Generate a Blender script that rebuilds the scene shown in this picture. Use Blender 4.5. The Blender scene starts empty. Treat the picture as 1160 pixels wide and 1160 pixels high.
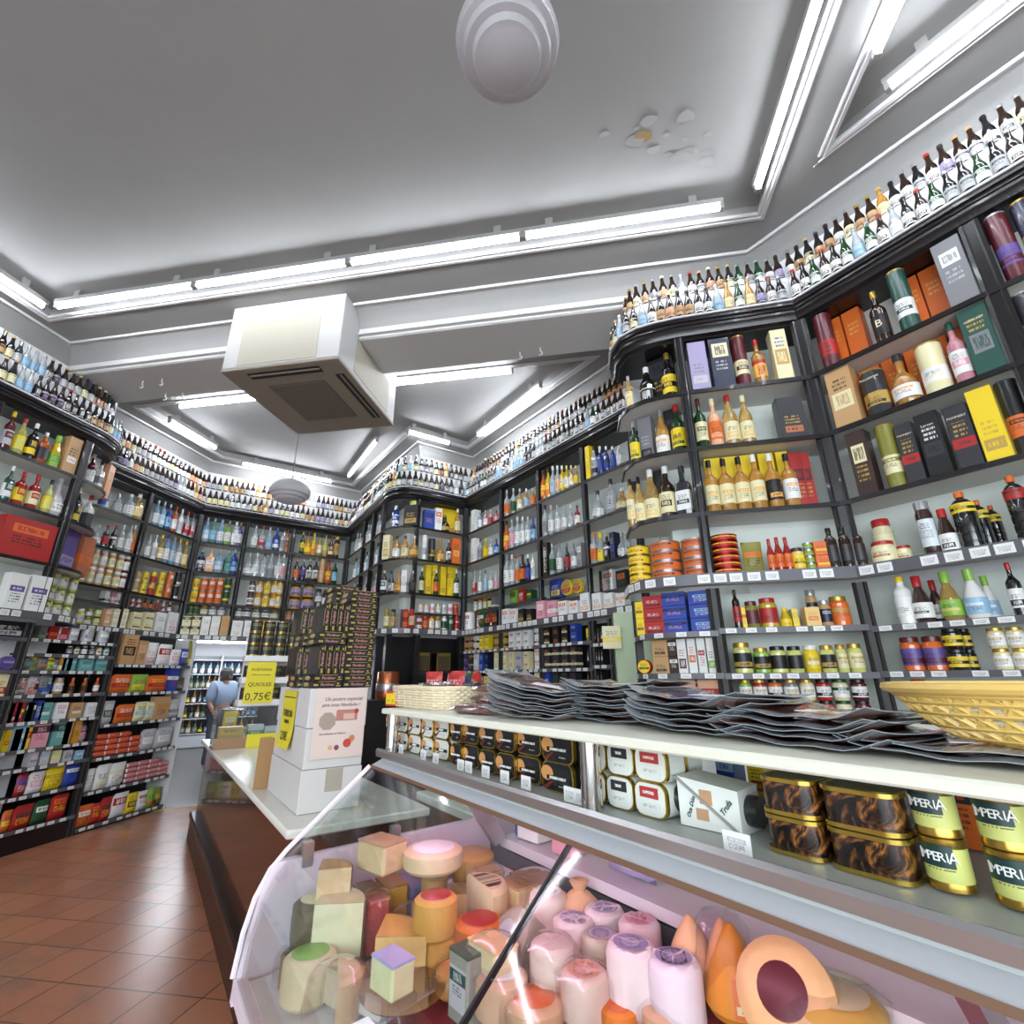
import bpy, bmesh, math, random, re
from mathutils import Vector, Matrix
from mathutils.geometry import tessellate_polygon
SC = bpy.context.scene
COL = SC.collection
PI = math.pi
R2 = math.sqrt(2)
U = 2.5                      # one survey unit = 2.5 m
CAMZ = 1.4625
def HZ(h): return CAMZ + U * h
# ---------------------------------------------------------------- camera frame
FOC = 553.345; VX, VY = -11.346, -1636.93; T0 = math.radians(-9.517)
_up = Vector((VX, VY, FOC)).normalized()
_fw = Vector((0, 0, 1)); _fw = (_fw - _up * _fw.dot(_up)).normalized()
_rt = _fw.cross(_up)
if _rt.x < 0: _rt = -_rt
_c, _s = math.cos(T0), math.sin(T0)
def _w(d):
    a, b = d.dot(_rt), d.dot(_fw)
    return Vector((_c * a + _s * b, -_s * a + _c * b, d.dot(_up)))
CAM = Vector((0, 0, CAMZ))
def ray(px, py): return _w(Vector((px - 580, py - 580, FOC)))
def at_z(px, py, z):
    r = ray(px, py); return CAM + r * ((z - CAMZ) / r.z)
def on_plane(px, py, nx, ny, d):
    r = ray(px, py); t = d / (nx * r.x + ny * r.y); return CAM + r * t
def z_for(x, y, py):          # height above (x, y) seen at image row py
    n = ray(0, py).cross(ray(1160, py)); return CAMZ - (n.x * x + n.y * y) / n.z
def sd(s, d): return ((s + d) / R2, (d - s) / R2)     # counter axes (s along, d away) -> world
def sd_at(px, py, z):
    p = at_z(px, py, z); return ((p.x - p.y) / R2, (p.x + p.y) / R2)
# ---------------------------------------------------------------- colours and materials
CO = {
 'cl': ('c9d2d6', 'clear glass'), 'am': ('dfa344', 'amber'), 'br': ('2f1a0c', 'brown'), 'gn': ('12491e', 'green'), 'bk': ('131315', 'black'),
 'wh': ('dcdcd8', 'white'), 'cr': ('d8cf9f', 'cream'), 'rd': ('ad1d1a', 'red'), 'or': ('d8621a', 'orange'), 'ye': ('e3c210', 'yellow'),
 'bl': ('2440a0', 'blue'), 'nv': ('141c3c', 'navy'), 'pk': ('d992a0', 'pink'), 'pu': ('5d4690', 'purple'), 'go': ('b3903a', 'gold'),
 'si': ('a9abad', 'silver'), 'ta': ('b98f5c', 'tan'), 'ma': ('5a1720', 'maroon'), 'te': ('5f9f98', 'teal'), 'gy': ('77777a', 'grey'),
 'lg': ('b4b2b6', 'pale grey'), 'ol': ('7d7a2a', 'olive'), 'lb': ('86b0cc', 'light blue'), 'lm': ('7fb23a', 'lime'), 'pe': ('dca37c', 'peach'),
 'db': ('35211a', 'dark brown'), 'dg': ('2c2c31', 'charcoal'), 'dk': ('1d4a40', 'dark green'), 'co': ('b0623c', 'copper'), 'pg': ('c6c96a', 'pale green'),
 'lc': ('9a8fb5', 'lilac'), 'mu': ('b69a1e', 'mustard'), 'ho': ('dcb35e', 'honey'), 'oc': ('c2851a', 'ochre')}
def lin(h):
    v = [int(h[i:i + 2], 16) / 255 for i in (0, 2, 4)]
    g = .3 * v[0] + .59 * v[1] + .11 * v[2]; v = [c + (g - c) * .1 for c in v]
    return tuple((c / 12.92 if c <= .04045 else ((c + .055) / 1.055) ** 2.4) for c in v) + (1,)
def hexof(k): return CO[k][0] if k in CO else k
_M = {}
def newmat(name):
    m = bpy.data.materials.new(name); m.use_nodes = True
    return m, m.node_tree.nodes, m.node_tree.links, m.node_tree.nodes['Principled BSDF']
def P(key, col, rough=.5, metal=0., spec=.5, bump=0., bscale=40., var=0., trans=0., coat=0.):
    if key in _M: return _M[key]
    m, n, l, b = newmat(key); c = lin(hexof(col))
    b.inputs['Base Color'].default_value = c; b.inputs['Roughness'].default_value = rough
    b.inputs['Metallic'].default_value = metal; b.inputs['Specular IOR Level'].default_value = spec
    b.inputs['Transmission Weight'].default_value = trans; b.inputs['Coat Weight'].default_value = coat
    if bump or var:
        tc = n.new('ShaderNodeTexCoord'); nz = n.new('ShaderNodeTexNoise'); nz.inputs['Scale'].default_value = bscale; nz.inputs['Detail'].default_value = 4
        l.new(tc.outputs['Object'], nz.inputs['Vector'])
        if bump:
            bu = n.new('ShaderNodeBump'); bu.inputs['Strength'].default_value = bump; bu.inputs['Distance'].default_value = .01
            l.new(nz.outputs['Fac'], bu.inputs['Height']); l.new(bu.outputs['Normal'], b.inputs['Normal'])
        if var:
            mx = n.new('ShaderNodeMixRGB'); mx.inputs[1].default_value = tuple(x * (1 - var) for x in c[:3]) + (1,); mx.inputs[2].default_value = tuple(min(1, x * (1 + var)) for x in c[:3]) + (1,)
            l.new(nz.outputs['Fac'], mx.inputs[0]); l.new(mx.outputs[0], b.inputs['Base Color'])
    _M[key] = m; return m
def glassy(k):                # bottle glass and what fills it
    if k == 'cl':
        return P('clear_glass', 'cl', .06, spec=.9, trans=.55)
    if k in ('lb', 'lm', 'te', 'pk', 'lc') : return P('glass_' + k, k, .08, spec=.8, trans=.35)
    return P('glass_' + k, k, .1, spec=.8, coat=.3, trans={'am': .6, 'ho': .65, 'br': .25, 'gn': .45, 'rd': .3, 'bl': .35, 'ye': .35, 'or': .4, 'pg': .4}.get(k, 0.))
def flat(k): return P('paper_' + k, k, .55, spec=.35)
def capm(k): return P('cap_' + k, k, .3, metal=.6 if k in ('go', 'si', 'co') else 0)
def tin(k): return P('metal_' + k, k, .28, metal=.9)
def pack(base, accent, ink='dg'):     # printed pack: band, picture and rows of fine print in its own (generated) coordinates
    key = 'print_%s_%s_%s' % (base, accent, ink)
    if key in _M: return _M[key]
    m, n, l, b = newmat(key); rnd = random.Random(key)
    b.inputs['Roughness'].default_value = .42
    tc = n.new('ShaderNodeTexCoord'); sp = n.new('ShaderNodeSeparateXYZ'); l.new(tc.outputs['Generated'], sp.inputs[0])
    def math_(op, a, v, v2=None):
        q = n.new('ShaderNodeMath'); q.operation = op
        for i, w in enumerate((a, v, v2)):
            if w is None: continue
            if isinstance(w, (int, float)): q.inputs[i].default_value = w
            else: l.new(w, q.inputs[i])
        return q.outputs[0]
    def between(s, a, c_): return math_('MULTIPLY', math_('GREATER_THAN', s, a), math_('LESS_THAN', s, c_))
    def mix(f, a, c_):
        q = n.new('ShaderNodeMixRGB'); l.new(f, q.inputs[0])
        if isinstance(a, tuple): q.inputs[1].default_value = a
        else: l.new(a, q.inputs[1])
        q.inputs[2].default_value = c_; return q.outputs[0]
    x, z = sp.outputs['X'], sp.outputs['Z']
    z0 = rnd.choice((.12, .3, .5, .62)); z1 = z0 + rnd.choice((.16, .22, .3)); x0 = rnd.choice((-.1, .1, .16)); x1 = 1 - x0
    band = math_('MULTIPLY', between(z, z0, z1), between(x, x0, x1))
    nz = n.new('ShaderNodeTexNoise'); nz.inputs['Scale'].default_value = 1
    mp = n.new('ShaderNodeMapping'); mp.inputs['Scale'].default_value = (26, 1, 13); l.new(tc.outputs['Generated'], mp.inputs['Vector'])
    wn = n.new('ShaderNodeTexWhiteNoise'); sn = n.new('ShaderNodeVectorMath'); sn.operation = 'FLOOR'; l.new(mp.outputs[0], sn.inputs[0]); l.new(sn.outputs[0], wn.inputs['Vector'])
    row = math_('GREATER_THAN', math_('FRACT', math_('MULTIPLY', z, 13.), 0), .48)
    words = math_('MULTIPLY', math_('MULTIPLY', row, math_('GREATER_THAN', wn.outputs['Value'], .45)), math_('MULTIPLY', between(x, .2, .8), between(z, .08, .92)))
    cl = between(z, z0 - .3 if z0 > .45 else z1 + .04, z0 - .05 if z0 > .45 else z1 + .28)
    f = mix(band, lin(hexof(base)), lin(hexof(accent)))
    f = mix(math_('MULTIPLY', math_('MULTIPLY', words, cl), .8), f, lin(hexof(ink)))
    logo = math_('MULTIPLY', math_('MULTIPLY', between(z, z0 + .05, z1 - .05), between(x, .24, .76)), math_('GREATER_THAN', wn.outputs['Value'], .38))
    f = mix(math_('MULTIPLY', logo, .75), f, lin(hexof(base)))
    l.new(f, b.inputs['Base Color']); _M[key] = m; return m
def emis(key, col, st):
    if key in _M: return _M[key]
    m, n, l, b = newmat(key); b.inputs['Base Color'].default_value = lin(col); b.inputs['Emission Color'].default_value = lin(col); b.inputs['Emission Strength'].default_value = st
    _M[key] = m; return m
def thin(key, col, alpha, rough=.05):   # thin clear film / pane: mostly lets light through, keeps its gloss
    if key in _M: return _M[key]
    m, n, l, b = newmat(key)
    gl = n.new('ShaderNodeBsdfGlossy'); gl.inputs['Roughness'].default_value = rough; gl.inputs['Color'].default_value = (1, 1, 1, 1)
    tr = n.new('ShaderNodeBsdfTransparent'); tr.inputs['Color'].default_value = lin(col)
    fr = n.new('ShaderNodeLayerWeight'); fr.inputs['Blend'].default_value = .5; pw = n.new('ShaderNodeMath'); pw.operation = 'POWER'; pw.inputs[1].default_value = 4.5; l.new(fr.outputs['Facing'], pw.inputs[0])
    ad = n.new('ShaderNodeMath'); ad.operation = 'ADD'; ad.use_clamp = True; ad.inputs[1].default_value = alpha; l.new(pw.outputs[0], ad.inputs[0])
    mx = n.new('ShaderNodeMixShader'); l.new(ad.outputs[0], mx.inputs[0]); l.new(tr.outputs[0], mx.inputs[1]); l.new(gl.outputs[0], mx.inputs[2])
    l.new(mx.outputs[0], n['Material Output'].inputs['Surface']); _M[key] = m; return m
BLACK = P('black_lacquer', '110f12', .28, spec=.5, bump=.14, bscale=60, coat=.15)
SHELF = P('shelf_paint', 'c6c6c0', .5, var=.05, bscale=6)
BACKP = P('case_back_paint', 'ccd3cb', .6, var=.05, bscale=3)
LEDGE = P('ledge_strip', '55545a', .4, var=.1)
TAG = pack('wh', 'lg', 'dg')
WHITE = P('white_plastic', 'dddddb', .4)
STEEL = P('brushed_steel', 'b8b6b6', .3, metal=.85, bump=.02, bscale=200)
# ---------------------------------------------------------------- mesh building
class MB:
    def __init__(s): s.v = []; s.f = []; s.m = []; s.mi = 0
    def mat(s, i): s.mi = i; return s
    def poly(s, pts):
        i = len(s.v); s.v += [tuple(p) for p in pts]; s.f.append(list(range(i, i + len(pts)))); s.m.append(s.mi); return s
    def box(s, x0, x1, y0, y1, z0, z1):
        i = len(s.v); s.v += [(x, y, z) for z in (z0, z1) for y in (y0, y1) for x in (x0, x1)]
        for q in ((0, 2, 3, 1), (4, 5, 7, 6), (0, 1, 5, 4), (2, 6, 7, 3), (0, 4, 6, 2), (1, 3, 7, 5)): s.f.append([i + k for k in q]); s.m.append(s.mi)
        return s
    def hexa(s, b, t):        # bottom quad, top quad (counter-clockwise)
        i = len(s.v); n = len(b); s.v += [tuple(p) for p in b] + [tuple(p) for p in t]
        s.f.append([i + k for k in range(n)][::-1]); s.f.append([i + n + k for k in range(n)])
        for k in range(n): s.f.append([i + k, i + (k + 1) % n, i + n + (k + 1) % n, i + n + k])
        s.m += [s.mi] * (n + 2); return s
    def prism(s, pts, z0, z1): return s.hexa([(x, y, z0) for x, y in pts], [(x, y, z1) for x, y in pts])
    def lathe(s, prof, seg=14, sq=0., cx=0., cy=0., a0=0., a1=2 * PI, sx=1., sy=1., mats=None):
        i = len(s.v); full = abs(a1 - a0 - 2 * PI) < 1e-6; k = seg if full else seg + 1
        for r, z in prof:
            for j in range(k):
                a = a0 + (a1 - a0) * j / seg; c, d = math.cos(a), math.sin(a); q = 1.
                if sq: q = 1. / (abs(c) ** sq + abs(d) ** sq) ** (1. / sq)
                s.v.append((cx + r * q * c * sx, cy + r * q * d * sy, z))
        for p in range(len(prof) - 1):
            for j in range(seg):
                j2 = (j + 1) % k if full else j + 1
                a, b_, c_, d_ = i + p * k + j, i + p * k + j2, i + (p + 1) * k + j2, i + (p + 1) * k + j
                s.f.append([a, b_, c_, d_]); s.m.append(mats[p] if mats else s.mi)
        return s
    def tube(s, pts, r, seg=8):
        pts = [Vector(p) for p in pts]; i = len(s.v)
        for k, p in enumerate(pts):
            t = (pts[min(k + 1, len(pts) - 1)] - pts[max(k - 1, 0)]).normalized()
            u = t.orthogonal().normalized() if k == 0 else (u - t * u.dot(t)).normalized()
            w = t.cross(u)
            for j in range(seg):
                a = 2 * PI * j / seg; s.v.append(tuple(p + (u * math.cos(a) + w * math.sin(a)) * r))
        for k in range(len(pts) - 1):
            for j in range(seg): s.f.append([i + k * seg + j, i + k * seg + (j + 1) % seg, i + (k + 1) * seg + (j + 1) % seg, i + (k + 1) * seg + j]); s.m.append(s.mi)
        s.f.append([i + j for j in range(seg)][::-1]); s.f.append([i + (len(pts) - 1) * seg + j for j in range(seg)]); s.m += [s.mi] * 2
        return s
    def sweep(s, path, prof, i0=0, i1=None, caps=True):   # prof: (offset inward, z) ring; path in plan, mitred
        N = miters(path); i1 = len(path) - 1 if i1 is None else i1; i = len(s.v); n = len(prof)
        for k in range(i0, i1 + 1):
            e_ = Vector((0, 0))
            if k == i0 and caps: e_ = (Vector(path[k + 1]) - Vector(path[k])).normalized() * .0012
            if k == i1 and caps: e_ = (Vector(path[k - 1]) - Vector(path[k])).normalized() * .0012
            for o, z in prof: s.v.append((path[k][0] + N[k][0] * o + e_.x, path[k][1] + N[k][1] * o + e_.y, z))
        for k in range(i1 - i0):
            for j in range(n): s.f.append([i + k * n + j, i + (k + 1) * n + j, i + (k + 1) * n + (j + 1) % n, i + k * n + (j + 1) % n]); s.m.append(s.mi)
        if caps:
            s.f.append([i + j for j in range(n)]); s.f.append([i + (i1 - i0) * n + j for j in range(n)][::-1]); s.m += [s.mi] * 2
        return s
    def strip(s, path, prof, i0=0, i1=None):             # open profile
        N = miters(path); i1 = len(path) - 1 if i1 is None else i1; i = len(s.v); n = len(prof)
        for k in range(i0, i1 + 1):
            for o, z in prof: s.v.append((path[k][0] + N[k][0] * o, path[k][1] + N[k][1] * o, z))
        for k in range(i1 - i0):
            for j in range(n - 1): s.f.append([i + k * n + j, i + (k + 1) * n + j, i + (k + 1) * n + j + 1, i + k * n + j + 1]); s.m.append(s.mi)
        return s
    def holed(s, outer, holes, z):
        L = [[Vector((x, y, z)) for x, y in p] for p in [outer] + holes]; i = len(s.v)
        s.v += [tuple(v) for p in L for v in p]
        for t in tessellate_polygon(L): s.f.append([i + k for k in t]); s.m.append(s.mi)
        return s
    def mesh(s, name, mats, smooth=True, bevel=0.):
        me = bpy.data.meshes.new(name); me.from_pydata(s.v, [], s.f)
        for m in (mats if isinstance(mats, (list, tuple)) else [mats]): me.materials.append(m)
        for p, k in zip(me.polygons, s.m): p.material_index = k
        bm = bmesh.new(); bm.from_mesh(me)
        if bevel:
            bmesh.ops.bevel(bm, geom=list(bm.edges), offset=bevel, segments=1, affect='EDGES', clamp_overlap=True)
        bmesh.ops.remove_doubles(bm, verts=bm.verts, dist=1e-6)
        bmesh.ops.recalc_face_normals(bm, faces=bm.faces)
        if smooth:
            for fc in bm.faces: fc.smooth = True
            for e in bm.edges:
                if len(e.link_faces) == 2 and e.calc_face_angle(0) > .6: e.smooth = False
        bm.to_mesh(me); bm.free(); return me
    def build(s, name, mats, parent=None, loc=(0, 0, 0), rz=0., smooth=True, bevel=0., mesh=None):
        return link(name, s.mesh(name, mats, smooth, bevel), parent, loc, rz)
def miters(path):
    out = []
    for k in range(len(path)):
        a = Vector(path[max(k - 1, 0)]); b = Vector(path[k]); c = Vector(path[min(k + 1, len(path) - 1)])
        t1 = (b - a).normalized() if k > 0 else (c - b).normalized(); t2 = (c - b).normalized() if k < len(path) - 1 else t1
        n1 = Vector((-t1.y, t1.x)); n2 = Vector((-t2.y, t2.x)); m = (n1 + n2).normalized(); q = m.dot(n1)
        out.append(m / max(q, .35))
    return out
def link(name, me, parent=None, loc=(0, 0, 0), rz=0.):
    o = bpy.data.objects.new(name, me); COL.objects.link(o); o.location = loc; o.rotation_euler = (0, 0, rz)
    if parent: o.parent = parent
    return o
def tag(o, label, cat, group=None):
    o['label'] = label; o['category'] = cat
    if group: o['group'] = group
    return o
def empty(name, label, cat, loc=(0, 0, 0), rz=0., group=None):
    o = link(name, None, None, loc, rz); o.empty_display_size = .05; return tag(o, label, cat, group)
def struct(o): o['kind'] = 'structure'; return o
def text_mesh(txt, size, mat, shear=0., depth=.0006, align='CENTER'):
    cu = bpy.data.curves.new('txt', 'FONT'); cu.body = txt; cu.size = size; cu.extrude = depth; cu.shear = shear; cu.align_x = align; cu.align_y = 'CENTER'; cu.resolution_u = 2
    t = bpy.data.objects.new('txt', cu); COL.objects.link(t)
    me = bpy.data.meshes.new_from_object(t)
    bpy.data.objects.remove(t); bpy.data.curves.remove(cu); me.name = 'lettering'
    me.materials.clear(); me.materials.append(mat); return me
def put_text(txt, size, mat, parent, x, y, z, roll=0., shear=0., name='lettering', sx=1.):   # upright on the front (-y) face
    o = link(name, text_mesh(txt, size, mat, shear), parent, (x, y, z)); o.rotation_euler = (PI / 2, roll, 0); o.scale = (sx, 1, 1); return o
# ================================================================= the room
def um(*pts): return [(x * U, y * U) for x, y in pts]
PLASTER = P('ceiling_plaster', '8a8987', .75, bump=.12, bscale=5, var=.05)
WALLP = P('wall_paint', 'dadbdc', .7, bump=.05, bscale=8)
MOULD = P('moulding_paint', 'bcbcbc', .6)
ZW, ZM, ZP = HZ(1.265), HZ(1.335), HZ(1.378)      # wall top, ceiling plate, recessed panels
FRONT = um((-2.15, -1.3), (-2.15, 1.43), (.59, 1.43), (2.35, -.33), (2.35, -1.3))
BACK = um((-2.41, 1.67), (-2.41, 2.53), (-1.69, 3.25), (-.985, 2.545), (-.715, 2.815), (.43, 1.67))
# floor of terracotta tiles
def tile_mat():
    m, n, l, b = newmat('terracotta_tiles')
    tc = n.new('ShaderNodeTexCoord'); mp = n.new('ShaderNodeMapping'); mp.inputs['Location'].default_value = (.085, -.045, 0)
    br = n.new('ShaderNodeTexBrick'); br.offset = 0; br.inputs['Scale'].default_value = 1; br.inputs['Brick Width'].default_value = .272; br.inputs['Row Height'].default_value = .295
    br.inputs['Mortar Size'].default_value = .004; br.inputs['Mortar Smooth'].default_value = .1; br.inputs['Bias'].default_value = 0
    br.inputs['Color1'].default_value = lin('ad6c4b'); br.inputs['Color2'].default_value = lin('9b5e42'); br.inputs['Mortar'].default_value = lin('3f342b')
    l.new(tc.outputs['Object'], mp.inputs[0]); l.new(mp.outputs[0], br.inputs['Vector'])
    nz = n.new('ShaderNodeTexNoise'); nz.inputs['Scale'].default_value = 1.3; nz.inputs['Detail'].default_value = 6; nz.inputs['Roughness'].default_value = .7; l.new(tc.outputs['Object'], nz.inputs['Vector'])
    cr = n.new('ShaderNodeValToRGB'); cr.color_ramp.elements[0].position = .52; cr.color_ramp.elements[1].position = .68; l.new(nz.outputs['Fac'], cr.inputs[0])
    mx = n.new('ShaderNodeMixRGB'); mx.inputs[2].default_value = lin('55564a'); l.new(br.outputs['Color'], mx.inputs[1])
    sc = n.new('ShaderNodeMath'); sc.operation = 'MULTIPLY'; sc.inputs[1].default_value = .75; l.new(cr.outputs[0], sc.inputs[0]); l.new(sc.outputs[0], mx.inputs[0])
    l.new(mx.outputs[0], b.inputs['Base Color']); b.inputs['Roughness'].default_value = .28
    bu = n.new('ShaderNodeBump'); bu.inputs['Strength'].default_value = .35; bu.inputs['Distance'].default_value = .004
    iv = n.new('ShaderNodeMath'); iv.operation = 'SUBTRACT'; iv.inputs[0].default_value = 1; l.new(br.outputs['Fac'], iv.inputs[1]); l.new(iv.outputs[0], bu.inputs['Height']); l.new(bu.outputs[0], b.inputs['Normal'])
    return m
TH = 11.0 / R2                                    # doorway threshold, depth along the back-left diagonal
def ab(a, b): return ((a - b) / R2, (a + b) / R2)  # a along the doorway wall, b through it
fl = [(-5.6, -3.3), (6, -3.3), (6, 8.2), ab(2.9, TH), ab(-.6, TH), (-6.4, ab(-.6, TH)[1]), (-6.4, 2)]
struct(MB().prism([(-6.6, -3.4), (6.2, -3.4), (6.2, 8.0), ab(6.6, TH), ab(-1.6, TH), (-6.6, 4.3)], -.06, 0).build('floor', tile_mat(), smooth=False))
struct(MB().prism([ab(-3.5, TH + .03), ab(6, TH + .03), ab(6, 15.2), ab(-3.5, 15.2)], -.06, 0).build('floor_back_room', P('grey_vinyl', '6d6c6a', .4, var=.08, bscale=3), smooth=False))
struct(MB().prism([ab(-1.2, TH), ab(3, TH), ab(3, TH + .03), ab(-1.2, TH + .03)], -.06, .004).build('trim_threshold', P('yellow_strip', 'b9a63a', .5), smooth=False))
# walls: thin slabs behind the surveyed faces
def wall(name, a, b, z0=0, z1=ZW, m=WALLP, t=.1):
    a, b = Vector(a), Vector(b); d = (b - a).normalized(); n = Vector((-d.y, d.x)) * t; 
    return struct(MB().prism([a, b, b + n, a + n], z0, z1).build(name, m, smooth=False))
F, B = FRONT, BACK
wall('wall_left', F[0], F[1]); wall('wall_right', F[2], F[3]); wall('wall_right_end', F[3], F[4]); 
mb = MB(); x0, x1, yf = F[0][0], F[4][0], F[0][1]; wx0, wx1, wz0, wz1 = -3.6, 3.4, .5, 3.5
for a in ((x0, x1, 0, wz0), (x0, x1, wz1, ZW), (x0, wx0, wz0, wz1), (wx1, x1, wz0, wz1)): mb.box(a[0], a[1], yf - .12, yf, a[2], a[3])
struct(mb.build('wall_front', WALLP, smooth=False))
mb = MB()
for k in range(5): q = wx0 + (wx1 - wx0) * k / 4; mb.box(q - .03, q + .03, yf - .09, yf - .03, wz0, wz1)
for z in (wz0 + .03, 2.4, wz1 - .03): mb.box(wx0, wx1, yf - .09, yf - .03, z - .03, z + .03)
mb.mat(1).box(wx0, wx1, yf - .065, yf - .06, wz0, wz1)
struct(mb.build('added_window_1', [P('added_window_frame', '3a2a20', .4), thin('added_window_glass', 'f4f8fa', .02)], smooth=False))  # unseen window, added so the fill lamp outside can brighten the room
lt = bpy.data.lights.new('added_fill_light', 'AREA'); lt.shape = 'RECTANGLE'; lt.size = 6.6; lt.size_y = 2.8; lt.energy = 150; lt.color = (.93, .96, 1.)  # area lamp added as fill behind the camera, tinted like daylight
lo_ = bpy.data.objects.new('added_fill_light', lt); COL.objects.link(lo_); lo_.location = ((wx0 + wx1) / 2, yf - .5, 2.1); lo_.rotation_euler = (PI / 2, 0, 0)
struct(MB().prism(um((-2.5, 1.43), (-2.15, 1.43), (-2.15, 1.67), (-2.5, 1.67)), 0, ZW).build('wall_pier_left', WALLP, smooth=False))
wall('wall_left_recess', B[0], B[1]); wall('wall_back_inner', B[2], B[3]); wall('wall_back', B[3], B[4]); wall('wall_back_right', B[4], B[5])
d = (Vector(B[2]) - Vector(B[1])).normalized(); B0 = Vector(B[1])
wall('wall_doorway_lintel', B0 + d * .02, B[2], 2.03)
wall('wall_doorway_jamb', B0 + d * 1.95, B[2], 0, 2.03)
PIER = P('pier_green', 'b3c7a4', .6, var=.04, bscale=5)
struct(MB().prism(um((.058, 1.70), (.36, 1.52), (.42, 1.60), (.10, 1.815), (.058, 1.815)), 0, 1.97).build('wall_pier_right', PIER, smooth=False))
struct(MB().prism(um((.42, 1.43), (.62, 1.43), (.62, 1.67), (.42, 1.67)), 1.97, ZW).build('wall_pier_upper', WALLP, smooth=False))
# beam between the two rooms, cut away where the air conditioner sits
def prof_beam(x0, x1):
    y0, y1 = 1.43 * U, 1.67 * U; zb = HZ(1.222)
    mb = MB(); r = [(y0, ZM), (y0, zb + .07), (y0 - .02, zb + .06), (y0 - .02, zb + .035), (y0 + .012, zb + .03), (y0 + .012, zb + .012), (y0 + .03, zb), (y1 - .03, zb), (y1 - .012, zb + .012), (y1 - .012, zb + .03), (y1 + .02, zb + .035), (y1 + .02, zb + .06), (y1, zb + .07), (y1, ZM)]
    i = len(r); mb.v = [(x0 * U, y, z) for y, z in r] + [(x1 * U, y, z) for y, z in r]
    for k in range(i): mb.f.append([k, (k + 1) % i, i + (k + 1) % i, i + k]); mb.m.append(0)
    mb.f += [list(range(i))[::-1], list(range(i, 2 * i))]; mb.m += [0, 0]; return mb
BEAMM = P('beam_paint', 'bdbdbb', .7, bump=.15, bscale=4)
struct(prof_beam(-2.42, -1.287).build('trim_1', BEAMM, smooth=False)); struct(prof_beam(-.827, .63).build('trim_2', BEAMM, smooth=False))
# coves and the mouldings that run round both rooms
cove = [(0, ZW), (-.012, ZW + .05), (-.04, ZW + .1), (-.085, ZW + .14), (-.12, ZM)]
def mould(off, z, s=.75): return [(off, z + .012), (off - .01 * s, z - .006), (off - .03 * s, z - .008), (off - .034 * s, z + .002), (off - .05 * s, z + .002), (off - .056 * s, z - .01), (off - .08 * s, z - .012), (off - .09 * s, z + .012)]
struct(MB().strip(F, cove).build('trim_3', PLASTER)); struct(MB().strip(B, [(o * .55, z) for o, z in cove]).build('trim_4', PLASTER))
struct(MB().sweep(F, mould(-.09, ZM - .01), caps=False).build('trim_5', MOULD)); struct(MB().sweep(B, mould(-.04, ZM - .01), caps=False).build('trim_6', MOULD))
PF = um((-2.035, -1.15), (-2.035, 1.24), (.57, 1.24), (.57, -1.15))                   # front recessed panel
PT = um((.68, 1.075), (.68, -1.1), (1.93, -1.1), (1.93, -.175))                      # triangular panel beside the right wall
PB = um((-2.28, 1.86), (-2.28, 2.48), (-1.69, 3.07), (-.985, 2.365), (-.715, 2.635), (.06, 1.86))
struct(MB().holed([(x, y) for x, y in um((-2.2, -1.35), (-2.2, 1.45), (.61, 1.45), (2.4, -.34), (2.4, -1.35))], [PF, PT], ZM).build('ceiling', PLASTER, smooth=False))
struct(MB().holed(um((-2.45, 1.66), (-2.45, 2.55), (-1.69, 3.30), (-.985, 2.595), (-.715, 2.865), (.46, 1.68)), [PB], ZM).build('ceiling_back', PLASTER, smooth=False))
for k, pn in enumerate((PF, PT, PB)):
    mb = MB(); mb.poly([(x, y, ZP) for x, y in pn])
    for a, b in zip(pn, pn[1:] + pn[:1]): mb.poly([(*a, ZM), (*b, ZM), (*b, ZP), (*a, ZP)])
    struct(mb.build('ceiling_panel_%d' % (k + 1), PLASTER, smooth=False))
    cl = pn + [pn[0], pn[1]]
    mb = MB(); mb.sweep(cl, [(-.03, ZM + .01), (-.03, ZM - .008), (-.018, ZM - .014), (-.012, ZM - .006), (.0, ZM - .006), (.006, ZM - .016), (.03, ZM - .013), (.034, ZM + .01)], 0, len(pn), caps=False)
    struct(mb.build('trim_%d' % (7 + k), MOULD))
# flaking paint on the ceiling
mb = MB(); rnd = random.Random(4)
c0 = at_z(728, 155, ZP)
def blob(cx, cy, r, z, n=11, sx=1.): return [(cx + r * sx * (.7 + .5 * rnd.random()) * math.cos(2 * PI * k / n), cy + r * (.6 + .6 * rnd.random()) * math.sin(2 * PI * k / n), z) for k in range(n)]
mb.mat(0).poly(blob(c0.x, c0.y, .045, ZP - .004, sx=1.7)); mb.mat(1)
for k in range(15):
    q = at_z(rnd.uniform(680, 805), rnd.uniform(128, 185), ZP); r = rnd.uniform(.012, .05)
    p = blob(q.x, q.y, r, ZP - .003, 8, 1.6); t = rnd.uniform(0, 6)
    mb.poly([(x, y, ZP - .003 - max(0, ((x - q.x) * math.cos(t) + (y - q.y) * math.sin(t)) * .22)) for x, y, z in p])
struct(mb.build('trim_10', [P('bare_plaster', '8d7544', .8), P('loose_paint', '8f8e8c', .75)]))
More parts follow.
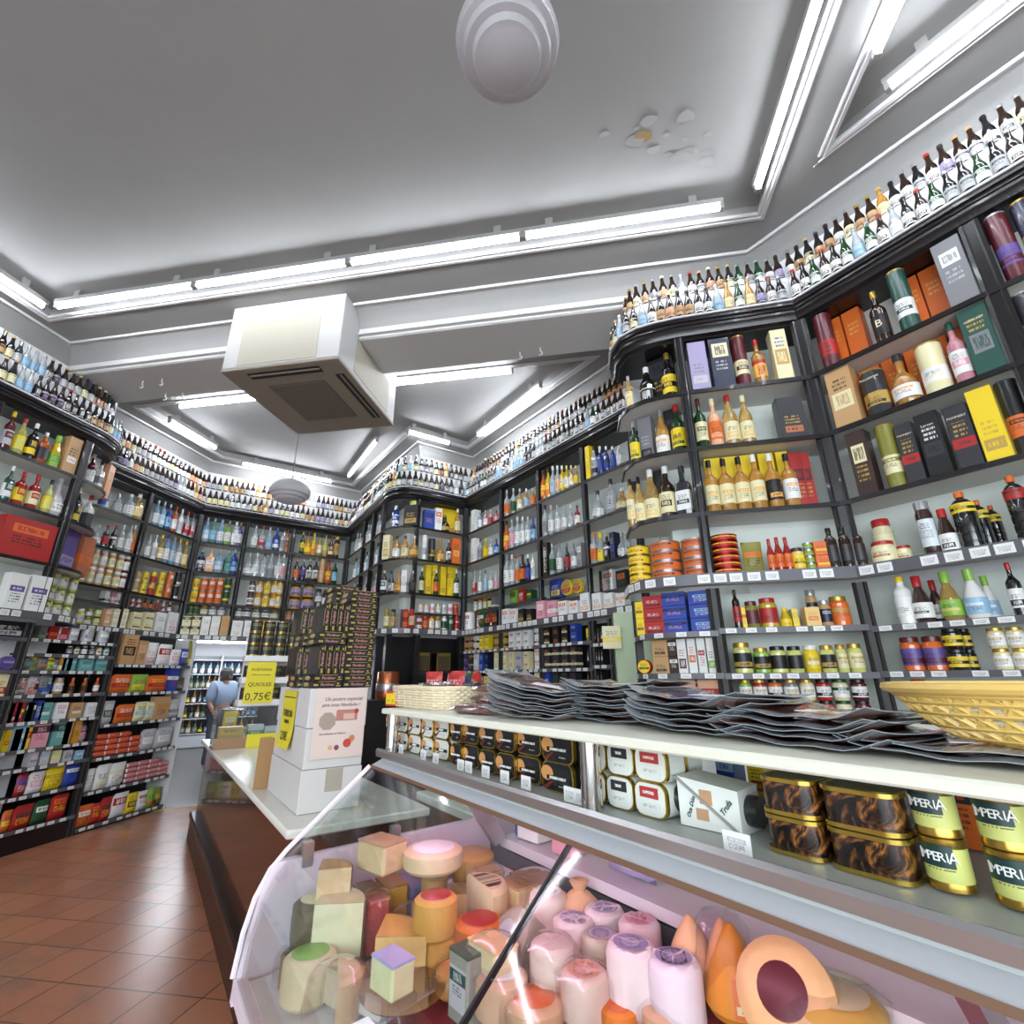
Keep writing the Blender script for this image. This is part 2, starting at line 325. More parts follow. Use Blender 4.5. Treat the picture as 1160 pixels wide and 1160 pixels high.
# ---- fluorescent tubes
TUBE = emis('tube_light', 'eef4ff', 13.0); TUBEB = emis('back_tube_light', 'eef4ff', 19.0); HOUS = P('batten_paint', '8c8c89', .5); CAPS = P('tube_cap', '8b8b88', .4)
def tube_light(a, b, z, label, group):
    a, b = Vector(a), Vector(b); L = (b - a).length; t = (b - a).normalized(); rz = math.atan2(t.y, t.x); c = (a + b) / 2
    o = empty('fluorescent_light', label, 'ceiling light', (c.x, c.y, z), rz, group)
    zr = ZP - z - .001 if ZP - z < .2 else .088
    mb = MB().box(-L / 2, L / 2, -.03, .03, .026, .07)
    for s in (-.36, .36): mb.box(s * L - .03, s * L + .03, -.012, .012, .07, max(zr, .075))
    mb.build('housing', HOUS, o, bevel=.004)
    mb = MB(); mb.lathe([(0, -L / 2 + .03), (.019, -L / 2 + .03), (.019, L / 2 - .03), (0, L / 2 - .03)], 10); mb.v = [(z_, x, y) for x, y, z_ in mb.v]; mb.build('tube', TUBEB if c.y > 1.5 * U else TUBE, o)
    for s in (-1, 1): MB().box(s * (L / 2 - .015) - .014, s * (L / 2 - .015) + .014, -.022, .022, -.022, .045).build('end_cap', CAPS, o, bevel=.003)
zt = HZ(1.316); KT = U * 1.316 / 1.345
def tl(p, q, label, group='fluorescent tubes round the ceiling', z=zt): tube_light((p[0] * KT, p[1] * KT), (q[0] * KT, q[1] * KT), z, label, group)
xs = [-1.957, -1.358, -.762, -.16, .456]; nm = ['fluorescent tube over the beer bottles at the wall corner', 'fluorescent tube between wall corner and air conditioner', 'fluorescent tube just in front of the air conditioner', 'fluorescent tube ending where two light rows meet']
for k in range(4): tl((xs[k], 1.2), (xs[k + 1], 1.2), nm[k])
tl((.54, 1.16), (.54, .56), 'long fluorescent tube running overhead beside the flaking ceiling paint'); tl((.54, .54), (.54, -.06), 'overhead fluorescent tube behind the flaking paint row')
tl((-2.0, 1.2), (-2.0, .6), 'fluorescent tube above the beer bottles on the near wall'); tl((-2.0, .58), (-2.0, -.02), 'fluorescent tube farther along above the near wall')
for k in range(3): tl((-1.9 + k * .8, -1.05), (-1.3 + k * .8, -1.05), 'fluorescent tube at the street side of the ceiling')
tl((.71, .86), (.71, .26), 'fluorescent tube along the inner edge of the triangular ceiling panel')
tl((.77, .94), (1.19, .52), 'fluorescent tube in triangular ceiling panel above orange-backed shelves'); tl((1.21, .5), (1.63, .08), 'fluorescent tube further along the triangular ceiling panel')
tl((-2.08, 1.915), (-1.50, 1.915), 'back room fluorescent tube half hidden by the air conditioner'); tl((-.90, 1.915), (-.31, 1.915), 'back room fluorescent tube under the beam beside air conditioner')
tl((-2.245, 2.03), (-2.245, 2.385), 'short fluorescent tube over recess beer bottles')
tl((-2.245, 2.606), (-1.818, 3.014), 'fluorescent tube behind the hanging globe lamp'); tl((-1.658, 2.943), (-1.228, 2.458), 'fluorescent tube above the narrow inner shelves')
tl((-1.01, 2.385), (-.81, 2.58), 'short fluorescent tube above the round-cornered back case'); tl((-.623, 2.51), (-.197, 2.056), 'slanting fluorescent tube above the long back shelves')
# ---- air conditioner
ac = empty('air_conditioner', 'big white box air conditioner hanging from the beam with brown grille below', 'air conditioner', (-1.057 * U, 1.557 * U, HZ(1.05)))
w, dp, hh = .228 * U, .242 * U, HZ(1.335) - HZ(1.05)
MB().box(-w, w, -dp, dp, .03, hh).build('casing', P('ac_plaster', 'a9a8a5', .6, bump=.03, bscale=9), ac, bevel=.006)
MB().box(-w * .74, w * .62, -dp - .004, -dp, .05, hh * .86).build('filler_patch', P('ac_cream_patch', '9f9988', .7), ac)
MB().box(w, w + .004, -dp * .55, dp * .7, .06, hh * .6).build('filler_patch', P('ac_cream_patch', '9f9988', .7), ac)
ACB = P('ac_beige', '857b6c', .5); ACD = P('ac_dark', '1d1a17', .6)
MB().box(-w - .004, w + .004, -dp - .004, dp + .004, 0, .03).build('fascia', ACB, ac, bevel=.006)
for s, ln, tx in ((0, .66, 0), (1, .66, 0)):
    mb = MB(); mb.mat(0)
    if s == 0: mb.box(-w * .62, w * .62, -dp * .9, -dp * .76, -.004, .001); mb.mat(1).box(-w * .6, w * .6, -dp * .86, -dp * .83, -.012, -.002)
    else: mb.box(w * .76, w * .9, -dp * .66, dp * .66, -.004, .001); mb.mat(1).box(w * .83, w * .86, -dp * .64, dp * .64, -.012, -.002)
    mb.build('air_slot', [ACD, ACB], ac)
mb = MB(); mb.box(-w * .5, w * .5, -dp * .55, dp * .55, -.003, .001); mb.mat(1)
for k in range(19): q = -w * .5 + w * (k + .5) / 19; mb.box(q - .008, q + .008, -dp * .55, dp * .55, -.008, -.003)
for k in range(21): q = -dp * .55 + 1.1 * dp * (k + .5) / 21; mb.box(-w * .5, w * .5, q - .008, q + .008, -.01, -.005)
mb.build('intake_grille', [ACD, P('ac_grille', '6d6456', .5)], ac)
# ---- hooks in the beam and globe lamps
for k, (px, py, t) in enumerate(((162, 432, 'white hook under the beam, nearer the wall'), (184, 429, 'white hook under the beam, nearer the air conditioner'), (188, 446, 'white hook at the far edge of the beam, nearer the wall'), (208, 446, 'white hook at the far beam edge, nearer the air conditioner'), (589, 399, 'white hook under the beam beside the curved corner case, first of two'), (612, 394, 'white hook under the beam, next to the curved corner case'))):
    p = at_z(px, py, HZ(1.222)); y = min(max(p.y, 1.46 * U), 1.64 * U); pts = [(0, 0, .0), (0, 0, -.05)] + [(.018 * math.sin(a) * 1, 0, -.068 + .018 * math.cos(a)) for a in [0 + .5 * k_ for k_ in range(1, 9)]]
    tag(MB().tube(pts, .006, 6).build('ceiling_hook', WHITE, loc=(p.x, y, HZ(1.222) + .005)), t, 'hook', 'hooks under the beam')
LAMP = P('lamp_glass', 'c4c2c5', .3, spec=.6)
_n, _l = LAMP.node_tree.nodes, LAMP.node_tree.links; _t = _n.new('ShaderNodeBsdfTranslucent'); _t.inputs['Color'].default_value = lin('c2c0c3'); _x = _n.new('ShaderNodeMixShader'); _x.inputs[0].default_value = .5
_l.new(_n['Principled BSDF'].outputs[0], _x.inputs[1]); _l.new(_t.outputs[0], _x.inputs[2]); _l.new(_x.outputs[0], _n['Material Output'].inputs['Surface'])
def globe(x, y, z, r, label, cord, cx=None):
    o = empty('pendant_lamp', label, 'lamp', (x, y, z))
    pr = [(0, -.0)] + [(.34 * r, .01)]
    pr = [(0, 0), (.42 * r, .01 * r), (.5 * r, .06 * r), (.62 * r, .08 * r), (.68 * r, .2 * r), (.8 * r, .22 * r), (.85 * r, .36 * r), (.95 * r, .4 * r), (r, .55 * r), (.97 * r, .72 * r), (.85 * r, .9 * r), (.6 * r, 1.08 * r), (.3 * r, 1.2 * r), (.08 * r, 1.25 * r), (.06 * r, 1.35 * r)]
    MB().lathe(pr, 40).build('lamp_shade', LAMP, o)
    MB().tube([(0, 0, 1.3 * r), (0, 0, cord)], .006, 6).build('cord', P('cord_grey', '5d5d5d', .5), o)
    MB().lathe([(0, cord - .05), (.04, cord - .05), (.05, cord), (0, cord)], 14).build('ceiling_rose', WHITE, o)
p = CAM + ray(329, 556) / FOC * (2.22 * U); globe(p.x, p.y, p.z - .14, .218, 'white stepped globe lamp hanging behind the air conditioner', ZP - p.z + .14)
p = CAM + ray(575, 52) / FOC * (.72 * U); globe(p.x, p.y, p.z - .1, .19, 'white stepped globe lamp hanging overhead in the front room', ZP - p.z + .1)
# ================================================================= shelving cases
class Run:                   # a straight stretch of shelf front, read from its first to its second point as one faces it
    def __init__(s, p, q):
        s.p = Vector(p) * U; s.q = Vector(q) * U; s.t = (s.q - s.p).normalized(); s.n = Vector((-s.t.y, s.t.x)); s.rz = math.atan2(s.t.y, s.t.x)
    def u(s, px, py, z, sb):
        n = ray(px, py - 200).cross(ray(px, py + 200)); o = s.p + s.n * sb
        return -(n.x * o.x + n.y * o.y + n.z * (z - CAMZ)) / (n.x * s.t.x + n.y * s.t.y)
    def at(s, u, sb): return s.p + s.t * u + s.n * sb
FL = [(-2.02, -.11), (-2.02, .215), (-2.02, .54), (-2.02, .865), (-2.02, 1.19), (-2.02, 1.515), (-2.024, 1.57), (-2.05, 1.64), (-2.094, 1.695), (-2.17, 1.735), (-2.27, 1.745)]
BK = [(-2.27, 1.74), (-2.275, 2.08), (-2.29, 2.44), (-2.12, 2.613), (-1.925, 2.81), (-1.675, 3.045), (-1.42, 2.755), (-1.295, 2.615), (-1.17, 2.472), (-1.129, 2.423), (-1.07, 2.388), (-1.012, 2.377), (-.962, 2.386), (-.92, 2.414), (-.713, 2.611), (-.467, 2.367), (-.247, 2.147), (-.03, 1.93), (.16, 1.74)]
FR = [(.115, 1.60), (.096, 1.46), (.100, 1.37), (.126, 1.31), (.174, 1.277), (.226, 1.262), (.285, 1.252), (.60, 1.232), (.85, .965), (1.10, .715), (1.45, .365), (1.8, .015)]
RUN = {}
def runs(tagname, path, names):
    for k, nmx in names.items(): RUN[nmx] = Run(path[k], path[k + 1])
runs('FL', FL, {4: 'LW', 3: 'LW0'}); RUN['LC'] = Run((-2.03, 1.53), (-2.13, 1.74))
runs('BK', BK, {0: 'LR1', 1: 'LR2', 2: 'BL1', 3: 'BL2', 4: 'BL3', 5: 'M1', 6: 'M2', 7: 'M3', 13: 'BR', 14: 'RR1', 15: 'RR2', 16: 'RR3', 17: 'RR4'}); RUN['BC'] = Run((-1.13, 2.39), (-.95, 2.375))
runs('FR', FR, {6: 'RW', 7: 'R', 8: 'R2'}); RUN['RC'] = Run((.105, 1.345), (.275, 1.262))
RUN['LLA'] = Run((-2.05, 1.10), (-2.05, 1.50)); RUN['LLB'] = Run((-2.09, 1.56), (-2.09, 1.895)); RUN['LLC'] = Run((-2.09, 1.925), (-2.09, 2.345))
RUN['RRl'] = Run((-.70, 2.60), (.10, 1.80))
ZC = HZ(1.0); ZT, Z2, Z3, ZL = 3.41, 2.965, 2.51, 2.054
CORN = [(-.0, ZC), (-.0, ZC - .028), (.012, ZC - .034), (.004, ZC - .06), (.014, ZC - .068), (.014, ZC - .085), (.006, ZC - .095), (.02, ZC - .11), (.03, ZC - .135), (.05, ZC - .14), (.06, ZC - .15), (.06, ZC - .155), (.34, ZC - .155), (.34, ZC)]
def post_at(o, path, N, k, z0, z1, w=.055, name='post', m=None):
    p = Vector(path[k]); n = N[k].normalized(); t = Vector((n.y, -n.x)); c = p + n * .045
    mb = MB(); h = w / 2
    pts = [(-h, 0.03), (-h, -.018), (-h * .62, -.026), (-h * .4, -.02), (h * .4, -.02), (h * .62, -.026), (h, -.018), (h, .03)]
    mb.prism([tuple(c + t * a + n * b) for a, b in pts], z0, z1); return mb.build(name, m or BLACK, o, smooth=False)
def path_is(p, q): return len(p) == len(q) and abs(p[0][0] - q[0][0] * U) < 1e-6
def case(name, label, path, i0, i1, posts, levels, depth=.30, steps=(), back=True, ledge=True, top=True, zl=ZL, side=()):
    path = [(x * U, y * U) for x, y in path]; N = miters(path)
    o = empty(name, label, 'shelving', (path[i0][0], path[i0][1], 0)); inv = Vector((path[i0][0], path[i0][1], 0))
    def bld(mb, nme, m, **k):
        mb.v = [(x - inv.x, y - inv.y, z) for x, y, z in mb.v]; return mb.build(nme, m, o, **k)
    if top:
        bld(MB().sweep(path, CORN, i0, i1), 'cornice', BLACK)
        bld(MB().sweep(path, [(-.012, ZC + .014), (-.012, ZC), (.33, ZC), (.33, ZC + .014)], i0, i1), 'top_board', P('top_lip', 'c4c4c8', .5))
        bld(MB().sweep(path, [(.11, ZC + .015), (.11, ZC + .30), (.325, ZC + .30), (.325, ZC + .015)], i0, i1), 'bottle_step', P('step_board', 'd4d4d4', .6))
    if back: bld(MB().sweep(path, [(depth + .02, zl), (depth + .02, ZC - .1), (depth + .035, ZC - .1), (depth + .035, zl)], i0, i1), 'back_panel', BACKP, smooth=False)
    for z in levels:
        mb = MB(); mb.sweep(path, [(.03, z - .022), (.03, z), (depth + .02, z), (depth + .02, z - .022)], i0, i1); mb.mat(1).sweep(path, [(.02, z - .026), (.02, z + .004), (.032, z + .004), (.032, z - .026)], i0, i1)
        bld(mb, 'shelf', [SHELF, BLACK])
    for z, b0, b1, dep in steps:
        mb = MB(); mb.sweep(path, [(dep + .012, z - .012), (dep + .012, z), (depth, z), (depth, z - .012)], b0, b1); mb.mat(1).sweep(path, [(dep, z - .03), (dep, z), (dep + .01, z), (dep + .01, z - .03)], b0, b1)
        bld(mb, 'step_shelf', [SHELF, P('step_strip', '3a393d', .4)])
    if ledge:
        mb = MB(); mb.sweep(path, [(-.01, zl - .02), (-.01, zl), (depth + .03, zl), (depth + .03, zl - .02)], i0, i1); mb.mat(1).sweep(path, [(-.022, zl - .065), (-.022, zl + .004), (-.008, zl + .004), (-.008, zl - .065)], i0, i1)
        lo = bld(mb, 'ledge', [SHELF, LEDGE])
        rnd = random.Random(label); k = i0
        s = .06
        while k < i1:
            a, b = Vector(path[k]), Vector(path[k + 1]); L = (b - a).length; t = (b - a).normalized(); n = Vector((-t.y, t.x))
            while s < L - .03:
                c = a + t * s - n * .024
                tg = MB().box(-.036, .036, -.001, .001, -.056, -.006).build('price_tag', TAG, lo, (c.x - inv.x, c.y - inv.y, zl), math.atan2(t.y, t.x), smooth=False)
                s += rnd.choice((.09, .1, .14, .2))
            s = max(.04, s - L); k += 1
    for k in posts:
        w_ = .05 if i1 > 13 else .062
        if path_is(path, FR): w_ = {6: .06, 7: .10}.get(k, .085)
        elif k in (14, 5, 2) and i1 < 18 and i0 < 6: w_ = .08
        mb_o = post_at(o, path, N, k, zl - .02 if ledge else levels[-1], ZC - .15, w_); mb_o.location = (-inv.x, -inv.y, 0)
    return o
CS = {}
CS['FL'] = case('shelving_case', 'black lacquered shelving with grey shelves along the near side wall, rounded end', FL, 0, 10, (0, 1, 2, 3, 4, 5), (ZT, Z2, Z3))
CS['BKL'] = case('shelving_case', 'black shelving in the recess and over the doorway to the next room', BK, 0, 5, (1, 2, 3, 4, 5), (ZT, Z2, Z3), steps=((2.34, 0, 5, .06),))
CS['BKM'] = case('shelving_case', 'black shelving with round corner in the middle of the back room', BK, 5, 14, (6, 7, 8, 13, 14), (ZT, Z2, Z3), steps=((2.27, 13, 14, .1),))
CS['BKR'] = case('shelving_case', 'long black shelving of gin and vodka bays running towards the beam', BK, 14, 18, (15, 16, 17, 18), (ZT, Z2, Z3), steps=((2.31, 14, 16, .11), (2.25, 16, 18, .11)))
CS['FR1'] = case('shelving_case', 'black curved-corner shelving with whisky boxes and stacked orange tins on its ledge', FR, 1, 7, (6, 7), (3.3625, 2.925, 2.4625))
CS['FR2'] = case('shelving_case', 'black shelving with orange box backing nearest the cheese counter', FR, 7, 11, (8, 9, 10, 11), (3.3625, 2.925, 2.4625))
# ---- lower units under the ledge
GREYS = P('lower_shelf', '8d8d8b', .5); DARKB = P('dark_back', '1b191b', .6)
def lower(name, label, path, i0, i1, posts, levels, depth, z0=.1, z1=1.97, back=BACKP, front=.012, lip=.03, bodym=SHELF, tags=True):
    path = [(x * U, y * U) for x, y in path]; N = miters(path); o = empty(name, label, 'shelving', (path[i0][0], path[i0][1], 0)); inv = path[i0]
    def bld(mb, nme, m, **k):
        mb.v = [(x - inv[0], y - inv[1], z) for x, y, z in mb.v]; return mb.build(nme, m, o, **k)
    bld(MB().sweep(path, [(depth, z0), (depth, z1), (depth + .015, z1), (depth + .015, z0)], i0, i1), 'back_panel', back, smooth=False)
    bld(MB().sweep(path, [(.03, 0), (.03, z0), (depth, z0), (depth, 0)], i0, i1), 'plinth', BLACK, smooth=False)
    for z in levels:
        mb = MB(); mb.sweep(path, [(.02, z - .018), (.02, z), (depth, z), (depth, z - .018)], i0, i1); mb.mat(1).sweep(path, [(front, z - lip), (front, z + .003), (front + .009, z + .003), (front + .009, z - lip)], i0, i1)
        sh = bld(mb, 'shelf', [bodym, LEDGE])
        if not tags: continue
        rnd = random.Random(label + str(z))
        for k in range(i0, i1):
            a, b = Vector(path[k]), Vector(path[k + 1]); L = (b - a).length; t = (b - a).normalized(); n = Vector((-t.y, t.x)); s = .07
            while s < L - .05:
                c = a + t * s + n * (front - .0015)
                if len(sh.children) < 20: MB().box(-.03, .03, -.001, .001, -lip + .003, 0).build('price_tag', TAG, sh, (c.x - inv[0], c.y - inv[1], z), math.atan2(t.y, t.x), smooth=False)
                s += rnd.choice((.09, .11, .16))
    for k in posts:
        po = post_at(o, path, N, k, 0, z1, .075, m=P('dark_wood_post', '1c1816', .5, bump=.1, bscale=40)); po.location = (-inv[0], -inv[1], 0)
    return o
lower('lower_shelves', 'lower shelves of mustard and pesto jars under the orange tins', FR, 6, 7, (6, 7), (1.7275, 1.4725, 1.215, .8, .4), .30)
lower('lower_shelves', 'lower shelves of syrups and dressings behind the yellow plastic basket', FR, 7, 11, (8, 9, 11), (1.716, 1.4775, 1.215, .8, .4), .30)
lower('curved_lower_shelves', 'rounded lower shelves of chocolate boxes at the wing end', FR, 1, 6, (1,), (1.715, 1.475, 1.225, .8, .4), .28)
lower('lower_shelves', 'lower shelves packed with white and black biscuit boxes', BK, 14, 17, (15, 16, 17), (1.785, 1.54, 1.28, .9, .4), .28, back=DARKB)
lower('lower_shelves', 'dark narrow shelves of upright black packets beside the green pier', [(-.03, 1.93), (.042, 1.858)], 0, 1, (1,), (1.755, 1.56, 1.35, 1.15, .5), .26, back=DARKB)
lower('lower_shelves', 'black lower shelves of coffee and infusions near the aisle', [(-2.05, .3), (-2.05, 1.07), (-2.05, 1.52)], 0, 2, (0, 1, 2), (1.83, 1.55, 1.33, 1.10, .77, .46), .28, back=DARKB, z0=.18, bodym=DARKB)
lower('lower_shelves', 'black lower shelves of cans, jars and rice packets in the recess', [(-2.09, 1.545), (-2.09, 1.91)], 0, 1, (1,), (1.84, 1.705, 1.55, 1.335, 1.10, .86, .70, .465, .19), .28, back=DARKB, z0=.17, bodym=DARKB)
gn = lower('lower_shelves', 'black lower shelves of sugar, sausages and instant rice beside the doorway', [(-2.09, 1.925), (-2.09, 2.345)], 0, 1, (), (1.625, 1.325, 1.01, .685, .37, .05), .30, back=DARKB, z0=.03, bodym=DARKB)
MB().box(-.0, .012, -.0, 0.36, 0, 1.96).build('end_panel', P('white_end', 'c9c9c9', .5), gn, (-.0, .42 * U + .012, 0), PI / 2, smooth=False)
# ================================================================= goods
KIND = {'b': ('liquor_bottle', 'bottle', 'bottle'), 'w': ('liquor_bottle', 'bottle', 'bottle'), 'q': ('square_bottle', 'square bottle', 'bottle'), 'r': ('flask_bottle', 'round flask bottle', 'bottle'), 's': ('slim_bottle', 'slim bottle', 'bottle'), 'v': ('sauce_bottle', 'sauce bottle', 'bottle'),
 'd': ('dressing_bottle', 'dressing bottle', 'bottle'), 'e': ('beer_bottle', 'beer bottle', 'bottle'), 'h': ('hot_sauce_bottle', 'hot sauce bottle', 'bottle'), 'l': ('plastic_bottle', 'large plastic bottle', 'bottle'), 'j': ('glass_jar', 'glass jar', 'jar'), 'c': ('food_can', 'tin', 'can'), 'x': ('carton', 'box', 'box'), 'y': ('gift_tube', 'tube canister', 'canister'),
 'g': ('food_bag', 'bag', 'bag'), 't': ('round_tub', 'round tub', 'tub'), 'f': ('flat_pack', 'wrapped pack', 'packet'), 'o': ('octagon_tin', 'eight-sided tin', 'canister')}
PROF = {'d': [(0, 0), (.72, 0), (.94, .06), (1, .22), (.93, .42), (.62, .62), (.4, .72), (.36, .8)], 'b': [(.0, 0), (.9, 0), (1, .015), (1, .58), (.93, .63), (.6, .69), (.38, .735), (.33, .78), (.33, .9)], 'w': [(0, 0), (.92, 0), (1, .015), (1, .5), (.96, .56), (.8, .63), (.5, .72), (.36, .8), (.33, .9)],
 'q': [(0, 0), (.95, 0), (1, .012), (1, .6), (.9, .66), (.45, .7), (.34, .74), (.34, .9)], 'r': [(0, 0), (.6, 0), (.85, .04), (1, .16), (1, .34), (.9, .47), (.6, .57), (.36, .63), (.3, .72), (.3, .9)],
 's': [(0, 0), (.92, 0), (1, .01), (1, .68), (.85, .73), (.5, .78), (.42, .82), (.42, .92)], 'e': [(0, 0), (.93, 0), (1, .02), (1, .5), (.93, .57), (.62, .69), (.46, .79), (.42, .92)],
 'h': [(0, 0), (.95, 0), (1, .02), (1, .55), (.6, .72), (.4, .8)], 'v': [(0, 0), (.85, 0), (1, .04), (1, .3), (.85, .5), (.6, .7), (.45, .78), (.42, .84)], 'l': [(0, 0), (.9, 0), (1, .02), (1, .1), (.94, .11), (.94, .13), (1, .14), (1, .24), (.94, .25), (.94, .27), (1, .28), (1, .38), (.94, .39), (.94, .41), (1, .42), (1, .6), (.95, .63), (1, .66), (.95, .78), (.6, .85), (.3, .88), (.3, .91)]}
CAPZ = {'d': (.76, 1, .44), 'b': (.86, 1, .38), 'w': (.86, 1, .38), 'q': (.86, 1, .42), 'r': (.86, 1, .36), 's': (.88, 1, .46), 'e': (.91, 1, .5), 'h': (.78, 1, .46), 'v': (.8, 1, .52), 'l': (.9, 1, .4)}
LABZ = {'d': (.1, .42), 'b': (.14, .5), 'w': (.1, .44), 'q': (.14, .5), 'r': (.12, .36), 's': (.16, .56), 'e': (.1, .42), 'h': (.12, .5), 'v': (.06, .42), 'l': (.62, .78)}
_MESH = {}
def mk(kind, w, h, d, body, lab, cap, near):
    """meshes of one article: [(part name or None, mesh, offset)] ; None is the article's own body"""
    key = (kind, round(w, 3), round(h, 3), round(d, 3), body, lab, cap, near)
    if key in _MESH: return _MESH[key]
    r = w / 2; seg = 18 if near else 10; out = []
    if kind in PROF:
        sq = 6 if kind == 'q' else 0; pr = [(a * r, b * h) for a, b in PROF[kind]]; z0, z1, cr = CAPZ[kind]; l0, l1 = LABZ[kind]; cr *= r
        cp = [(cr * .9, z0 * h), (cr, z0 * h + .002), (cr, h - .003), (cr * .9, h), (0, h)]; e = .0012
        lp = [(r * .99, l0 * h), (r + e, l0 * h + .001), (r + e, l1 * h - .001), (r * .99, l1 * h)]
        lm, cm, gm = pack(lab, body if body not in ('cl',) else 'lg', 'dg'), capm(cap), glassy(body)
        if near:
            out.append((None, MB().lathe(pr, seg, sq).mesh(KIND[kind][0], gm), (0, 0, 0)))
            if lab != '-': out.append(('label', MB().lathe(lp, seg, sq, a0=-PI * .98, a1=-PI * .02).mesh('label', lm), (0, 0, 0)))
            out.append(('cap', MB().lathe(cp, seg).mesh('cap', cm), (0, 0, 0)))
        else:
            mb = MB().lathe(pr, seg, sq); mb.mat(1).lathe(cp, seg); mats = [gm, cm, lm]
            if lab != '-': mb.mat(2).lathe(lp, seg, sq)
            out.append((None, mb.mesh(KIND[kind][0], mats), (0, 0, 0)))
    elif kind == 'j':
        pr = [(0, 0), (r * .9, 0), (r, .006), (r, h * .76), (r * .82, h * .83), (r * .8, h * .86)]; lp = [(r * 1.015, h * .16), (r * 1.015, h * .66)]; cp = [(r * .8, h * .84), (r * .87, h * .85), (r * .87, h * .98), (r * .8, h), (0, h)]
        gm = P('jar_' + body, body, .18, spec=.7, coat=.4, var=.18, bscale=90)
        if near:
            out += [(None, MB().lathe(pr, seg).mesh('glass_jar', gm), (0, 0, 0)), ('lid', MB().lathe(cp, seg).mesh('lid', capm(cap)), (0, 0, 0))]
            if lab != '-': out.append(('label', MB().lathe(lp, seg, a0=-PI * .95, a1=-PI * .05).mesh('label', pack(lab, cap, 'dg')), (0, 0, 0)))
        else:
            mb = MB().lathe(pr, seg); mb.mat(1).lathe(cp, seg)
            if lab != '-': mb.mat(2).lathe(lp, seg)
            out.append((None, mb.mesh('glass_jar', [gm, capm(cap), pack(lab, cap, 'dg')]), (0, 0, 0)))
    elif kind == 'c':
        pr = [(0, .004), (r * .93, .004), (r * .95, 0), (r, .001), (r, .006), (r * .97, .008), (r * .97, h - .008), (r, h - .006), (r, h - .001), (r * .95, h), (r * .93, h - .005), (0, h - .005)]; lp = [(r * .978, .009), (r * .978, h - .009)]
        if near: out += [(None, MB().lathe(pr, 22).mesh('food_can', tin('si' if cap == '-' else cap)), (0, 0, 0)), ('label', MB().lathe(lp, 22).mesh('label', pack(body, lab, 'dg')), (0, 0, 0))]
        else: mb = MB().lathe(pr, 12); mb.mat(1).lathe(lp, 12); out.append((None, mb.mesh('food_can', [tin('si' if cap == '-' else cap), pack(body, lab, 'dg')]), (0, 0, 0)))
    elif kind in 'yo':
        sg = 8 if kind == 'o' else (24 if near else 12)
        pr = [(0, 0), (r, 0), (r, h - .004), (r * .97, h), (r * .93, h), (r * .92, h - .006), (0, h - .006)]; lp = [(r * 1.006, h * .22), (r * 1.006, h * .5)]
        if near: out += [(None, MB().lathe(pr, sg, a0=PI / 8, a1=PI / 8 + 2 * PI).mesh('gift_tube', P('card_' + body, body, .35, spec=.5, coat=.2), bevel=0), (0, 0, 0)), ('label', MB().lathe(lp, sg, a0=PI / 8, a1=PI / 8 + 2 * PI).mesh('label', pack(lab, body, 'dg')), (0, 0, 0)), ('rim', MB().lathe([(r * 1.008, h - .012), (r * 1.008, h - .002), (r * .95, h + .001)], sg, a0=PI / 8, a1=PI / 8 + 2 * PI).mesh('rim', capm(cap)), (0, 0, 0))]
        else: mb = MB().lathe(pr, sg); mb.mat(1).lathe(lp, sg); out.append((None, mb.mesh('gift_tube', [P('card_' + body, body, .35, coat=.2), pack(lab, body, 'dg')]), (0, 0, 0)))
    elif kind == 'x':
        mb = MB().box(-r, r, 0, d, 0, h)
        if near: out += [(None, mb.mesh('carton', P('card_' + body, body, .35, spec=.5, coat=.2), smooth=False, bevel=.0015), (0, 0, 0)), ('printed_front', MB().box(-r * .96, r * .96, -.0012, .0005, h * .03, h * .97).mesh('printed_front', pack(body, lab, cap if cap != '-' else 'dg'), smooth=False), (0, 0, 0))]
        else: out.append((None, mb.mesh('carton', pack(body, lab, cap if cap != '-' else 'dg'), smooth=False), (0, 0, 0)))
    elif kind in 'gf':
        mb = MB(); nx, nz = 6, 7; rnd = random.Random(str(key)); dd = min(d, .07) / 2
        for sgn in (-1, 1):
            i = len(mb.v)
            for a in range(nz + 1):
                for b_ in range(nx + 1):
                    x, z = b_ / nx * 2 - 1, a / nz; f = (1 - abs(x) ** 3) * (1 - abs(z * 2 - 1) ** (4 if kind == 'g' else 3)); f *= (1.15 - .5 * z) if kind == 'g' else 1
                    mb.v.append((x * r * (.93 + .07 * abs(z * 2 - 1)), dd + sgn * dd * f * rnd.uniform(.8, 1.15), z * h))
            for a in range(nz):
                for b_ in range(nx): q = i + a * (nx + 1) + b_; mb.f.append([q, q + 1, q + nx + 2, q + nx + 1]); mb.m.append(0)
        out.append((None, mb.mesh(KIND[kind][0], pack(body, lab, cap if cap != '-' else 'dg')), (0, 0, 0)))
    elif kind == 't':
        mb = MB().lathe([(0, 0), (r, 0), (r, d), (r * .96, d + .004), (0, d + .004)], 24); mb.v = [(x, -z + d, y + r) for x, y, z in mb.v]
        lb = MB().lathe([(r * .9, d + .005), (0, d + .005)], 24); lb.v = [(x, -z + d, y + r) for x, y, z in lb.v]
        out += [(None, mb.mesh('round_tub', flat(cap if cap != '-' else 'rd')), (0, 0, 0)), ('lid_print', lb.mesh('lid_print', pack(body, lab, 'dg')), (0, 0, 0))]
    _MESH[key] = out; return out
ITEMS = []                    # (object, look, place, anchor) until the labels are written
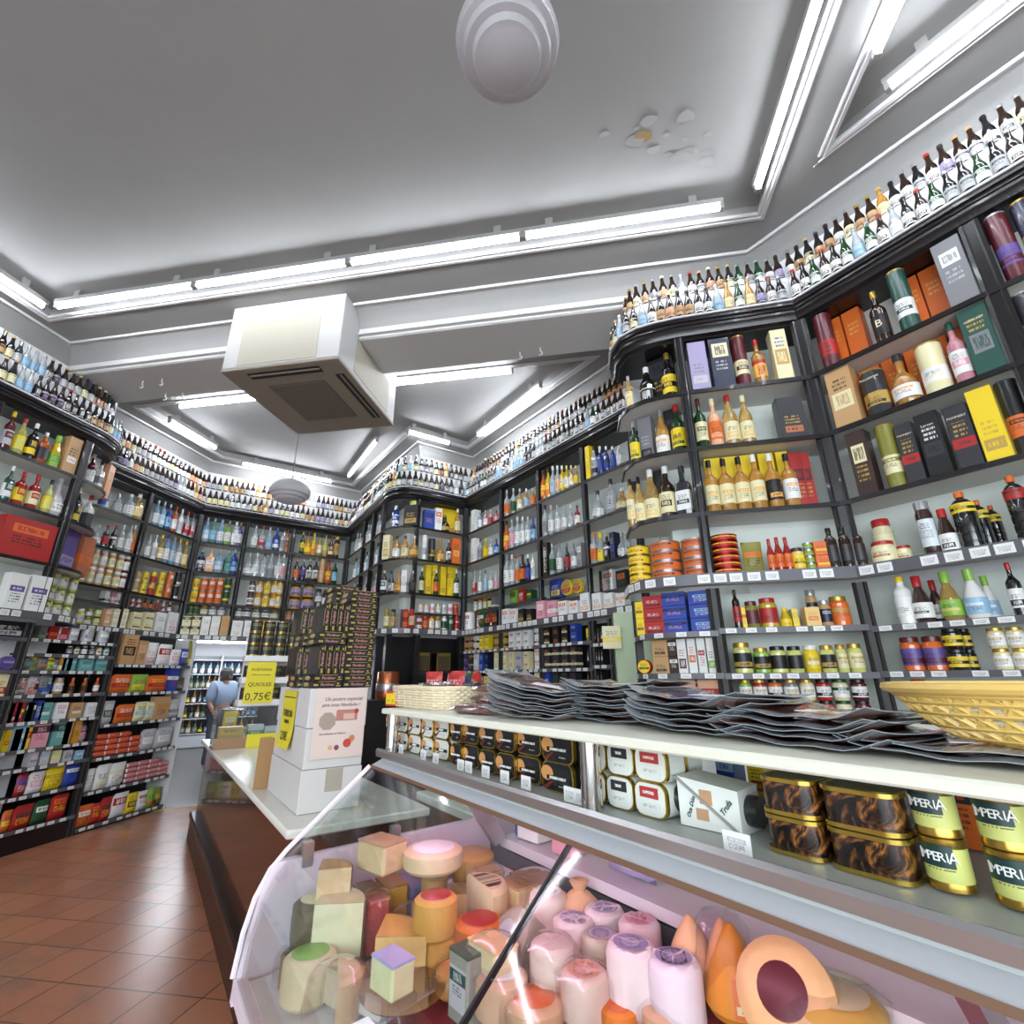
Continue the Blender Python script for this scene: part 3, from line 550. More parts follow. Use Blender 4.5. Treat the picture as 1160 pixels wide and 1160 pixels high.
def put(kind, w, h, d, body, lab, cap, loc, rz, place, anchor, look=None, near=None, group=None, tilt=0.):
    if near is None: near = (Vector(loc) - CAM).length < 3.9
    parts = mk(kind, w, h, d, body, lab, cap, near); nm, noun, cat = KIND[kind]
    root = link(nm, parts[0][1], None, (loc[0], loc[1], loc[2] + .0012), rz)
    if tilt: root.rotation_euler = (0, tilt, rz)
    for pn, me, off in parts[1:]: link(pn, me, root, off)
    if not look:
        w1 = lambda k: CO[k][1].replace(' glass', '') if k in CO else ''
        if kind in PROF: look = w1(body) + ' ' + noun + ((' with ' + w1(lab) + ' label') if lab != '-' else '') 
        elif kind == 'j': look = w1(body) + ' ' + noun + ' with ' + w1(cap) + ' lid'
        elif kind in 'yc': look = w1(body) + ' ' + noun + ' with ' + w1(lab) + ' label'
        elif kind == 't': look = w1(body) + ' ' + noun
        elif kind == 'o': look = w1(body) + ' ' + noun
        else: look = w1(body) + ' and ' + w1(lab) + ' ' + noun if lab != body else 'plain ' + w1(body) + ' ' + noun
    root['category'] = cat
    ITEMS.append((root, look, place, anchor, group or ''))
    return root
LV_UP = [2.054, 2.51, 2.965, 3.41, 3.83]
LV = {'RW': [1.215, 1.4725, 1.7275, 2.02, 2.4625, 2.925, 3.3625, 3.83], 'RC': [1.225, 1.475, 1.715, 2.02, 2.4625, 2.925, 3.3625, 3.83], 'R': [1.215, 1.4775, 1.716, 2.02, 2.4625, 2.925, 3.3625, 3.83], 'RRl': [1.28, 1.54, 1.785, 2.0], 'LLA': [1.10, 1.33, 1.55, 1.83, 2.0], 'LLB': [.19, .465, .70, .86, 1.10, 1.335, 1.55, 1.705, 1.84, 2.0], 'LLC': [.05, .37, .685, 1.01, 1.325, 1.625, 2.0], 'CS': [1.36]}
RATIO = {'d': 2.4, 'b': 3.6, 'w': 3.5, 'q': 3.3, 'r': 1.9, 's': 4.2, 'e': 3.4, 'h': 4., 'v': 2.6, 'l': 3.1}
def bay(run, z, sb, x0, x1, ytop, spec, place, anchor='', group=None, shelf_y=None):
    """one shelf's worth of goods, named by kind.body.label.cap; spread between two image columns or set with @x0-x1^top"""
    R = RUN[run]; toks = spec.split(); free = [t for t in toks if '@' not in t]; nf = len(free); k = 0
    for t in toks:
        look = None; sbx = sb; yt = ytop; n = 1
        txt = None
        if '!' in t: t, txt = t.split('!')
        if '=' in t: t, look = t.split('='); look = look.replace('_', ' ')
        if '*' in t: t, q = t.split('*'); n = int(q)
        if '~' in t: t, q = t.split('~'); sbx = float(q)
        if '^' in t: t, q = t.split('^'); yt = float(q)
        if '@' in t: t, q = t.split('@'); a, b = [float(v) for v in re.match(r'(-?[\d.]+)-(-?[\d.]+)', q).groups()]
        else:
            a = x0 + (x1 - x0) * k / nf; b = x0 + (x1 - x0) * (k + 1) / nf; g = (b - a) * .05; a += g; b -= g; k += 1
        t = (t.split('.') + ['-', '-', '-'])[:4]; kind, body, lab, cap = t
        sb_ = sbx; ua, ub = R.u(a, 700, z, sb_), R.u(b, 700, z, sb_); uc = (ua + ub) / 2
        p = R.at(uc, sb_); v = Vector((p.x, p.y)).normalized(); cs = abs(v.dot(R.n)); sn = abs(v.dot(R.t)); w = abs(ub - ua)
        if run in ('LW', 'LR1', 'LR2', 'BL1', 'BL2', 'BL3', 'M1', 'M2', 'M3', 'BR', 'RR1', 'RR2', 'RR3', 'RR4', 'RW', 'R', 'R2'):
            L_ = (R.q - R.p).length; m0 = .057 if run == 'R' else .036; m1 = .057 if run == 'RW' else .05 if run == 'R' else .036
            wv = w * (max(abs(v.dot(R.n)), .3) if kind in PROF or kind in 'jcyo' else 1)
            if wv < L_ - m0 - m1 and z > 2.06: uc = min(max(uc, m0 + wv / 2), L_ - m1 - wv / 2); p = R.at(uc, sb_)
        h = max(.03, z_for(p.x, p.y, yt) - z)
        nx_ = [q for q in (LV.get(run) or LV_UP) if q > z + .09]
        if nx_: h = min(h, nx_[0] - z - .034)
        sb_ = max(sb_, .036) if z > 2.06 or z < 2. else sb_
        if sb_ != sbx: p = R.at(uc, sb_)
        if kind in PROF or kind in 'jcyo':
            w = w * cs if cs > .25 else w * .3
            if kind in PROF: w = min(w, h / RATIO[kind] * 1.35); w = max(w, h / RATIO[kind] * .72)
            w = round(w, 3); off = w / 2; d = w
        else:
            d = {'x': .08, 'g': .06, 'f': .06, 't': .04}[kind]
            if kind == 'x':
                if h > .2: d = .09
                dep = d * sn / max(cs, .3)
                w = max(w - dep * .35, w * .7)
                d = min(d, .2)
            w = round(w, 3); off = 0
        h = round(h / n, 3)
        for i in range(n):
            c = R.at(uc, sb_ + off); l2 = look; 
            root = put(kind, w, h - (.001 if n > 1 else 0), d, body, lab, cap, (c.x, c.y, z + i * h), R.rz + 0, place, anchor, l2, group=group)
            if txt:
                ink = P('ink_' + ('pale' if body in ('bk', 'dg', 'dk', 'db', 'br') and lab not in ('ye', 'wh') else 'deep'), 'd9cfae' if body in ('bk', 'dg', 'dk', 'db', 'br') and lab not in ('ye', 'wh') else '2a1c1a', .5); vert = txt[0] == '^'; tx = txt.strip('^').replace('_', ' ')
                yy = -.0025 if kind == 'x' else -w / 2 * (1.02 if kind in PROF else .98); zz = h * (.5 if vert else .8 if kind in 'xo' else .34)
                if kind == 'o': yy = -w / 2 * 1.03
                put_text(tx, (h * 1.15 if vert else w * 1.25) / max(len(tx), 1.6), ink, root, 0, yy, zz, roll=-PI / 2 if vert else 0)
            if n > 1: root['tier'] = ('topmost' if i == n - 1 else 'lowest' if i == 0 else 'second from top' if i == n - 2 else 'second from bottom' if i == 1 else 'third from top' if i == n - 3 else 'third from bottom') if n > 2 else ('upper' if i else 'lower')
ORD = ['first', 'second', 'third', 'fourth', 'fifth', 'sixth', 'seventh', 'eighth', 'ninth', 'tenth', 'eleventh', 'twelfth', 'thirteenth', 'fourteenth', 'fifteenth', 'sixteenth', 'seventeenth', 'eighteenth', 'nineteenth', 'twentieth'] + ['%dth' % k for k in range(21, 60)]
def write_labels():
    from collections import defaultdict
    g = defaultdict(list)
    for o, look, place, anchor, grp in ITEMS: g[(look, o.get('tier', ''), place)].append((o, anchor, grp))
    seen = defaultdict(int)
    for (look, tier, place), L in g.items():
        for i, (o, anchor, grp) in enumerate(L):
            t = (tier + ' ' if tier else '') + look
            if len(L) == 1: lab = '%s, %s' % (t, place)
            else: lab = '%s %s %s, %s' % (ORD[i], t, anchor, place)
            wd = lab.split()
            if len(wd) > 16: lab = ' '.join(lab.replace(' with ', ' ').replace(' the ', ' ').split()[:16])
            if len(lab.split()) < 4: lab += ' on the shelf'
            seen[lab] += 1
            o['label'] = lab; o['group'] = grp or ('goods on the ' + place.replace(' the ', ' ') if False else place)
            if 'tier' in o: del o['tier']
# ---- the near right wall: whisky, oranges boxes, sauces
A = 'from inner corner'
G = 'whisky gifts on the orange-backed shelves'
bay('R', 3.3625, .03, 915, 1110, 340, 'y.ma.rd.go@929-950^356 x.or.or.am@944-967^346~.2 x.or.or.am@968-990^336~.2 b.br.bk.go@991-1011^328!B y.dk.wh.go@1019-1042^304 x.or.or.am@1040-1060^299~.2 x.or.or.am@1061-1086^289~.2 x.gy.wh.si@1081-1116^272', 'top orange-backed shelf', A, G)
bay('R', 2.925, .03, 950, 1150, 400, 'x.ta.cr.br@946-977^419=gold_box_with_slanted_band o.dg.go.go@980-1010^419!TULLAMORE x.or.or.am@962-988^414~.2 x.or.or.am@988-1014^405~.2 x.or.or.am@1015-1041^396~.2 x.or.or.am@1042-1068^385~.2 r.am.wh.dg@1013-1041^398 y.cr.wh.go@1047-1079^388 x.or.or.am@1069-1095^374~.2 x.or.or.am@1096-1120^364~.2 b.pk.wh.dk@1083-1106^363 x.dk.gy.go@1115-1152^346!GLENLIVET x.or.or.am@1152-1174^345~.17', 'middle orange-backed shelf', A, G)
bay('R', 2.4625, .03, 972, 1150, 470, 'x.db.cr.go@972-997^489 y.ol.cr.go@1004-1028^481 x.dg.rd.go@1028-1051^480=black_box_with_red_emblem!POMMERY x.bk.dg.wh@1053-1082^468=black_satin_spirit_box!Larsen x.dg.rd.go@1087-1117^459=black_box_with_red_emblem!POMMERY x.ye.go.mu@1118-1151^440=bright_yellow_spirit_box y.bk.or.dg@1153-1182^430', 'third shelf above the mayonnaise jars', A, G)
bay('R2', 3.3625, .03, 1140, 1180, 236, 'y.ma.pu.si@1140-1168^236=plum_gift_tube y.nv.go.go@1172-1200^220=navy_gift_tube', 'top shelf past the outermost post', A, G)
bay('R2', 2.925, .03, 1140, 1180, 330, 'y.dg.si.si@1160-1186^330=charcoal_gift_tube', 'middle shelf past the outermost post', A, G)
G = 'sauces and jars on the grey ledge'
bay('R', ZL, .03, 985, 1160, 600, 'j.cr.cr.rd@985-1015^613 j.cr.cr.rd@1014-1034^618~.1 j.cr.cr.rd@993-1018^588~.13=raised_mayonnaise_jar j.db.cl.si@1046-1067^568=tall_clear_jar_of_dried_mushrooms v.br.wh.rd@1066-1088^576 l.bk.ye.or@1087-1117^556 l.bk.ye.or@1113-1130^566~.13 l.bk.ye.or@1128-1144^572~.18 l.bk.rd.or@1152-1180^538', 'ledge under the orange-backed shelves', A, G)
bay('R', 1.716, .03, 1015, 1165, 650, 's.wh.wh.ye@1016-1038^653=white_squeeze_bottle d.db.wh.rd@1033-1059^652=maple_syrup_bottle d.db.wh.rd@1058-1072^657~.12=maple_syrup_bottle d.ho.lm.lm@1066-1093^647=oval_salad_dressing_bottle d.wh.lb.lm@1093-1123^644=white_dressing_bottle d.wh.lb.lm@1118-1134^652~.12=white_dressing_bottle b.bk.wh.rd@1148-1167^637', 'first shelf below the ledge, behind yellow basket', A, G)
bay('R', 1.4775, .03, 1021, 1172, 722, 'j.or.pu.ma@1021-1047^722=purple_label_curry_jar j.or.pu.ma@1047-1073^721=purple_label_curry_jar j.bk.ye.bk@1073-1098^710*2=black_jar_with_yellow_arch_label j.bk.ye.bk@1094-1110^712~.12*2=black_jar_with_yellow_arch_label j.cr.wh.go@1126-1149^711*2=cream_jar_with_white_label j.cr.wh.go@1149-1172^710*2=cream_jar_with_white_label', 'second shelf below the ledge, behind yellow basket', A, G)
bay('R', 1.215, .05, 1040, 1060, 770, 'j.db.cr.rd@1039-1060^770', 'lowest visible shelf behind yellow basket', A, G)
# ---- case beside it (flat part) with the whisky rows
A = 'from curved end'
G = 'whisky beside the curved corner'
bay('RW', 3.3625, .03, 783, 905, 385, 'x.lc.lg.gy@785-807^387 x.nv.cr.si@810-835^383=blue_box_with_cream_band y.ma.cr.go@837-855^379 b.am.rd.rd@858-875^381 x.cr.go.bl@882-902^373=pale_gold_box', 'top shelf left of inner corner'.replace('left of', 'beside'), A, G)
bay('RW', 2.925, .04, 790, 920, 450, 'b.gn.cr.ma@791-806^449 b.pe.or.cr@807-823^449=pink-orange_bottle w.ho.cr.rd@824-843^444 w.ho.cr.cr@843-860^445 x.dg.co.go@886-919^450=black_box_with_bottle_picture', 'second shelf of inner corner case', A, G)
bay('RW', 2.4625, .03, 803, 940, 515, 'b.am.cr.bk@803-820^519 b.am.cr.bk@820-838^517 b.am.cr.bk@838-856^515 b.am.cr.wh@856-874^512 b.am.bk.wh@875-893^511 b.am.wh.bk@894-913^511 x.ye.go.mu@806-826^516~.16 x.ye.go.mu@827-847^514~.16 x.ye.go.mu@848-868^511~.16 x.ye.go.mu@869-889^509~.16 x.ye.go.mu@890-906^508~.16 x.rd.ma.go@904-922^513~.14 x.rd.ma.go@922-940^513~.14', 'third shelf of inner corner case', A, G)
G = 'tins and sauces on the ledge by the curved corner'
bay('RW', ZL, .02, 811, 990, 610, 'c.rd.ye.rd@811-845^604*6=red_flat_tin g.ol.or.br@845-869^613=bag_of_dried_beans_with_orange_tag h.rd.or.rd@873-882^610 h.rd.or.rd@882-892^608 h.rd.or.rd@892-902^608 j.ho.ye.dg@901-917^620 c.lm.rd.si@916-928^614*4=small_vegetable_tin x.or.ye.rd@926-946^613*2=orange_spice_box s.br.dg.bk@942-957^597~.0 s.br.dg.bk@958-973^596~.0 s.br.dg.bk@973-988^595~.0', 'ledge of inner corner case', A, G)
bay('RC', ZL, .03, 708, 806, 610, 'c.ye.rd.go@709-735^618*4=yellow_and_red_tin c.or.bk.si@734-770^613*4=wide_orange_tin c.or.bk.si@771-806^609*4=wide_orange_tin', 'ledge of the curved corner', A, G)
G = 'bottles in the curved corner'
bay('RC', 3.3625, .05, 712, 770, 400, 's.ho.cr.si@710-717^425 w.bk.wh.wh@724-742^413=dark_bottle_with_white_label x.bk.dg.go@737-768^400~.14=black_hamper_box_with_tags b.bk.ye.go@750-767^397=black_bottle_with_yellow_foot', 'top curved corner shelf', A, G)
bay('RC', 2.925, .05, 712, 780, 460, 'b.gn.ye.si@714-725^476 x.gy.dg.si@726-743^470~.13=grey_picture_box w.am.wh.si@743-759^459 x.bk.dg.rd@757-775^462~.13=plain_black_box b.gn.ye.rd@761-778^453=green_bottle_with_yellow_label_and_red_cap!J&B', 'second curved corner shelf', A, G)
bay('RC', 2.4625, .05, 712, 786, 530, 's.ho.cr.bk@712-719^542 w.ho.cr.bk@719-731^539 w.ho.cr.wh@729-748^530 b.br.cr.wh@747-766^526 q.dg.wh.dg@767-785^526=dark_square_bottle_with_figure_label x.bk.dg.si@738-756^534~.15=black_box', 'third curved corner shelf', A, G)
G = 'jars of mustard and pickles'
bay('RW', 1.7275, .04, 833, 972, 675, 's.br.rd.bk@834-843^668 x.ye.rd.rd@842-848^688~.06=narrow_yellow_box j.ol.ma.ma@848-864^681 j.mu.rd.rd@865-887^677=big_salsa_jar!SALSA v.ye.ye.ye@887-900^688=squat_mustard_bottle x.ye.mu.mu@899-908^690~.07=small_yellow_box x.ho.or.go@914-933^688=square_gold-lidded_jar j.ta.nv.si@933-948^680 j.ta.dg.si@920-934^668~.13=tall_ribbed_jar j.or.or.go@947-971^675', 'first shelf under the inner corner ledge', A, G)
bay('RW', 1.4725, .04, 835, 986, 730, 'j.pg.bk.go@835-857^728 j.lm.bk.go@858-877^734 j.pg.bk.bk@877-897^732 j.pg.bk.bk@897-915^732 j.ye.ye.wh@916-934^731=plain_yellow_mustard_jar j.pg.bk.go@935-953^731 j.pg.cr.go@953-966^730 j.pg.cr.go@967-986^729', 'mustard shelf under the inner corner ledge', A, G)
bay('RW', 1.215, .04, 842, 1000, 768, 'j.lm.wh.go@844-859^767*2 j.rd.wh.go@860-877^767*2 j.or.wh.bk@878-895^768*2 j.gy.wh.go@896-914^767*2 j.cr.wh.go@915-933^767*2 j.rd.wh.bk@934-952^768*2 j.cr.wh.gn@953-973^767*2 j.ma.wh.bk@975-995^767*2', 'pesto shelf just above the sausage packs', A, G)
G = 'chocolate boxes in the curved lower shelves'
bay('RC', 1.715, .04, 718, 818, 675, 'x.ye.dg.rd@721-732^682*2=yellow_tub_carton x.rd.ma.wh@730-755^675*3=red_chocolate_box x.bl.nv.pk@752-781^671*3=blue_chocolate_box x.bl.lb.wh@783-817^669*3=bright_blue_bag_pack', 'upper curved shelf under the ledge', A, G)
bay('RC', 1.475, .04, 720, 822, 722, 't.ye.dg.rd@722-737^727~.02=yellow_cocoa_tub x.ta.br.db@740-760^720*2=tan_biscuit_box x.db.wh.wh@759-770^720*2=dark_wafer_box x.wh.ma.rd@769-781^717=white_bar_box_with_crimson_band x.wh.or.or@781-792^717=white_bar_box_with_orange_band x.wh.rd.rd@792-803^717=white_bar_box_with_red_band x.wh.lm.gn@803-814^716=white_bar_box_with_green_band x.wh.lm.gn@814-822^716=white_bar_box_with_green_band', 'middle curved shelf under the ledge', A, G)
bay('RC', 1.225, .04, 722, 825, 770, 'x.nv.bl.wh@724-732^772=small_navy_box t.ye.dg.rd@732-751^769~.02=yellow_cocoa_tub t.ye.dg.rd@751-771^767~.02=yellow_cocoa_tub x.pe.ma.rd@772-793^769=peach_box_with_round_emblem x.pe.rd.rd@794-820^768=peach_box_with_round_emblem', 'lowest curved shelf behind sausage packs', A, G)
# ---- long back shelves (gin, vodka, then the boxes)
A = 'from niche corner'
G = 'spirits in the long back bays'
for run, z, y, x0, x1, yt, sp, pl in (
 ('RR1', ZT, 0, 532, 563, 578, 'x.wh.lg.lg b.lb.wh.si b.pk.wh.si b.pk.rd.pk b.rd.pk.bk', 'top shelf, first back bay'),
 ('RR1', Z2, 0, 532, 563, 610, 'x.wh.lg.lg b.cl.gy.bk q.ye.ye.ye b.cl.wh.si b.bl.lb.bl', 'second shelf, first back bay'),
 ('RR1', Z3, 0, 532, 563, 646, 'b.cl.rd.si b.cl.wh.si b.cl.lb.bl b.cl.wh.si q.lg.pk.si', 'third shelf, first back bay'),
 ('RR2', ZT, 0, 568, 605, 553, 'b.cl.or.si b.cl.gn.si b.ho.wh.si b.ho.lb.wh b.am.or.si', 'top shelf, second back bay'),
 ('RR2', Z2, 0, 568, 605, 585, 'b.or.ye.br b.cl.pk.si b.cl.wh.wh b.cl.wh.wh b.cl.wh.si b.bl.lb.bl', 'second shelf, second back bay'),
 ('RR2', Z3, 0, 568, 605, 628, 'b.cl.wh.si b.cl.wh.wh b.cl.or.rd q.bk.or.bk b.nv.bl.wh s.wh.lg.si', 'third shelf, second back bay'),
 ('RR3', ZT, 0, 611, 654, 527, 'b.or.ye.br b.ye.or.br b.cl.lb.wh b.cl.pe.wh b.ye.cr.wh b.ye.wh.ye b.ho.wh.wh b.ho.ye.ye', 'top shelf, third back bay'),
 ('RR3', Z2, 0, 611, 656, 572, 'b.cl.gy.bk b.cl.wh.pk b.cl.wh.si b.cl.wh.si b.cl.lg.wh b.rd.wh.ma', 'second shelf, third back bay'),
 ('RR3', Z3, 0, 611, 661, 615, 'x.bk.dg.wh!^POMMERY b.cl.gn.si b.cl.wh.gy b.dg.rd.gy b.gy.wh.gy x.gy.wh.si', 'third shelf, third back bay'),
 ('RR4', ZT, 0, 661, 704, 505, 'x.ye.ye.mu b.cl.dg.br b.bl.bl.wh b.bl.nv.wh b.bl.bl.wh s.lg.wh.wh', 'top shelf, fourth back bay'),
 ('RR4', Z2, 0, 665, 708, 555, 'r.cl.wh.dg@668-680 b.cl.lg.dg@684-696^542 r.am.cr.cl@694-709^552', 'second shelf, fourth back bay'),
 ('RR4', Z3, 0, 667, 714, 603, 'q.cl.or.or v.cl.ye.ye q.bk.wh.si x.nv.bl.si r.cl.wh.si s.cl.si.si', 'third shelf, fourth back bay')):
    bay(run, z, .04, x0, x1, yt, sp, pl, A, G)
G = 'biscuit boxes on the long back ledge'
bay('RR1', 2.34 - .03, .13, 528, 561, 676, 'j.cr.wh.ma j.cr.wh.ma j.ho.wh.rd j.ol.cr.go j.br.cr.go x.gy.wh.dg', 'raised step, first back bay', A, G)
bay('RR1', ZL, .01, 520, 562, 693, 'c.wh.rd.rd j.pk.wh.rd c.rd.wh.rd g.gn.wh.or@537-548^690 x.bk.or.go@548-556^693 x.bk.or.go@556-564^692', 'ledge, first back bay', A, G)
bay('RR2', 2.31, .13, 567, 604, 668, 'x.lm.gn.wh x.bk.go.go x.rd.wh.wh x.gn.ye.lm', 'raised step, second back bay', A, G)
bay('RR2', ZL, .01, 567, 604, 690, 'x.wh.or.dg x.wh.or.dg x.bk.go.go x.bk.go.ye', 'ledge, second back bay', A, G)
bay('RR3', 2.25 + .03, .13, 609, 659, 658, 'x.gn.rd.wh@609-619 x.bl.ye.wh@620-634^652 t.go.rd.ye@636-648^652~.12 t.go.rd.ye@648-659^655~.12', 'raised step, third back bay', A, G)
bay('RR3', ZL, .01, 606, 656, 681, 'x.pk.wh.rd x.pk.wh.bk x.wh.or.dg x.wh.or.dg', 'ledge, third back bay', A, G)
bay('RR4', 2.25, .13, 666, 712, 646, 'x.bk.rd.go x.wh.or.dg x.bk.or.gn', 'raised step, fourth back bay', A, G)
bay('RR4', ZL, .01, 656, 710, 672, 'x.wh.pe.dg x.wh.pe.dg x.wh.pe.dg x.wh.pe.rd', 'ledge, fourth back bay', A, G)
G = 'biscuit boxes under the long back ledge'
for x0, x1, z, yt, sp, pl in ((523, 554, 1.785, 718, 'x.ta.db.dg*2 x.ta.db.dg*2 x.wh.bk.dg*2 x.ye.wh.dg*2 x.ye.wh.dg*2', 'upper shelf, first low bay'), (558, 600, 1.785, 712, 'x.go.bk.dg*2 x.go.bk.dg*2 x.wh.dg.or*2 x.wh.dg.or*2 x.wh.dg.or*2', 'upper shelf, second low bay'), (604, 655, 1.785, 706, 'x.wh.bk.or*2 x.bk.cr.go*2 x.bk.rd.go*2 x.bk.cr.go*2 x.bl.nv.wh*2', 'upper shelf, third low bay'),
 (523, 554, 1.54, 740, 'x.pu.dg.wh*2 x.dg.ta.go*2 x.wh.lb.gy*2 x.bl.lb.wh*2 x.nv.bl.lb*2', 'middle shelf, first low bay'), (558, 600, 1.54, 738, 'x.cr.wh.go*2 x.cr.wh.bk*2 x.cr.lg.bk*2 x.lg.bl.gy*2 x.cr.rd.gy*2', 'middle shelf, second low bay'), (604, 655, 1.54, 733, 'x.wh.or.rd*2 x.dg.cr.or*2 x.dg.cr.or*2 x.dg.cr.or*2 x.dg.cr.or*2', 'middle shelf, third low bay'),
 (523, 554, 1.28, 766, 'x.or.ye.rd x.ye.rd.ma x.or.rd.ye x.cr.ye.rd', 'bottom shelf, first low bay'), (558, 600, 1.28, 763, 'x.nv.bl.si x.cr.or.go x.bl.lb.wh x.dg.go.or x.bl.pu.wh', 'bottom shelf, second low bay'), (604, 655, 1.28, 762, 'x.cr.wh.or x.bl.lb.wh x.dg.gn.go x.dg.gn.go x.dg.gn.ye', 'bottom shelf, third low bay')):
    bay('RRl', z, .04, x0, x1, yt, sp, pl, A, G)
G = 'packets beside the green pier'
bay('RRl', 1.755, .04, 664, 684, 712, 'x.ye.dg.bk x.dg.ye.wh x.bk.wh.si x.dg.or.si x.bk.wh.si', 'top shelf beside green pier', A, G)
bay('RRl', 1.56, .04, 665, 684, 735, 'x.bk.wh.si x.bk.wh.si x.bk.wh.si x.bk.wh.si x.bk.wh.si x.bk.wh.si', 'second shelf beside green pier', A, G)
bay('RRl', 1.35, .04, 665, 684, 749, 'x.bk.wh.si x.bk.wh.si x.bk.wh.si x.bk.wh.si x.bk.wh.si', 'third shelf beside green pier', A, G)
bay('RRl', 1.15, .04, 666, 685, 768, 'x.lg.wh.dg x.lg.wh.dg x.pu.lg.wh', 'low shelf beside green pier', A, G)
# ---- round-cornered middle case
A = 'from rounded corner'
G = 'spirits in the round-cornered middle case'
for run, z, x0, x1, yt, sp, pl in (
 ('BC', ZT, 436, 474, 572, 's.bl.wh.si x.bk.go.go r.cl.cr.go@455-463^578 y.pg.ol.go@460-471^564~.12', 'top rounded shelf'), ('BC', Z2, 431, 471, 606, 'x.cr.go.br w.am.wh.bk w.am.cr.ma r.am.go.si', 'second rounded shelf'), ('BC', Z3, 428, 469, 646, 's.dg.wh.si w.br.wh.bk r.am.bk.co x.wh.si.gy w.br.dg.si', 'third rounded shelf'),
 ('BR', ZT, 481, 524, 575, 'x.bl.nv.go@480-492^578 x.wh.or.rd@492-501^576 x.ye.go.mu@499-524^573~.16=long_yellow_backing_box r.bk.go.go@500-512^582 b.am.cr.wh@516-523^576', 'top shelf over the dark niche'), ('BR', Z2, 478, 522, 610, 'y.wh.lg.si@478-484^606 y.bk.go.go@486-494^610 r.am.go.go@495-505^610 b.br.wh.si@506-512^611 x.or.am.br@512-522^610', 'second shelf over the dark niche'),
 ('BR', Z3, 476, 521, 645, 'b.gn.cr.wh@476-480^643 x.ye.go.mu@481-488^640~.1 x.ye.mu.go@488-495^640~.1 b.gn.or.wh@492-497^645 x.ye.go.mu@498-505^642~.1 x.ye.mu.go@506-513^642~.1 x.ye.go.mu@512-518^643~.12 b.gn.wh.wh@515-521^645', 'third shelf over the dark niche'),
 ('BC', ZL, 432, 468, 690, 'j.ol.cr.go j.ol.ta.dg x.gy.ol.dg j.rd.or.rd*2 j.rd.pe.rd', 'ledge of the rounded corner'), ('BR', 2.27, 474, 521, 684, 'j.cr.wh.pk j.cr.wh.pk j.wh.pk.wh j.pg.wh.si j.wh.lg.si j.wh.pk.wh j.or.rd.rd', 'raised step over the dark niche'), ('BR', ZL, 472, 522, 698, 'j.rd.wh.rd*2 j.rd.or.rd j.ye.wh.rd j.ol.wh.go j.wh.gn.si c.gn.wh.si c.rd.wh.rd*2', 'ledge over the dark niche')):
    bay(run, z, .04, x0, x1, yt, sp, pl, A, G)
for r_, xs_ in (('M1', ((399, 410), (397, 408), (395, 405))), ('M2', ((412, 421), (410, 419), (408, 417))), ('M3', ((424, 434), (422, 431), (420, 429)))):
    nmx = {'M1': 'innermost', 'M2': 'middle', 'M3': 'outer'}[r_]
    for (a, b), z, yt, sp, pl in zip(xs_, (ZT, Z2, Z3), {'M1': (604, 632, 655), 'M2': (594, 625, 650), 'M3': (583, 615, 650)}[r_], ('b.cl.lg.si b.cl.wh.si b.ho.wh.si', 'b.cl.wh.bk b.cl.lb.si b.cl.cr.go', 'b.cl.pk.si b.gn.wh.si b.cl.wh.rd'), ('top', 'second', 'third')):
        bay(r_, z, .05, a, b, yt, sp, '%s shelf, %s narrow bay' % (pl, nmx), A, 'bottles in the narrow inner bays')
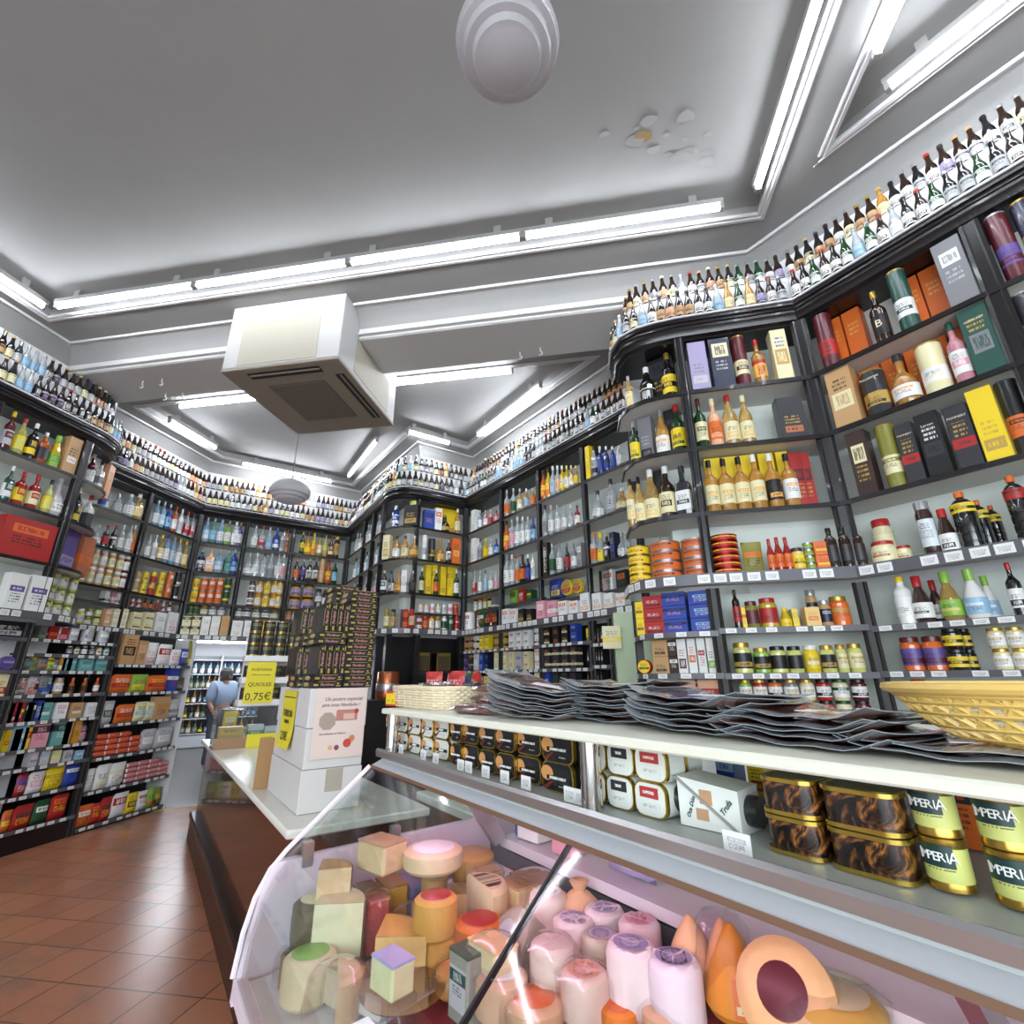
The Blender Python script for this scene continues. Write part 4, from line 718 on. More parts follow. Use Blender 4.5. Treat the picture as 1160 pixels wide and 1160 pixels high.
# ---- over the doorway
A = 'from recess corner'
G = 'goods over the doorway'
for run, z, sb, x0, x1, yt, sp, pl in (
 ('BL1', ZT, .05, 227, 277, 583, 'b.lb.cl.si b.te.lb.te b.lb.wh.lb b.lm.wh.si q.cl.wh.wh b.pu.wh.go', 'top shelf, first bay over doorway'), ('BL1', Z2, .05, 220, 272, 622, 'b.nv.wh.te q.pe.wh.ta b.lb.cl.si b.te.dk.si b.bl.lb.lb', 'second shelf, first bay over doorway'), ('BL1', Z3, .05, 214, 259, 655, 'c.ye.rd.si*2 c.or.wh.si*2 c.or.wh.si*2 c.or.wh.si*2 c.gn.ye.si*2', 'can shelf, first bay over doorway'), ('BL1', 2.34, .08, 206, 255, 685, 'j.ol.gn.gn j.ol.gn.gn j.ol.wh.go j.gy.wh.si j.gy.wh.si', 'jar step, first bay over doorway'), ('BL1', ZL, .02, 203, 258, 698, 'x.cr.bk.dg*2 x.cr.bk.dg*2 x.wh.cr.gy*2 x.wh.cr.pk*2 x.ta.oc.ta', 'ledge, first bay over doorway'),
 ('BL2', ZT, .05, 283, 332, 595, 'b.cl.wh.si b.cl.rd.rd b.cl.lb.si b.bl.wh.bl q.cl.gy.dg b.co.db.br', 'top shelf, second bay over doorway'), ('BL2', Z2, .05, 276, 326, 626, 'r.cl.wh.si b.cl.wh.wh b.cl.lg.dg r.cl.gy.si b.cl.wh.si b.cl.pk.wh', 'second shelf, second bay over doorway'), ('BL2', Z3, .05, 278, 322, 658, 'j.ma.wh.dg*2 j.oc.wh.go*2 j.ho.ye.go*2 j.oc.wh.go*2 j.ho.cr.go*2', 'jar shelf, second bay over doorway'), ('BL2', 2.34, .08, 263, 317, 689, 'j.gy.wh.si j.dg.wh.si j.ol.wh.si j.dg.wh.si j.ol.wh.go', 'jar step, second bay over doorway'), ('BL2', ZL, .02, 260, 315, 703, 'x.wh.cr.gy*2 x.wh.cr.gy*2 x.ye.or.wh*2 x.lg.bl.ol*2', 'ledge, second bay over doorway'),
 ('BL3', ZT, .05, 338, 384, 600, 'b.gn.ye.go r.oc.ye.bk b.ye.or.ye b.ho.wh.bk b.pg.go.go b.ma.cr.rd j.bk.go.go', 'top shelf, third bay over doorway'), ('BL3', Z2, .05, 331, 382, 632, 'b.nv.or.or b.nv.pu.si b.br.wh.si b.br.wh.si y.ta.pe.ta b.or.ye.rd b.gn.lb.si', 'second shelf, third bay over doorway'), ('BL3', Z3, .05, 327, 372, 662, 'j.oc.lc.bk@326-340*2 j.oc.lc.bk@341-355*2 j.gy.wh.bk@356-363^667 j.db.wh.ma@364-371^668', 'jar shelf, third bay over doorway'), ('BL3', 2.34, .08, 323, 345, 691, 'j.or.ta.ta j.pe.wh.wh j.pe.wh.wh', 'jar step, third bay over doorway'), ('BL3', ZL, .02, 316, 345, 706, 'c.ol.gy.si*2 c.ol.gy.si*2 c.ol.gy.si*2 x.cr.rd.or', 'ledge, third bay over doorway')):
    bay(run, z, sb, x0, x1, yt, sp, pl, A, G)
# ---- recess
A = 'from rounded end'
G = 'goods in the wall recess'
for run, z, sb, x0, x1, yt, sp, pl in (
 ('LR1', ZT, .05, 113, 168, 560, 'b.lb.bl.bl@113-124^548 b.cl.wh.si b.cl.lg.si b.cl.wh.wh b.ho.cr.wh', 'top shelf, first recess bay'), ('LR1', Z2, .05, 106, 158, 595, 'r.cl.wh.si b.bk.rd.rd b.bk.wh.rd b.cl.wh.cl b.lg.wh.si b.am.or.cl', 'second shelf, first recess bay'), ('LR1', Z3, .05, 88, 146, 622, 'j.ho.cr.wh*2 j.pe.cr.wh*2 j.pe.wh.wh*2 j.oc.cr.wh*2 j.ta.cr.wh*2 j.ma.wh.wh*2', 'white-lid jar shelf, first recess bay'), ('LR1', 2.34, .08, 116, 140, 669, 'x.wh.dg.bk x.pk.wh.bk x.wh.dg.bk', 'small step, first recess bay'), ('LR1', ZL, .02, 86, 143, 690, 'j.ye.wh.wh j.ol.wh.go*2 c.pg.wh.gn*2 x.pe.wh.gn*2 x.cr.wh.gy*3 x.cr.wh.gy*3', 'ledge, first recess bay'),
 ('LR2', ZT, .05, 173, 221, 567, 'b.lb.wh.si b.lb.cl.si b.bl.lb.si b.or.wh.rd b.wh.lg.wh b.cl.rd.rd b.cl.rd.ma', 'top shelf, second recess bay'), ('LR2', Z2, .05, 164, 212, 606, 'b.cl.wh.si b.wh.lg.si b.ho.wh.ye b.lb.wh.bl b.lb.lg.si b.cl.wh.ye b.ho.cr.ye', 'second shelf, second recess bay'), ('LR2', Z3, .05, 150, 204, 648, 'c.ta.cr.si*2 c.ye.dg.si*2 c.rd.ye.si*2 c.ye.rd.si*2 c.or.wh.si*2 c.bk.wh.si*2', 'can shelf, second recess bay'), ('LR2', 2.34, .08, 147, 196, 676, 'h.wh.rd.rd h.wh.rd.rd h.dg.or.bk h.dg.or.bk h.or.rd.wh h.wh.rd.wh h.rd.wh.wh', 'small sauce step, second recess bay'), ('LR2', ZL, .02, 146, 200, 694, 'x.cr.bk.go*2 x.cr.bk.go*2 x.wh.lg.gy*2 x.wh.pk.pk', 'ledge, second recess bay')):
    bay(run, z, sb, x0, x1, yt, sp, pl, A, G)
# ---- near side wall
A = 'from frame edge'
G = 'goods on the near side wall'
bay('LW', ZT, .05, 0, 90, 470, 'b.ma.lg.ye@0-12^463 b.pg.ye.rd@13-27^474 b.bk.ye.wh@27-40^480 q.or.dg.si@40-53^490 v.ye.lm.lm@54-68^494 x.ta.wh.br@69-86^492=wooden_box_holding_a_bottle', 'top shelf by side wall post', A, G)
bay('LW', Z2, .05, 0, 76, 535, 'b.dk.wh.wh@0-12^528 b.rd.ye.rd@13-28^534 b.rd.cr.rd@29-44^538 b.pg.ye.bk@46-58^544 r.lg.wh.si@58-74^542', 'second shelf by side wall post', A, G)
bay('LW', Z3, .02, 0, 66, 590, 'x.rd.or.br@0-62^590=wide_red_chocolate_box', 'third shelf by side wall post', A, G)
bay('LW', ZL, .02, 0, 54, 650, 'x.wh.pu.dg@0-24^650=white_and_purple_gift_box_with_bow_tie x.wh.pu.dg@25-50^653=white_and_purple_gift_box_with_bow_tie', 'ledge by the side wall post', A, G)
bay('LC', ZT, .06, 97, 124, 510, 'b.ma.wh.wh@97-108^507 q.wh.gy.dg@108-116^523 x.pe.ta.or@115-123^525', 'top rounded end shelf', A, G)
bay('LC', Z2, .06, 80, 107, 553, 'b.bk.ye.wh@80-91^553 b.wh.dg.rd@92-107^556', 'second rounded end shelf', A, G)
bay('LC', Z3, .06, 62, 100, 600, 'g.pu.lc.pu@62-84^598=purple_gift_bag x.co.or.or@83-100^604=tall_orange-brown_box', 'third rounded end shelf', A, G)
bay('LC', ZL, .05, 48, 84, 645, 'j.pg.wh.ol@48-60^647*3=asparagus_jar j.pg.wh.ol@60-72^647*3=asparagus_jar j.pg.wh.ol@72-82^651*3=asparagus_jar', 'ledge of the rounded end', A, G)
G = 'groceries under the side wall ledge'
for run, z, x0, x1, yt, sp, pl in (
 ('LLA', 1.83, -12, 30, 700, 'x.bk.lg.wh@-14-28=black_box_with_white_frame', 'top low shelf by frame edge'), ('LLA', 1.55, -15, 20, 734, 't.pu.lc.pu@0-17^734~.02=round_purple_platter', 'second low shelf by frame edge'), ('LLA', 1.33, -15, 10, 762, 'x.cr.rd.rd@-15-8=cream_box_with_red_dots', 'third low shelf by frame edge'),
 ('LLB', 1.84, 42, 128, 709, 'x.gy.lm.bk@42-53 x.rd.or.ma@53-66^707 x.rd.pk.ma@66-77^711 c.nv.wh.si c.lg.wh.si c.lg.wh.si c.lg.gy.si c.lg.wh.si'.replace('c.nv', 'c.nv'), 'first recess low shelf'), ('LLB', 1.705, 76, 126, 732, 'j.dg.gy.si j.ol.wh.dg j.dg.wh.si j.dg.gy.si j.oc.wh.dg j.te.wh.dg', 'second recess low shelf'),
 ('LLB', 1.55, 28, 126, 740, 'f.gy.te.bk@28-42^730 f.gy.or.bk@42-56^731 f.gy.wh.bk@56-68^733 x.oc.wh.dg@66-74 x.lg.wh.bl@74-81 j.lm.ol.ye j.ol.lm.ye x.te.lb.dg x.te.lb.bk x.te.lb.dg', 'third recess low shelf'), ('LLB', 1.335, 18, 117, 768, 'f.gy.wh.bk@18-30^774 f.lg.or.rd@30-42^766 f.gy.bl.bk@42-58^764 j.ta.pk.si j.pk.ma.si j.lb.bl.si j.ta.wh.si h.or.br.or h.or.br.or h.or.wh.or', 'fourth recess low shelf'),
 ('LLB', 1.10, 5, 112, 796, 'x.ye.bl.rd@4-14^797 x.rd.ye.wh@14-26^796 x.ye.rd.bl@26-36^796 x.bl.lb.wh@36-47^794 x.rd.wh.dg x.dg.wh.gn x.te.wh.dg x.wh.pk.pu x.ta.wh.br x.wh.lg.dg', 'fifth recess low shelf'), ('LLB', .86, 6, 104, 818, 'x.ye.or.rd@0-10^827 x.rd.or.ye@10-22^826 x.ye.rd.pk@22-33^824 x.lb.wh.dg x.pk.dg.rd x.te.dg.wh x.ta.db.br@68-80^812 x.oc.ta.br@80-90^813 j.gy.pk.dg', 'sixth recess low shelf'),
 ('LLB', .70, 30, 96, 850, 'x.lg.gy.wh x.lg.lb.wh x.cr.pg.wh x.lg.gy.dg x.lb.wh.dg', 'seventh recess low shelf'), ('LLB', .465, 18, 90, 874, 'f.rd.bl.wh@17-30^876 g.wh.pk.rd@30-50^874 g.ye.mu.dg@50-72^868 g.bl.wh.nv@72-90^865', 'eighth recess low shelf'), ('LLB', .19, 8, 78, 912, 'g.or.ye.dg@0-12^918 g.rd.dg.ye@12-36^912 g.gn.wh.dk@36-55^906 g.rd.or.ye@55-76^900', 'bottom recess low shelf'),
 ('LLC', 1.625, 135, 220, 720, 'x.ta.br.br@134-153^719 x.ta.pe.br@152-165^726 g.wh.pk.pk@163-178^728 g.wh.rd.pk@178-194^730 g.wh.pk.rd@193-205^736 g.bl.wh.go@204-214^735 g.ol.ye.go@212-220^726', 'sugar shelf beside doorway'), ('LLC', 1.325, 122, 210, 764, 'f.or.rd.wh@124-150^764=orange_instant_meal_pouch f.lm.ye.rd@147-167^764=green_instant_meal_pouch f.or.rd.ye@166-190^765=orange_instant_meal_pouch x.bl.wh.rd@189-201^757=blue_rice_box g.gn.rd.wh@199-209^768', 'meal pouch shelf beside doorway'),
 ('LLC', 1.01, 112, 205, 795, 'g.lg.gn.wh@114-128^794 f.or.rd.wh@130-152^798 g.cr.lb.gn@152-166^795 g.cr.lb.gn@164-176^795 x.ta.oc.br@172-191^789 g.lg.gy.wh@189-204^792', 'fourth shelf beside doorway'), ('LLC', .37, 93, 192, 876, 'g.wh.lg.dg@95-106^871 g.wh.cr.br@106-124^866 g.wh.cr.bk@122-141^864', 'flour shelf beside doorway'), ('LLC', .685, 158, 198, 826, 'g.lg.wh.gy@158-176^826 g.lg.wh.gy@175-195^824', 'sausage shelf beside doorway'),
 ('LLC', .05, 84, 182, 915, 'g.or.wh.dg@84-104^912 g.rd.or.ye@102-114^910 g.rd.dg.ye@112-126^903 g.wh.rd.pk@125-144^898 g.ye.dg.br@142-156^898 g.wh.rd.dg@155-167^896 g.lm.or.dg@166-175^892 g.ol.dg.ye@174-183^892', 'coffee shelf on floor beside doorway')):
    bay(run, z, .03, x0, x1, yt, sp, pl, A, G)
# sausages heaped in threes and fours
def sausages(run, z, x0, x1, nx, ny, yt, body, place):
    R = RUN[run]; u0, u1 = R.u(x0, 700, z, .04), R.u(x1, 700, z, .04); p = R.at((u0 + u1) / 2, .04); hh = (z_for(p.x, p.y, yt) - z) / ny; ww = (u1 - u0) / nx
    me = MB(); prof = [(0, -.5), (.2, -.48), (.42, -.44), (.5, -.3), (.5, .3), (.42, .44), (.2, .48), (0, .5)]; me.lathe([(r, q) for r, q in prof], 10); me.v = [(y_, 0, x_) if 0 else (z_ * ww * .98, y_ * hh + hh * .5, x_ * hh + hh * .5) for x_, y_, z_ in me.v]
    m = me.mesh('sausage', P('sausage_' + body, body, .3, var=.25, bscale=60, coat=.4)); cl = MB().lathe([(hh * .2, -ww * .5), (hh * .25, -ww * .485), (hh * .43, -ww * .45)], 8); cl.v = [(z_, y_ + hh * .5, x_ + hh * .5) for x_, y_, z_ in cl.v]; cm = cl.mesh('casing_end', P('casing_end_' + body, 'e8c9c4' if body != 'rd' else 'c76a50', .3))
    for j in range(ny):
        for i in range(nx - (1 if j == ny - 1 and nx > 3 else 0)):
            c = R.at(u0 + ww * (i + .5), .04); o = link('sausage', m, None, (c.x, c.y, z + hh * j), R.rz); link('casing_end', cm, o); o['category'] = 'sausage'
            ITEMS.append((o, 'wrapped ' + ('orange-red' if body == 'd0502e' else 'pink') + ' sausage, ' + ('lowest', 'second', 'third', 'top')[j] + ' layer', place, 'from front post', place))
sausages('LLC', .685, 104, 158, 4, 4, 829, 'd0502e', 'sausage shelf beside doorway')
sausages('LLC', .37, 141, 190, 4, 4, 860, 'c77c7c', 'flour shelf beside doorway')
# ================================================================= beer bottles on top of the cases
BEERC = [('br', 'cr', 'si'), ('br', 'wh', 'si'), ('br', 'si', 'si'), ('bk', 'wh', 'bk'), ('gn', 'wh', 'si'), ('br', 'lg', 'ta'), ('br', 'ta', 'go'), ('am', 'cr', 'ta'), ('bk', 'si', 'si'), ('br', 'wh', 'rd'), ('cl', 'wh', 'si'), ('br', 'pe', 'cr'), ('bk', 'cr', 'ta'), ('cl', 'lb', 'si'), ('bk', 'ta', 'dg'), ('br', 'lc', 'dg'), ('dg', 'lg', 'si'), ('dg', 'cr', 'dg')]
BEERS = []
def beer_row(path, i0, i1, off, z, step, seed, place, anchor, pal=None, fixed=None):
    rnd = random.Random(seed); pts = [(x * U, y * U) for x, y in path]; N = miters(pts)
    ins = [Vector(pts[k]) + N[k] * off for k in range(len(pts))]; s = step * .6; last = None; wb = round(step * .92, 3)
    for k in range(i0, i1):
        a, b = ins[k], ins[k + 1]; L = (b - a).length
        while s < L:
            c = a + (b - a) * (s / L)
            if fixed and last and rnd.random() < fixed: cb = last
            else: cb = rnd.choice(pal or BEERC)
            last = cb; h = .25 * rnd.uniform(.95, 1.05)
            t = (b - a).normalized(); BEERS.append((c.copy(), z, round(h, 2), cb, wb, math.atan2(t.y, t.x) + rnd.uniform(-.12, .12), place, anchor))
            s += step * rnd.uniform(.96, 1.06)
        s -= L
z1, z2 = ZC + .014, ZC + .30
DARK = [c for c in BEERC if c[0] in ('br', 'bk', 'am')]; LITE = [c for c in BEERC if c[1] in ('wh', 'si', 'lb')]
for off, z, nm, sdx in ((.034, z1, 'front row', 1), (.16, z2, 'raised row', 2)):
    beer_row(FL, 3, 10, off, z, .070, 10 + sdx, nm + ' atop side wall case', 'from frame edge', fixed=.3)
    beer_row(BK, 0, 2, off, z, .078, 20 + sdx, nm + ' atop recess case', 'from rounded end', pal=DARK if sdx == 2 else None, fixed=.4)
    beer_row(BK, 2, 5, off, z, .079, 30 + sdx, nm + ' above the doorway', 'from recess corner', fixed=.35)
    beer_row(BK, 8, 14, off, z, .08, 40 + sdx, nm + ' atop round-cornered case', 'from inner bays')
    beer_row(BK, 14, 18, off, z, .078, 50 + sdx, nm + ' atop long back case', 'from niche corner', pal=DARK if sdx == 2 else LITE, fixed=.3)
    beer_row(FR, 1, 7, off, z, .069, 60 + sdx, nm + ' atop curved corner case', 'from curved end', pal=DARK + LITE)
    beer_row(FR, 7, 9, off, z, .067, 70 + sdx, nm + ' atop orange-backed case', 'from inner corner', pal=DARK if sdx == 2 else LITE)
for off, z, q in ((.034, z1, 1), (.16, z2, 2)): beer_row(BK, 5, 8, off, z, .08, 80 + q, ('front' if q == 1 else 'raised') + ' row above narrow inner bays', 'from doorway side')
lim = sorted((q[0].length for q in BEERS))[299]
mb = MB(); fm = []
for c, z, h, cb, wb, rz, place, anchor in BEERS:
    if c.length <= lim: put('e', wb, h, wb, *cb, (c.x, c.y, z), rz, place, anchor, group='beer bottles along the shelving tops', near=c.length < 4.4); continue
    for key in (glassy(cb[0]), flat(cb[1]), capm(cb[2])):
        if key not in fm: fm.append(key)
    r = wb / 2; z += .001; mb.mat(fm.index(glassy(cb[0]))).lathe([(a * r, z + b * h) for a, b in PROF['e']], 8, cx=c.x, cy=c.y)
    mb.mat(fm.index(flat(cb[1]))).lathe([(r * 1.03, z + .1 * h), (r * 1.03, z + .42 * h)], 8, cx=c.x, cy=c.y); mb.mat(fm.index(capm(cb[2]))).lathe([(r * .48, z + .9 * h), (r * .48, z + h), (0, z + h)], 8, cx=c.x, cy=c.y)
o = mb.build('beer_bottles', fm); tag(o, 'two crowded rows of small distant beer bottles over the doorway and narrow bays', 'bottles', 'beer bottles along the shelving tops'); o['kind'] = 'stuff'
# ================================================================= cheese counter (local axes: s along, d away from the customer)
RZ = -PI / 4; S0, D0 = -.35, .8
bx, by = sd(S0, D0)
cc = empty('cheese_counter', 'refrigerated cheese counter with slanted glass front, steel rail and white top shelf', 'display counter', (bx, by, 0), RZ)
def C(mb, name, m, parent=None, **k):
    mb.v = [(x - S0, y - D0, z) for x, y, z in mb.v]; return mb.build(name, m, parent or cc, **k)
def CX(prof, s0, s1, mb=None):         # extrude a (d, z) polygon along s
    mb = mb or MB(); i = len(mb.v); n = len(prof)
    mb.v += [(s0, d, z) for d, z in prof] + [(s1, d, z) for d, z in prof]
    for k in range(n): mb.f.append([i + k, i + (k + 1) % n, i + n + (k + 1) % n, i + n + k]); mb.m.append(mb.mi)
    mb.f += [[i + k for k in range(n)][::-1], [i + n + k for k in range(n)]]; mb.m += [mb.mi] * 2; return mb
SL, SR = -1.65, 1.15
PLASTIC = P('case_white', 'd9d3d6', .4); GREYP = P('canopy_grey', 'b0b1b5', .35, spec=.5); GLASS = thin('case_glass', 'f4f8f7', .015)
C(CX([(.40, 0), (.40, .66), (.33, .70), (.33, .735), (1.06, .80), (1.32, .80), (1.32, 0)], SL, SR), 'base_cabinet', P('case_grey', '77777b', .4), smooth=False)
C(CX([(.35, .737), (.35, .742), (1.055, .884), (1.055, .8)], SL + .03, SR), 'display_deck', P('deck_mat', '8a1f27', .55, var=.1), smooth=False)
C(CX([(.315, .715), (.345, .715), (.345, .75), (.315, .75)], SL - .012, SR), 'front_sill', P('sill_white', 'd8c7d2', .35), smooth=False)
gp = [(.318, .75), (.328, .84), (.345, .91), (.372, .965), (.41, 1.008), (.630, 1.197)]
gq = [(d + .004, z - .003) for d, z in gp]
for a, b in ((SL, -.728), (-.722, SR)): C(CX(gp + gq[::-1], a, b), 'front_glass', GLASS, smooth=False)
C(CX([(d - .002, z + .001) for d, z in gp] + [(d + .006, z - .004) for d, z in gp[::-1]], -.7275, -.7225), 'glass_joint', P('seal_black', '101012', .4), smooth=False)
C(CX([(.315, .70), (.318, .75), (.345, .91), (.366, .975), (.385, .99), (1.0, 1.0), (1.3, .99), (1.32, .70)], SL - .02, SL + .006), 'end_panel', P('case_pinkish_white', 'd6c6d0', .4), smooth=False)
C(CX([(.385, .99), (1.0, .998), (.97, 1.2), (.64, 1.19)], SL - .008, SL - .003), 'end_glass', GLASS, smooth=False)
for d in (.46, .72): C(MB().box(SL - .015, SL + .012, d - .015, d + .015, .965, 1.025), 'glass_clip', STEEL, bevel=.002)
mb = MB(); mb.tube([(SL - .006, d - .006, z + .004) for d, z in gp], .007, 6); C(mb, 'edge_trim', P('edge_white', 'd8d0d6', .35))
C(CX([(.628, 1.201), (.672, 1.221), (.72, 1.221), (.72, 1.208), (.64, 1.194)], SL - .01, SR), 'canopy', GREYP, smooth=False)
C(CX([(.626, 1.196), (.629, 1.204), (.639, 1.200), (.636, 1.192)], SL - .01, SR), 'canopy_edge', P('edge_brown', '6b4a34', .5), smooth=False)
C(CX([(.645, 1.226), (.643, 1.243), (.648, 1.250), (.662, 1.246), (.690, 1.237), (.690, 1.226)], SL - .015, SR), 'steel_rail', STEEL)
C(CX([(.66, 1.216), (.66, 1.234), (1.12, 1.234), (1.12, 1.216)], SL, SR), 'tin_shelf', P('shelf_greygreen', 'a9b0ac', .4), smooth=False)
C(CX([(.655, 1.352), (.652, 1.355), (.652, 1.365), (.657, 1.368), (1.28, 1.368), (1.28, 1.352)], SL - .01, SR), 'top_shelf', P('shelf_cream', 'd2d2c0', .4), smooth=False)
for s in (SL + .012, -.722, .45): C(MB().lathe([(0, 1.235), (.019, 1.235), (.019, 1.351), (0, 1.351)], 14, cx=s, cy=.685), 'shelf_post', P('chrome', 'c0bdb8', .15, metal=1.))
for s in (SL + .02, .45): C(MB().box(s - .012, s + .012, 1.19, 1.22, 1.0, 1.347), 'rear_post', STEEL)
for s in (-1.5, -.3): C(CX([(.80, 1.205), (.85, 1.205), (1.03, .98), (.99, .96)], s - .012, s + .012), 'support_arm', STEEL, smooth=False)
C(CX([(1.055, .80), (1.055, .93), (1.07, .93), (1.07, .80)], SL + .03, SR), 'rear_upstand', P('rear_dark', '55565a', .4), smooth=False)
C(CX([(1.035, .945), (1.035, .972), (1.45, .976), (1.45, .945)], SL + .12, SR), 'work_ledge', P('ledge_white', 'cfc8cc', .35), smooth=False)
for s in (-1.3, -.722 + .02): C(MB().box(s - .03, s + .03, .66, .70, 1.19, 1.215), 'glass_hinge', P('hinge_grey', 'b5b5ae', .4), bevel=.003)
mb = MB(); mb.lathe([(0, SL + .08), (.012, SL + .08), (.012, SR - .02), (0, SR - .02)], 10); mb.v = [(z, .70 + x, 1.19 + y) for x, y, z in mb.v]; C(mb, 'display_tube', emis('pink_tube', 'ffb0d8', 6.))
rnd = random.Random(3)
for s in [-1.6, -1.44, -1.36, -1.22, -1.18, -1.1, -1.02, -.94, -.80, -.77, -.745, -.45]:
    C(MB().box(s - .016, s + .016, .7005, .7025, 1.236, 1.262), 'price_tag', TAG, smooth=False) if s < -.74 else C(MB().box(s - .02, s + .02, .688, .690, 1.236, 1.262), 'price_tag', TAG, smooth=False)
RUN['CS'] = Run(tuple(v / U for v in sd(-1.65, .735)), tuple(v / U for v in sd(1.0, .735)))
# ---- tins in the steel-railed shelf
def ltin(px0, px1, z, h, face, accent, style, look, place, sb=.0, roll=0., txt=None):
    R = RUN['CS']; u0, u1 = R.u(px0, 700, z, sb), R.u(px1, 700, z, sb); w = u1 - u0; c = R.at((u0 + u1) / 2, sb)
    o = empty('paté_tin'.replace('é', 'e'), '', 'tin', (c.x, c.y, z), R.rz)
    r = min(w, h) * .3
    def rrect(w_, h_, r_, y0, y1, zc):
        mb = MB(); pts = []
        for cx, cz, a in ((w_ / 2 - r_, h_ / 2 - r_, 0), (-w_ / 2 + r_, h_ / 2 - r_, PI / 2), (-w_ / 2 + r_, -h_ / 2 + r_, PI), (w_ / 2 - r_, -h_ / 2 + r_, 1.5 * PI)):
            for k in range(5): pts.append((cx + r_ * math.cos(a + k * PI / 8), cz + r_ * math.sin(a + k * PI / 8) + zc))
        return mb.hexa([(x, y0, q) for x, q in pts], [(x, y1, q) for x, q in pts])
    gold = P('tin_gold', 'c9a844', .25, metal=.95)
    rrect(w * .97, h * .98, r, .004, .05, h / 2).build('body', P('tinface_' + face, face, .3, coat=.3), o)
    rrect(w * .985, h * .99, r, .001, .009, h / 2).build('gold_rim', gold, o)
    mb = rrect(w * .9, h * .9, r * .9, -.0005, .004, h / 2)
    if style == 'foie':
        mb.mat(1).poly([(-w * .3 + w * .2 * math.cos(k * PI / 8), -.0012, h * .6 + h * .25 * math.sin(k * PI / 8)) for k in range(16)]); mb.mat(2).poly([(-w * .44, -.0016, h * .12), (-w * .05, -.0016, h * .45), (-w * .05, -.0016, h * .4), (-w * .3, -.0016, h * .08)])
        mb.mat(3).box(-w * .3, w * .42, -.0024, -.0015, h * .4, h * .54)
    else:
        mb.mat(1).box(-w * .28, w * .28, -.0024, -.0005, h * .55, h * .85)
    mb.build('printed_face', [P('tinface_' + face, face, .3, coat=.3), P('foie_' + accent, accent, .5), P('foie_red', '6b2418', .5), P('tin_band', '17171a' if face != '121113' else '121113', .5)], o, smooth=False)
    if txt:
        put_text(txt, h * .13, P('ink_white', 'e8e8e4', .5), o, w * .06, -.003, h * .47, sx=.8) if style == 'foie' else put_text(txt, h * .12, P('ink_white', 'e8e8e4', .5), o, 0, -.003, h * .7, sx=.8)
    if style == 'foie': MB().box(w * .0, w * .36, -.0016, .0, h * .12, h * .32).build('fine_print', pack(face, face, 'wh' if face == '121113' else 'dg'), o, smooth=False)
    else: MB().box(-w * .36, w * .36, -.0016, 0, h * .1, h * .48).build('fine_print', pack(face, face, 'gy'), o, smooth=False)
    if roll: o.rotation_euler = (0, roll, R.rz)
    ITEMS.append((o, look, place, 'from the counter end', 'foie gras tins on the railed shelf')); return o
zs = 1.2355; hT = .0545
for i, (a, b, sb) in enumerate(((437, 449, .0), (449, 461, .0), (462, 476, .0), (477, 490, .0), (491, 508, .01))):
    for k in (0, 1): ltin(a, b, zs + k * hT, hT, 'cfcfc6', 'c98a5a', 'foie', 'white foie tin with orange slice, %s of pair' % ('upper' if k else 'lower'), 'railed shelf', sb, txt='EDUARDO')
for i, (a, b, sb) in enumerate(((510, 522, .0), (523, 542, .01), (543, 561, .0), (562, 583, .0), (584, 613, .012), (614, 650, .0))):
    for k in (0, 1): ltin(a, b, zs + k * hT * (1.05 if k == 0 or i != 5 else 1), hT * (1 if i != 5 else 1.05), '121113', 'c8894a', 'foie', 'black foie tin with orange slice, %s of pair' % ('upper' if k else 'lower'), 'railed shelf', sb, txt='EDUARDO GUILOT')
for i, (a, b, acc) in enumerate(((662, 687, '9a2d28'), (688, 719, '2c2a2a'), (720, 757, 'b0302c'))):
    for k in (0, 1): ltin(a, b, zs + k * .0545, .0545, 'd3d8cf', acc, 'plain', 'white gold-edged tin with %s label, %s of pair' % ('black' if i == 1 else 'red', 'upper' if k else 'lower'), 'railed shelf', .004, txt='CAPITOLE' if i == 2 else 'TRUFE')
ltin(752, 778, zs + .0545, .0545, 'd3d8cf', '9a2d28', 'plain', 'white gold-edged tin with red label standing behind the others', 'railed shelf', .07); ltin(752, 778, zs, .054, 'd3d8cf', '9a2d28', 'plain', 'white tin under the one standing behind', 'railed shelf', .07)
# truffle gift box, seen at a tilt
R = RUN['CS']; u = R.u(812, 700, 1.27, .05); c = R.at(u, .05)
o = empty('gift_pack', 'white cardboard gift pack with ribbon line holding dark jars between tins', 'box', (c.x, c.y, zs), R.rz + .12)
MB().hexa([(-.05, -.03, 0), (.05, -.03, 0), (.05, .04, 0), (-.05, .04, 0)], [(-.05, -.03, .07), (.05, -.03, .06), (.05, .04, .062), (-.05, .04, .072)]).build('carton_sleeve', P('card_white', 'd4d8d0', .5), o, smooth=False)
mb = MB(); mb.box(-.012, .008, -.0315, -.03, .035, .055); mb.box(-.02, 0, -.0315, -.03, .012, .028); mb.build('product_picture', P('picture_tan', 'b68a62', .6), o, smooth=False)
MB().hexa([(.05, -.034, .0), (.056, -.034, .0), (.056, -.03, .0), (.05, -.03, .0)], [(-.056, -.034, .07), (-.05, -.034, .07), (-.05, -.03, .07), (-.056, -.03, .07)]).build('ribbon', P('ribbon_grey', '8d8c86', .5), o, smooth=False)
for s in (-1, 1):
    mb = MB().lathe([(0, 0), (.022, 0), (.022, .018), (0, .018)], 16); mb.v = [(s * (.05 + z), x + .005, y + .03) for x, y, z in mb.v]; mb.build('jar_end', P('jar_black', '1a1a1c', .2, coat=.4), o)
put_text('Trufa', .012, P('ink_green', '2c3f35', .6), o, .03, -.032, .035, roll=-.9, shear=.3); put_text('Oca Dúo', .009, P('ink_green', '2c3f35', .6), o, -.028, -.032, .028, roll=-1.2, shear=.3)
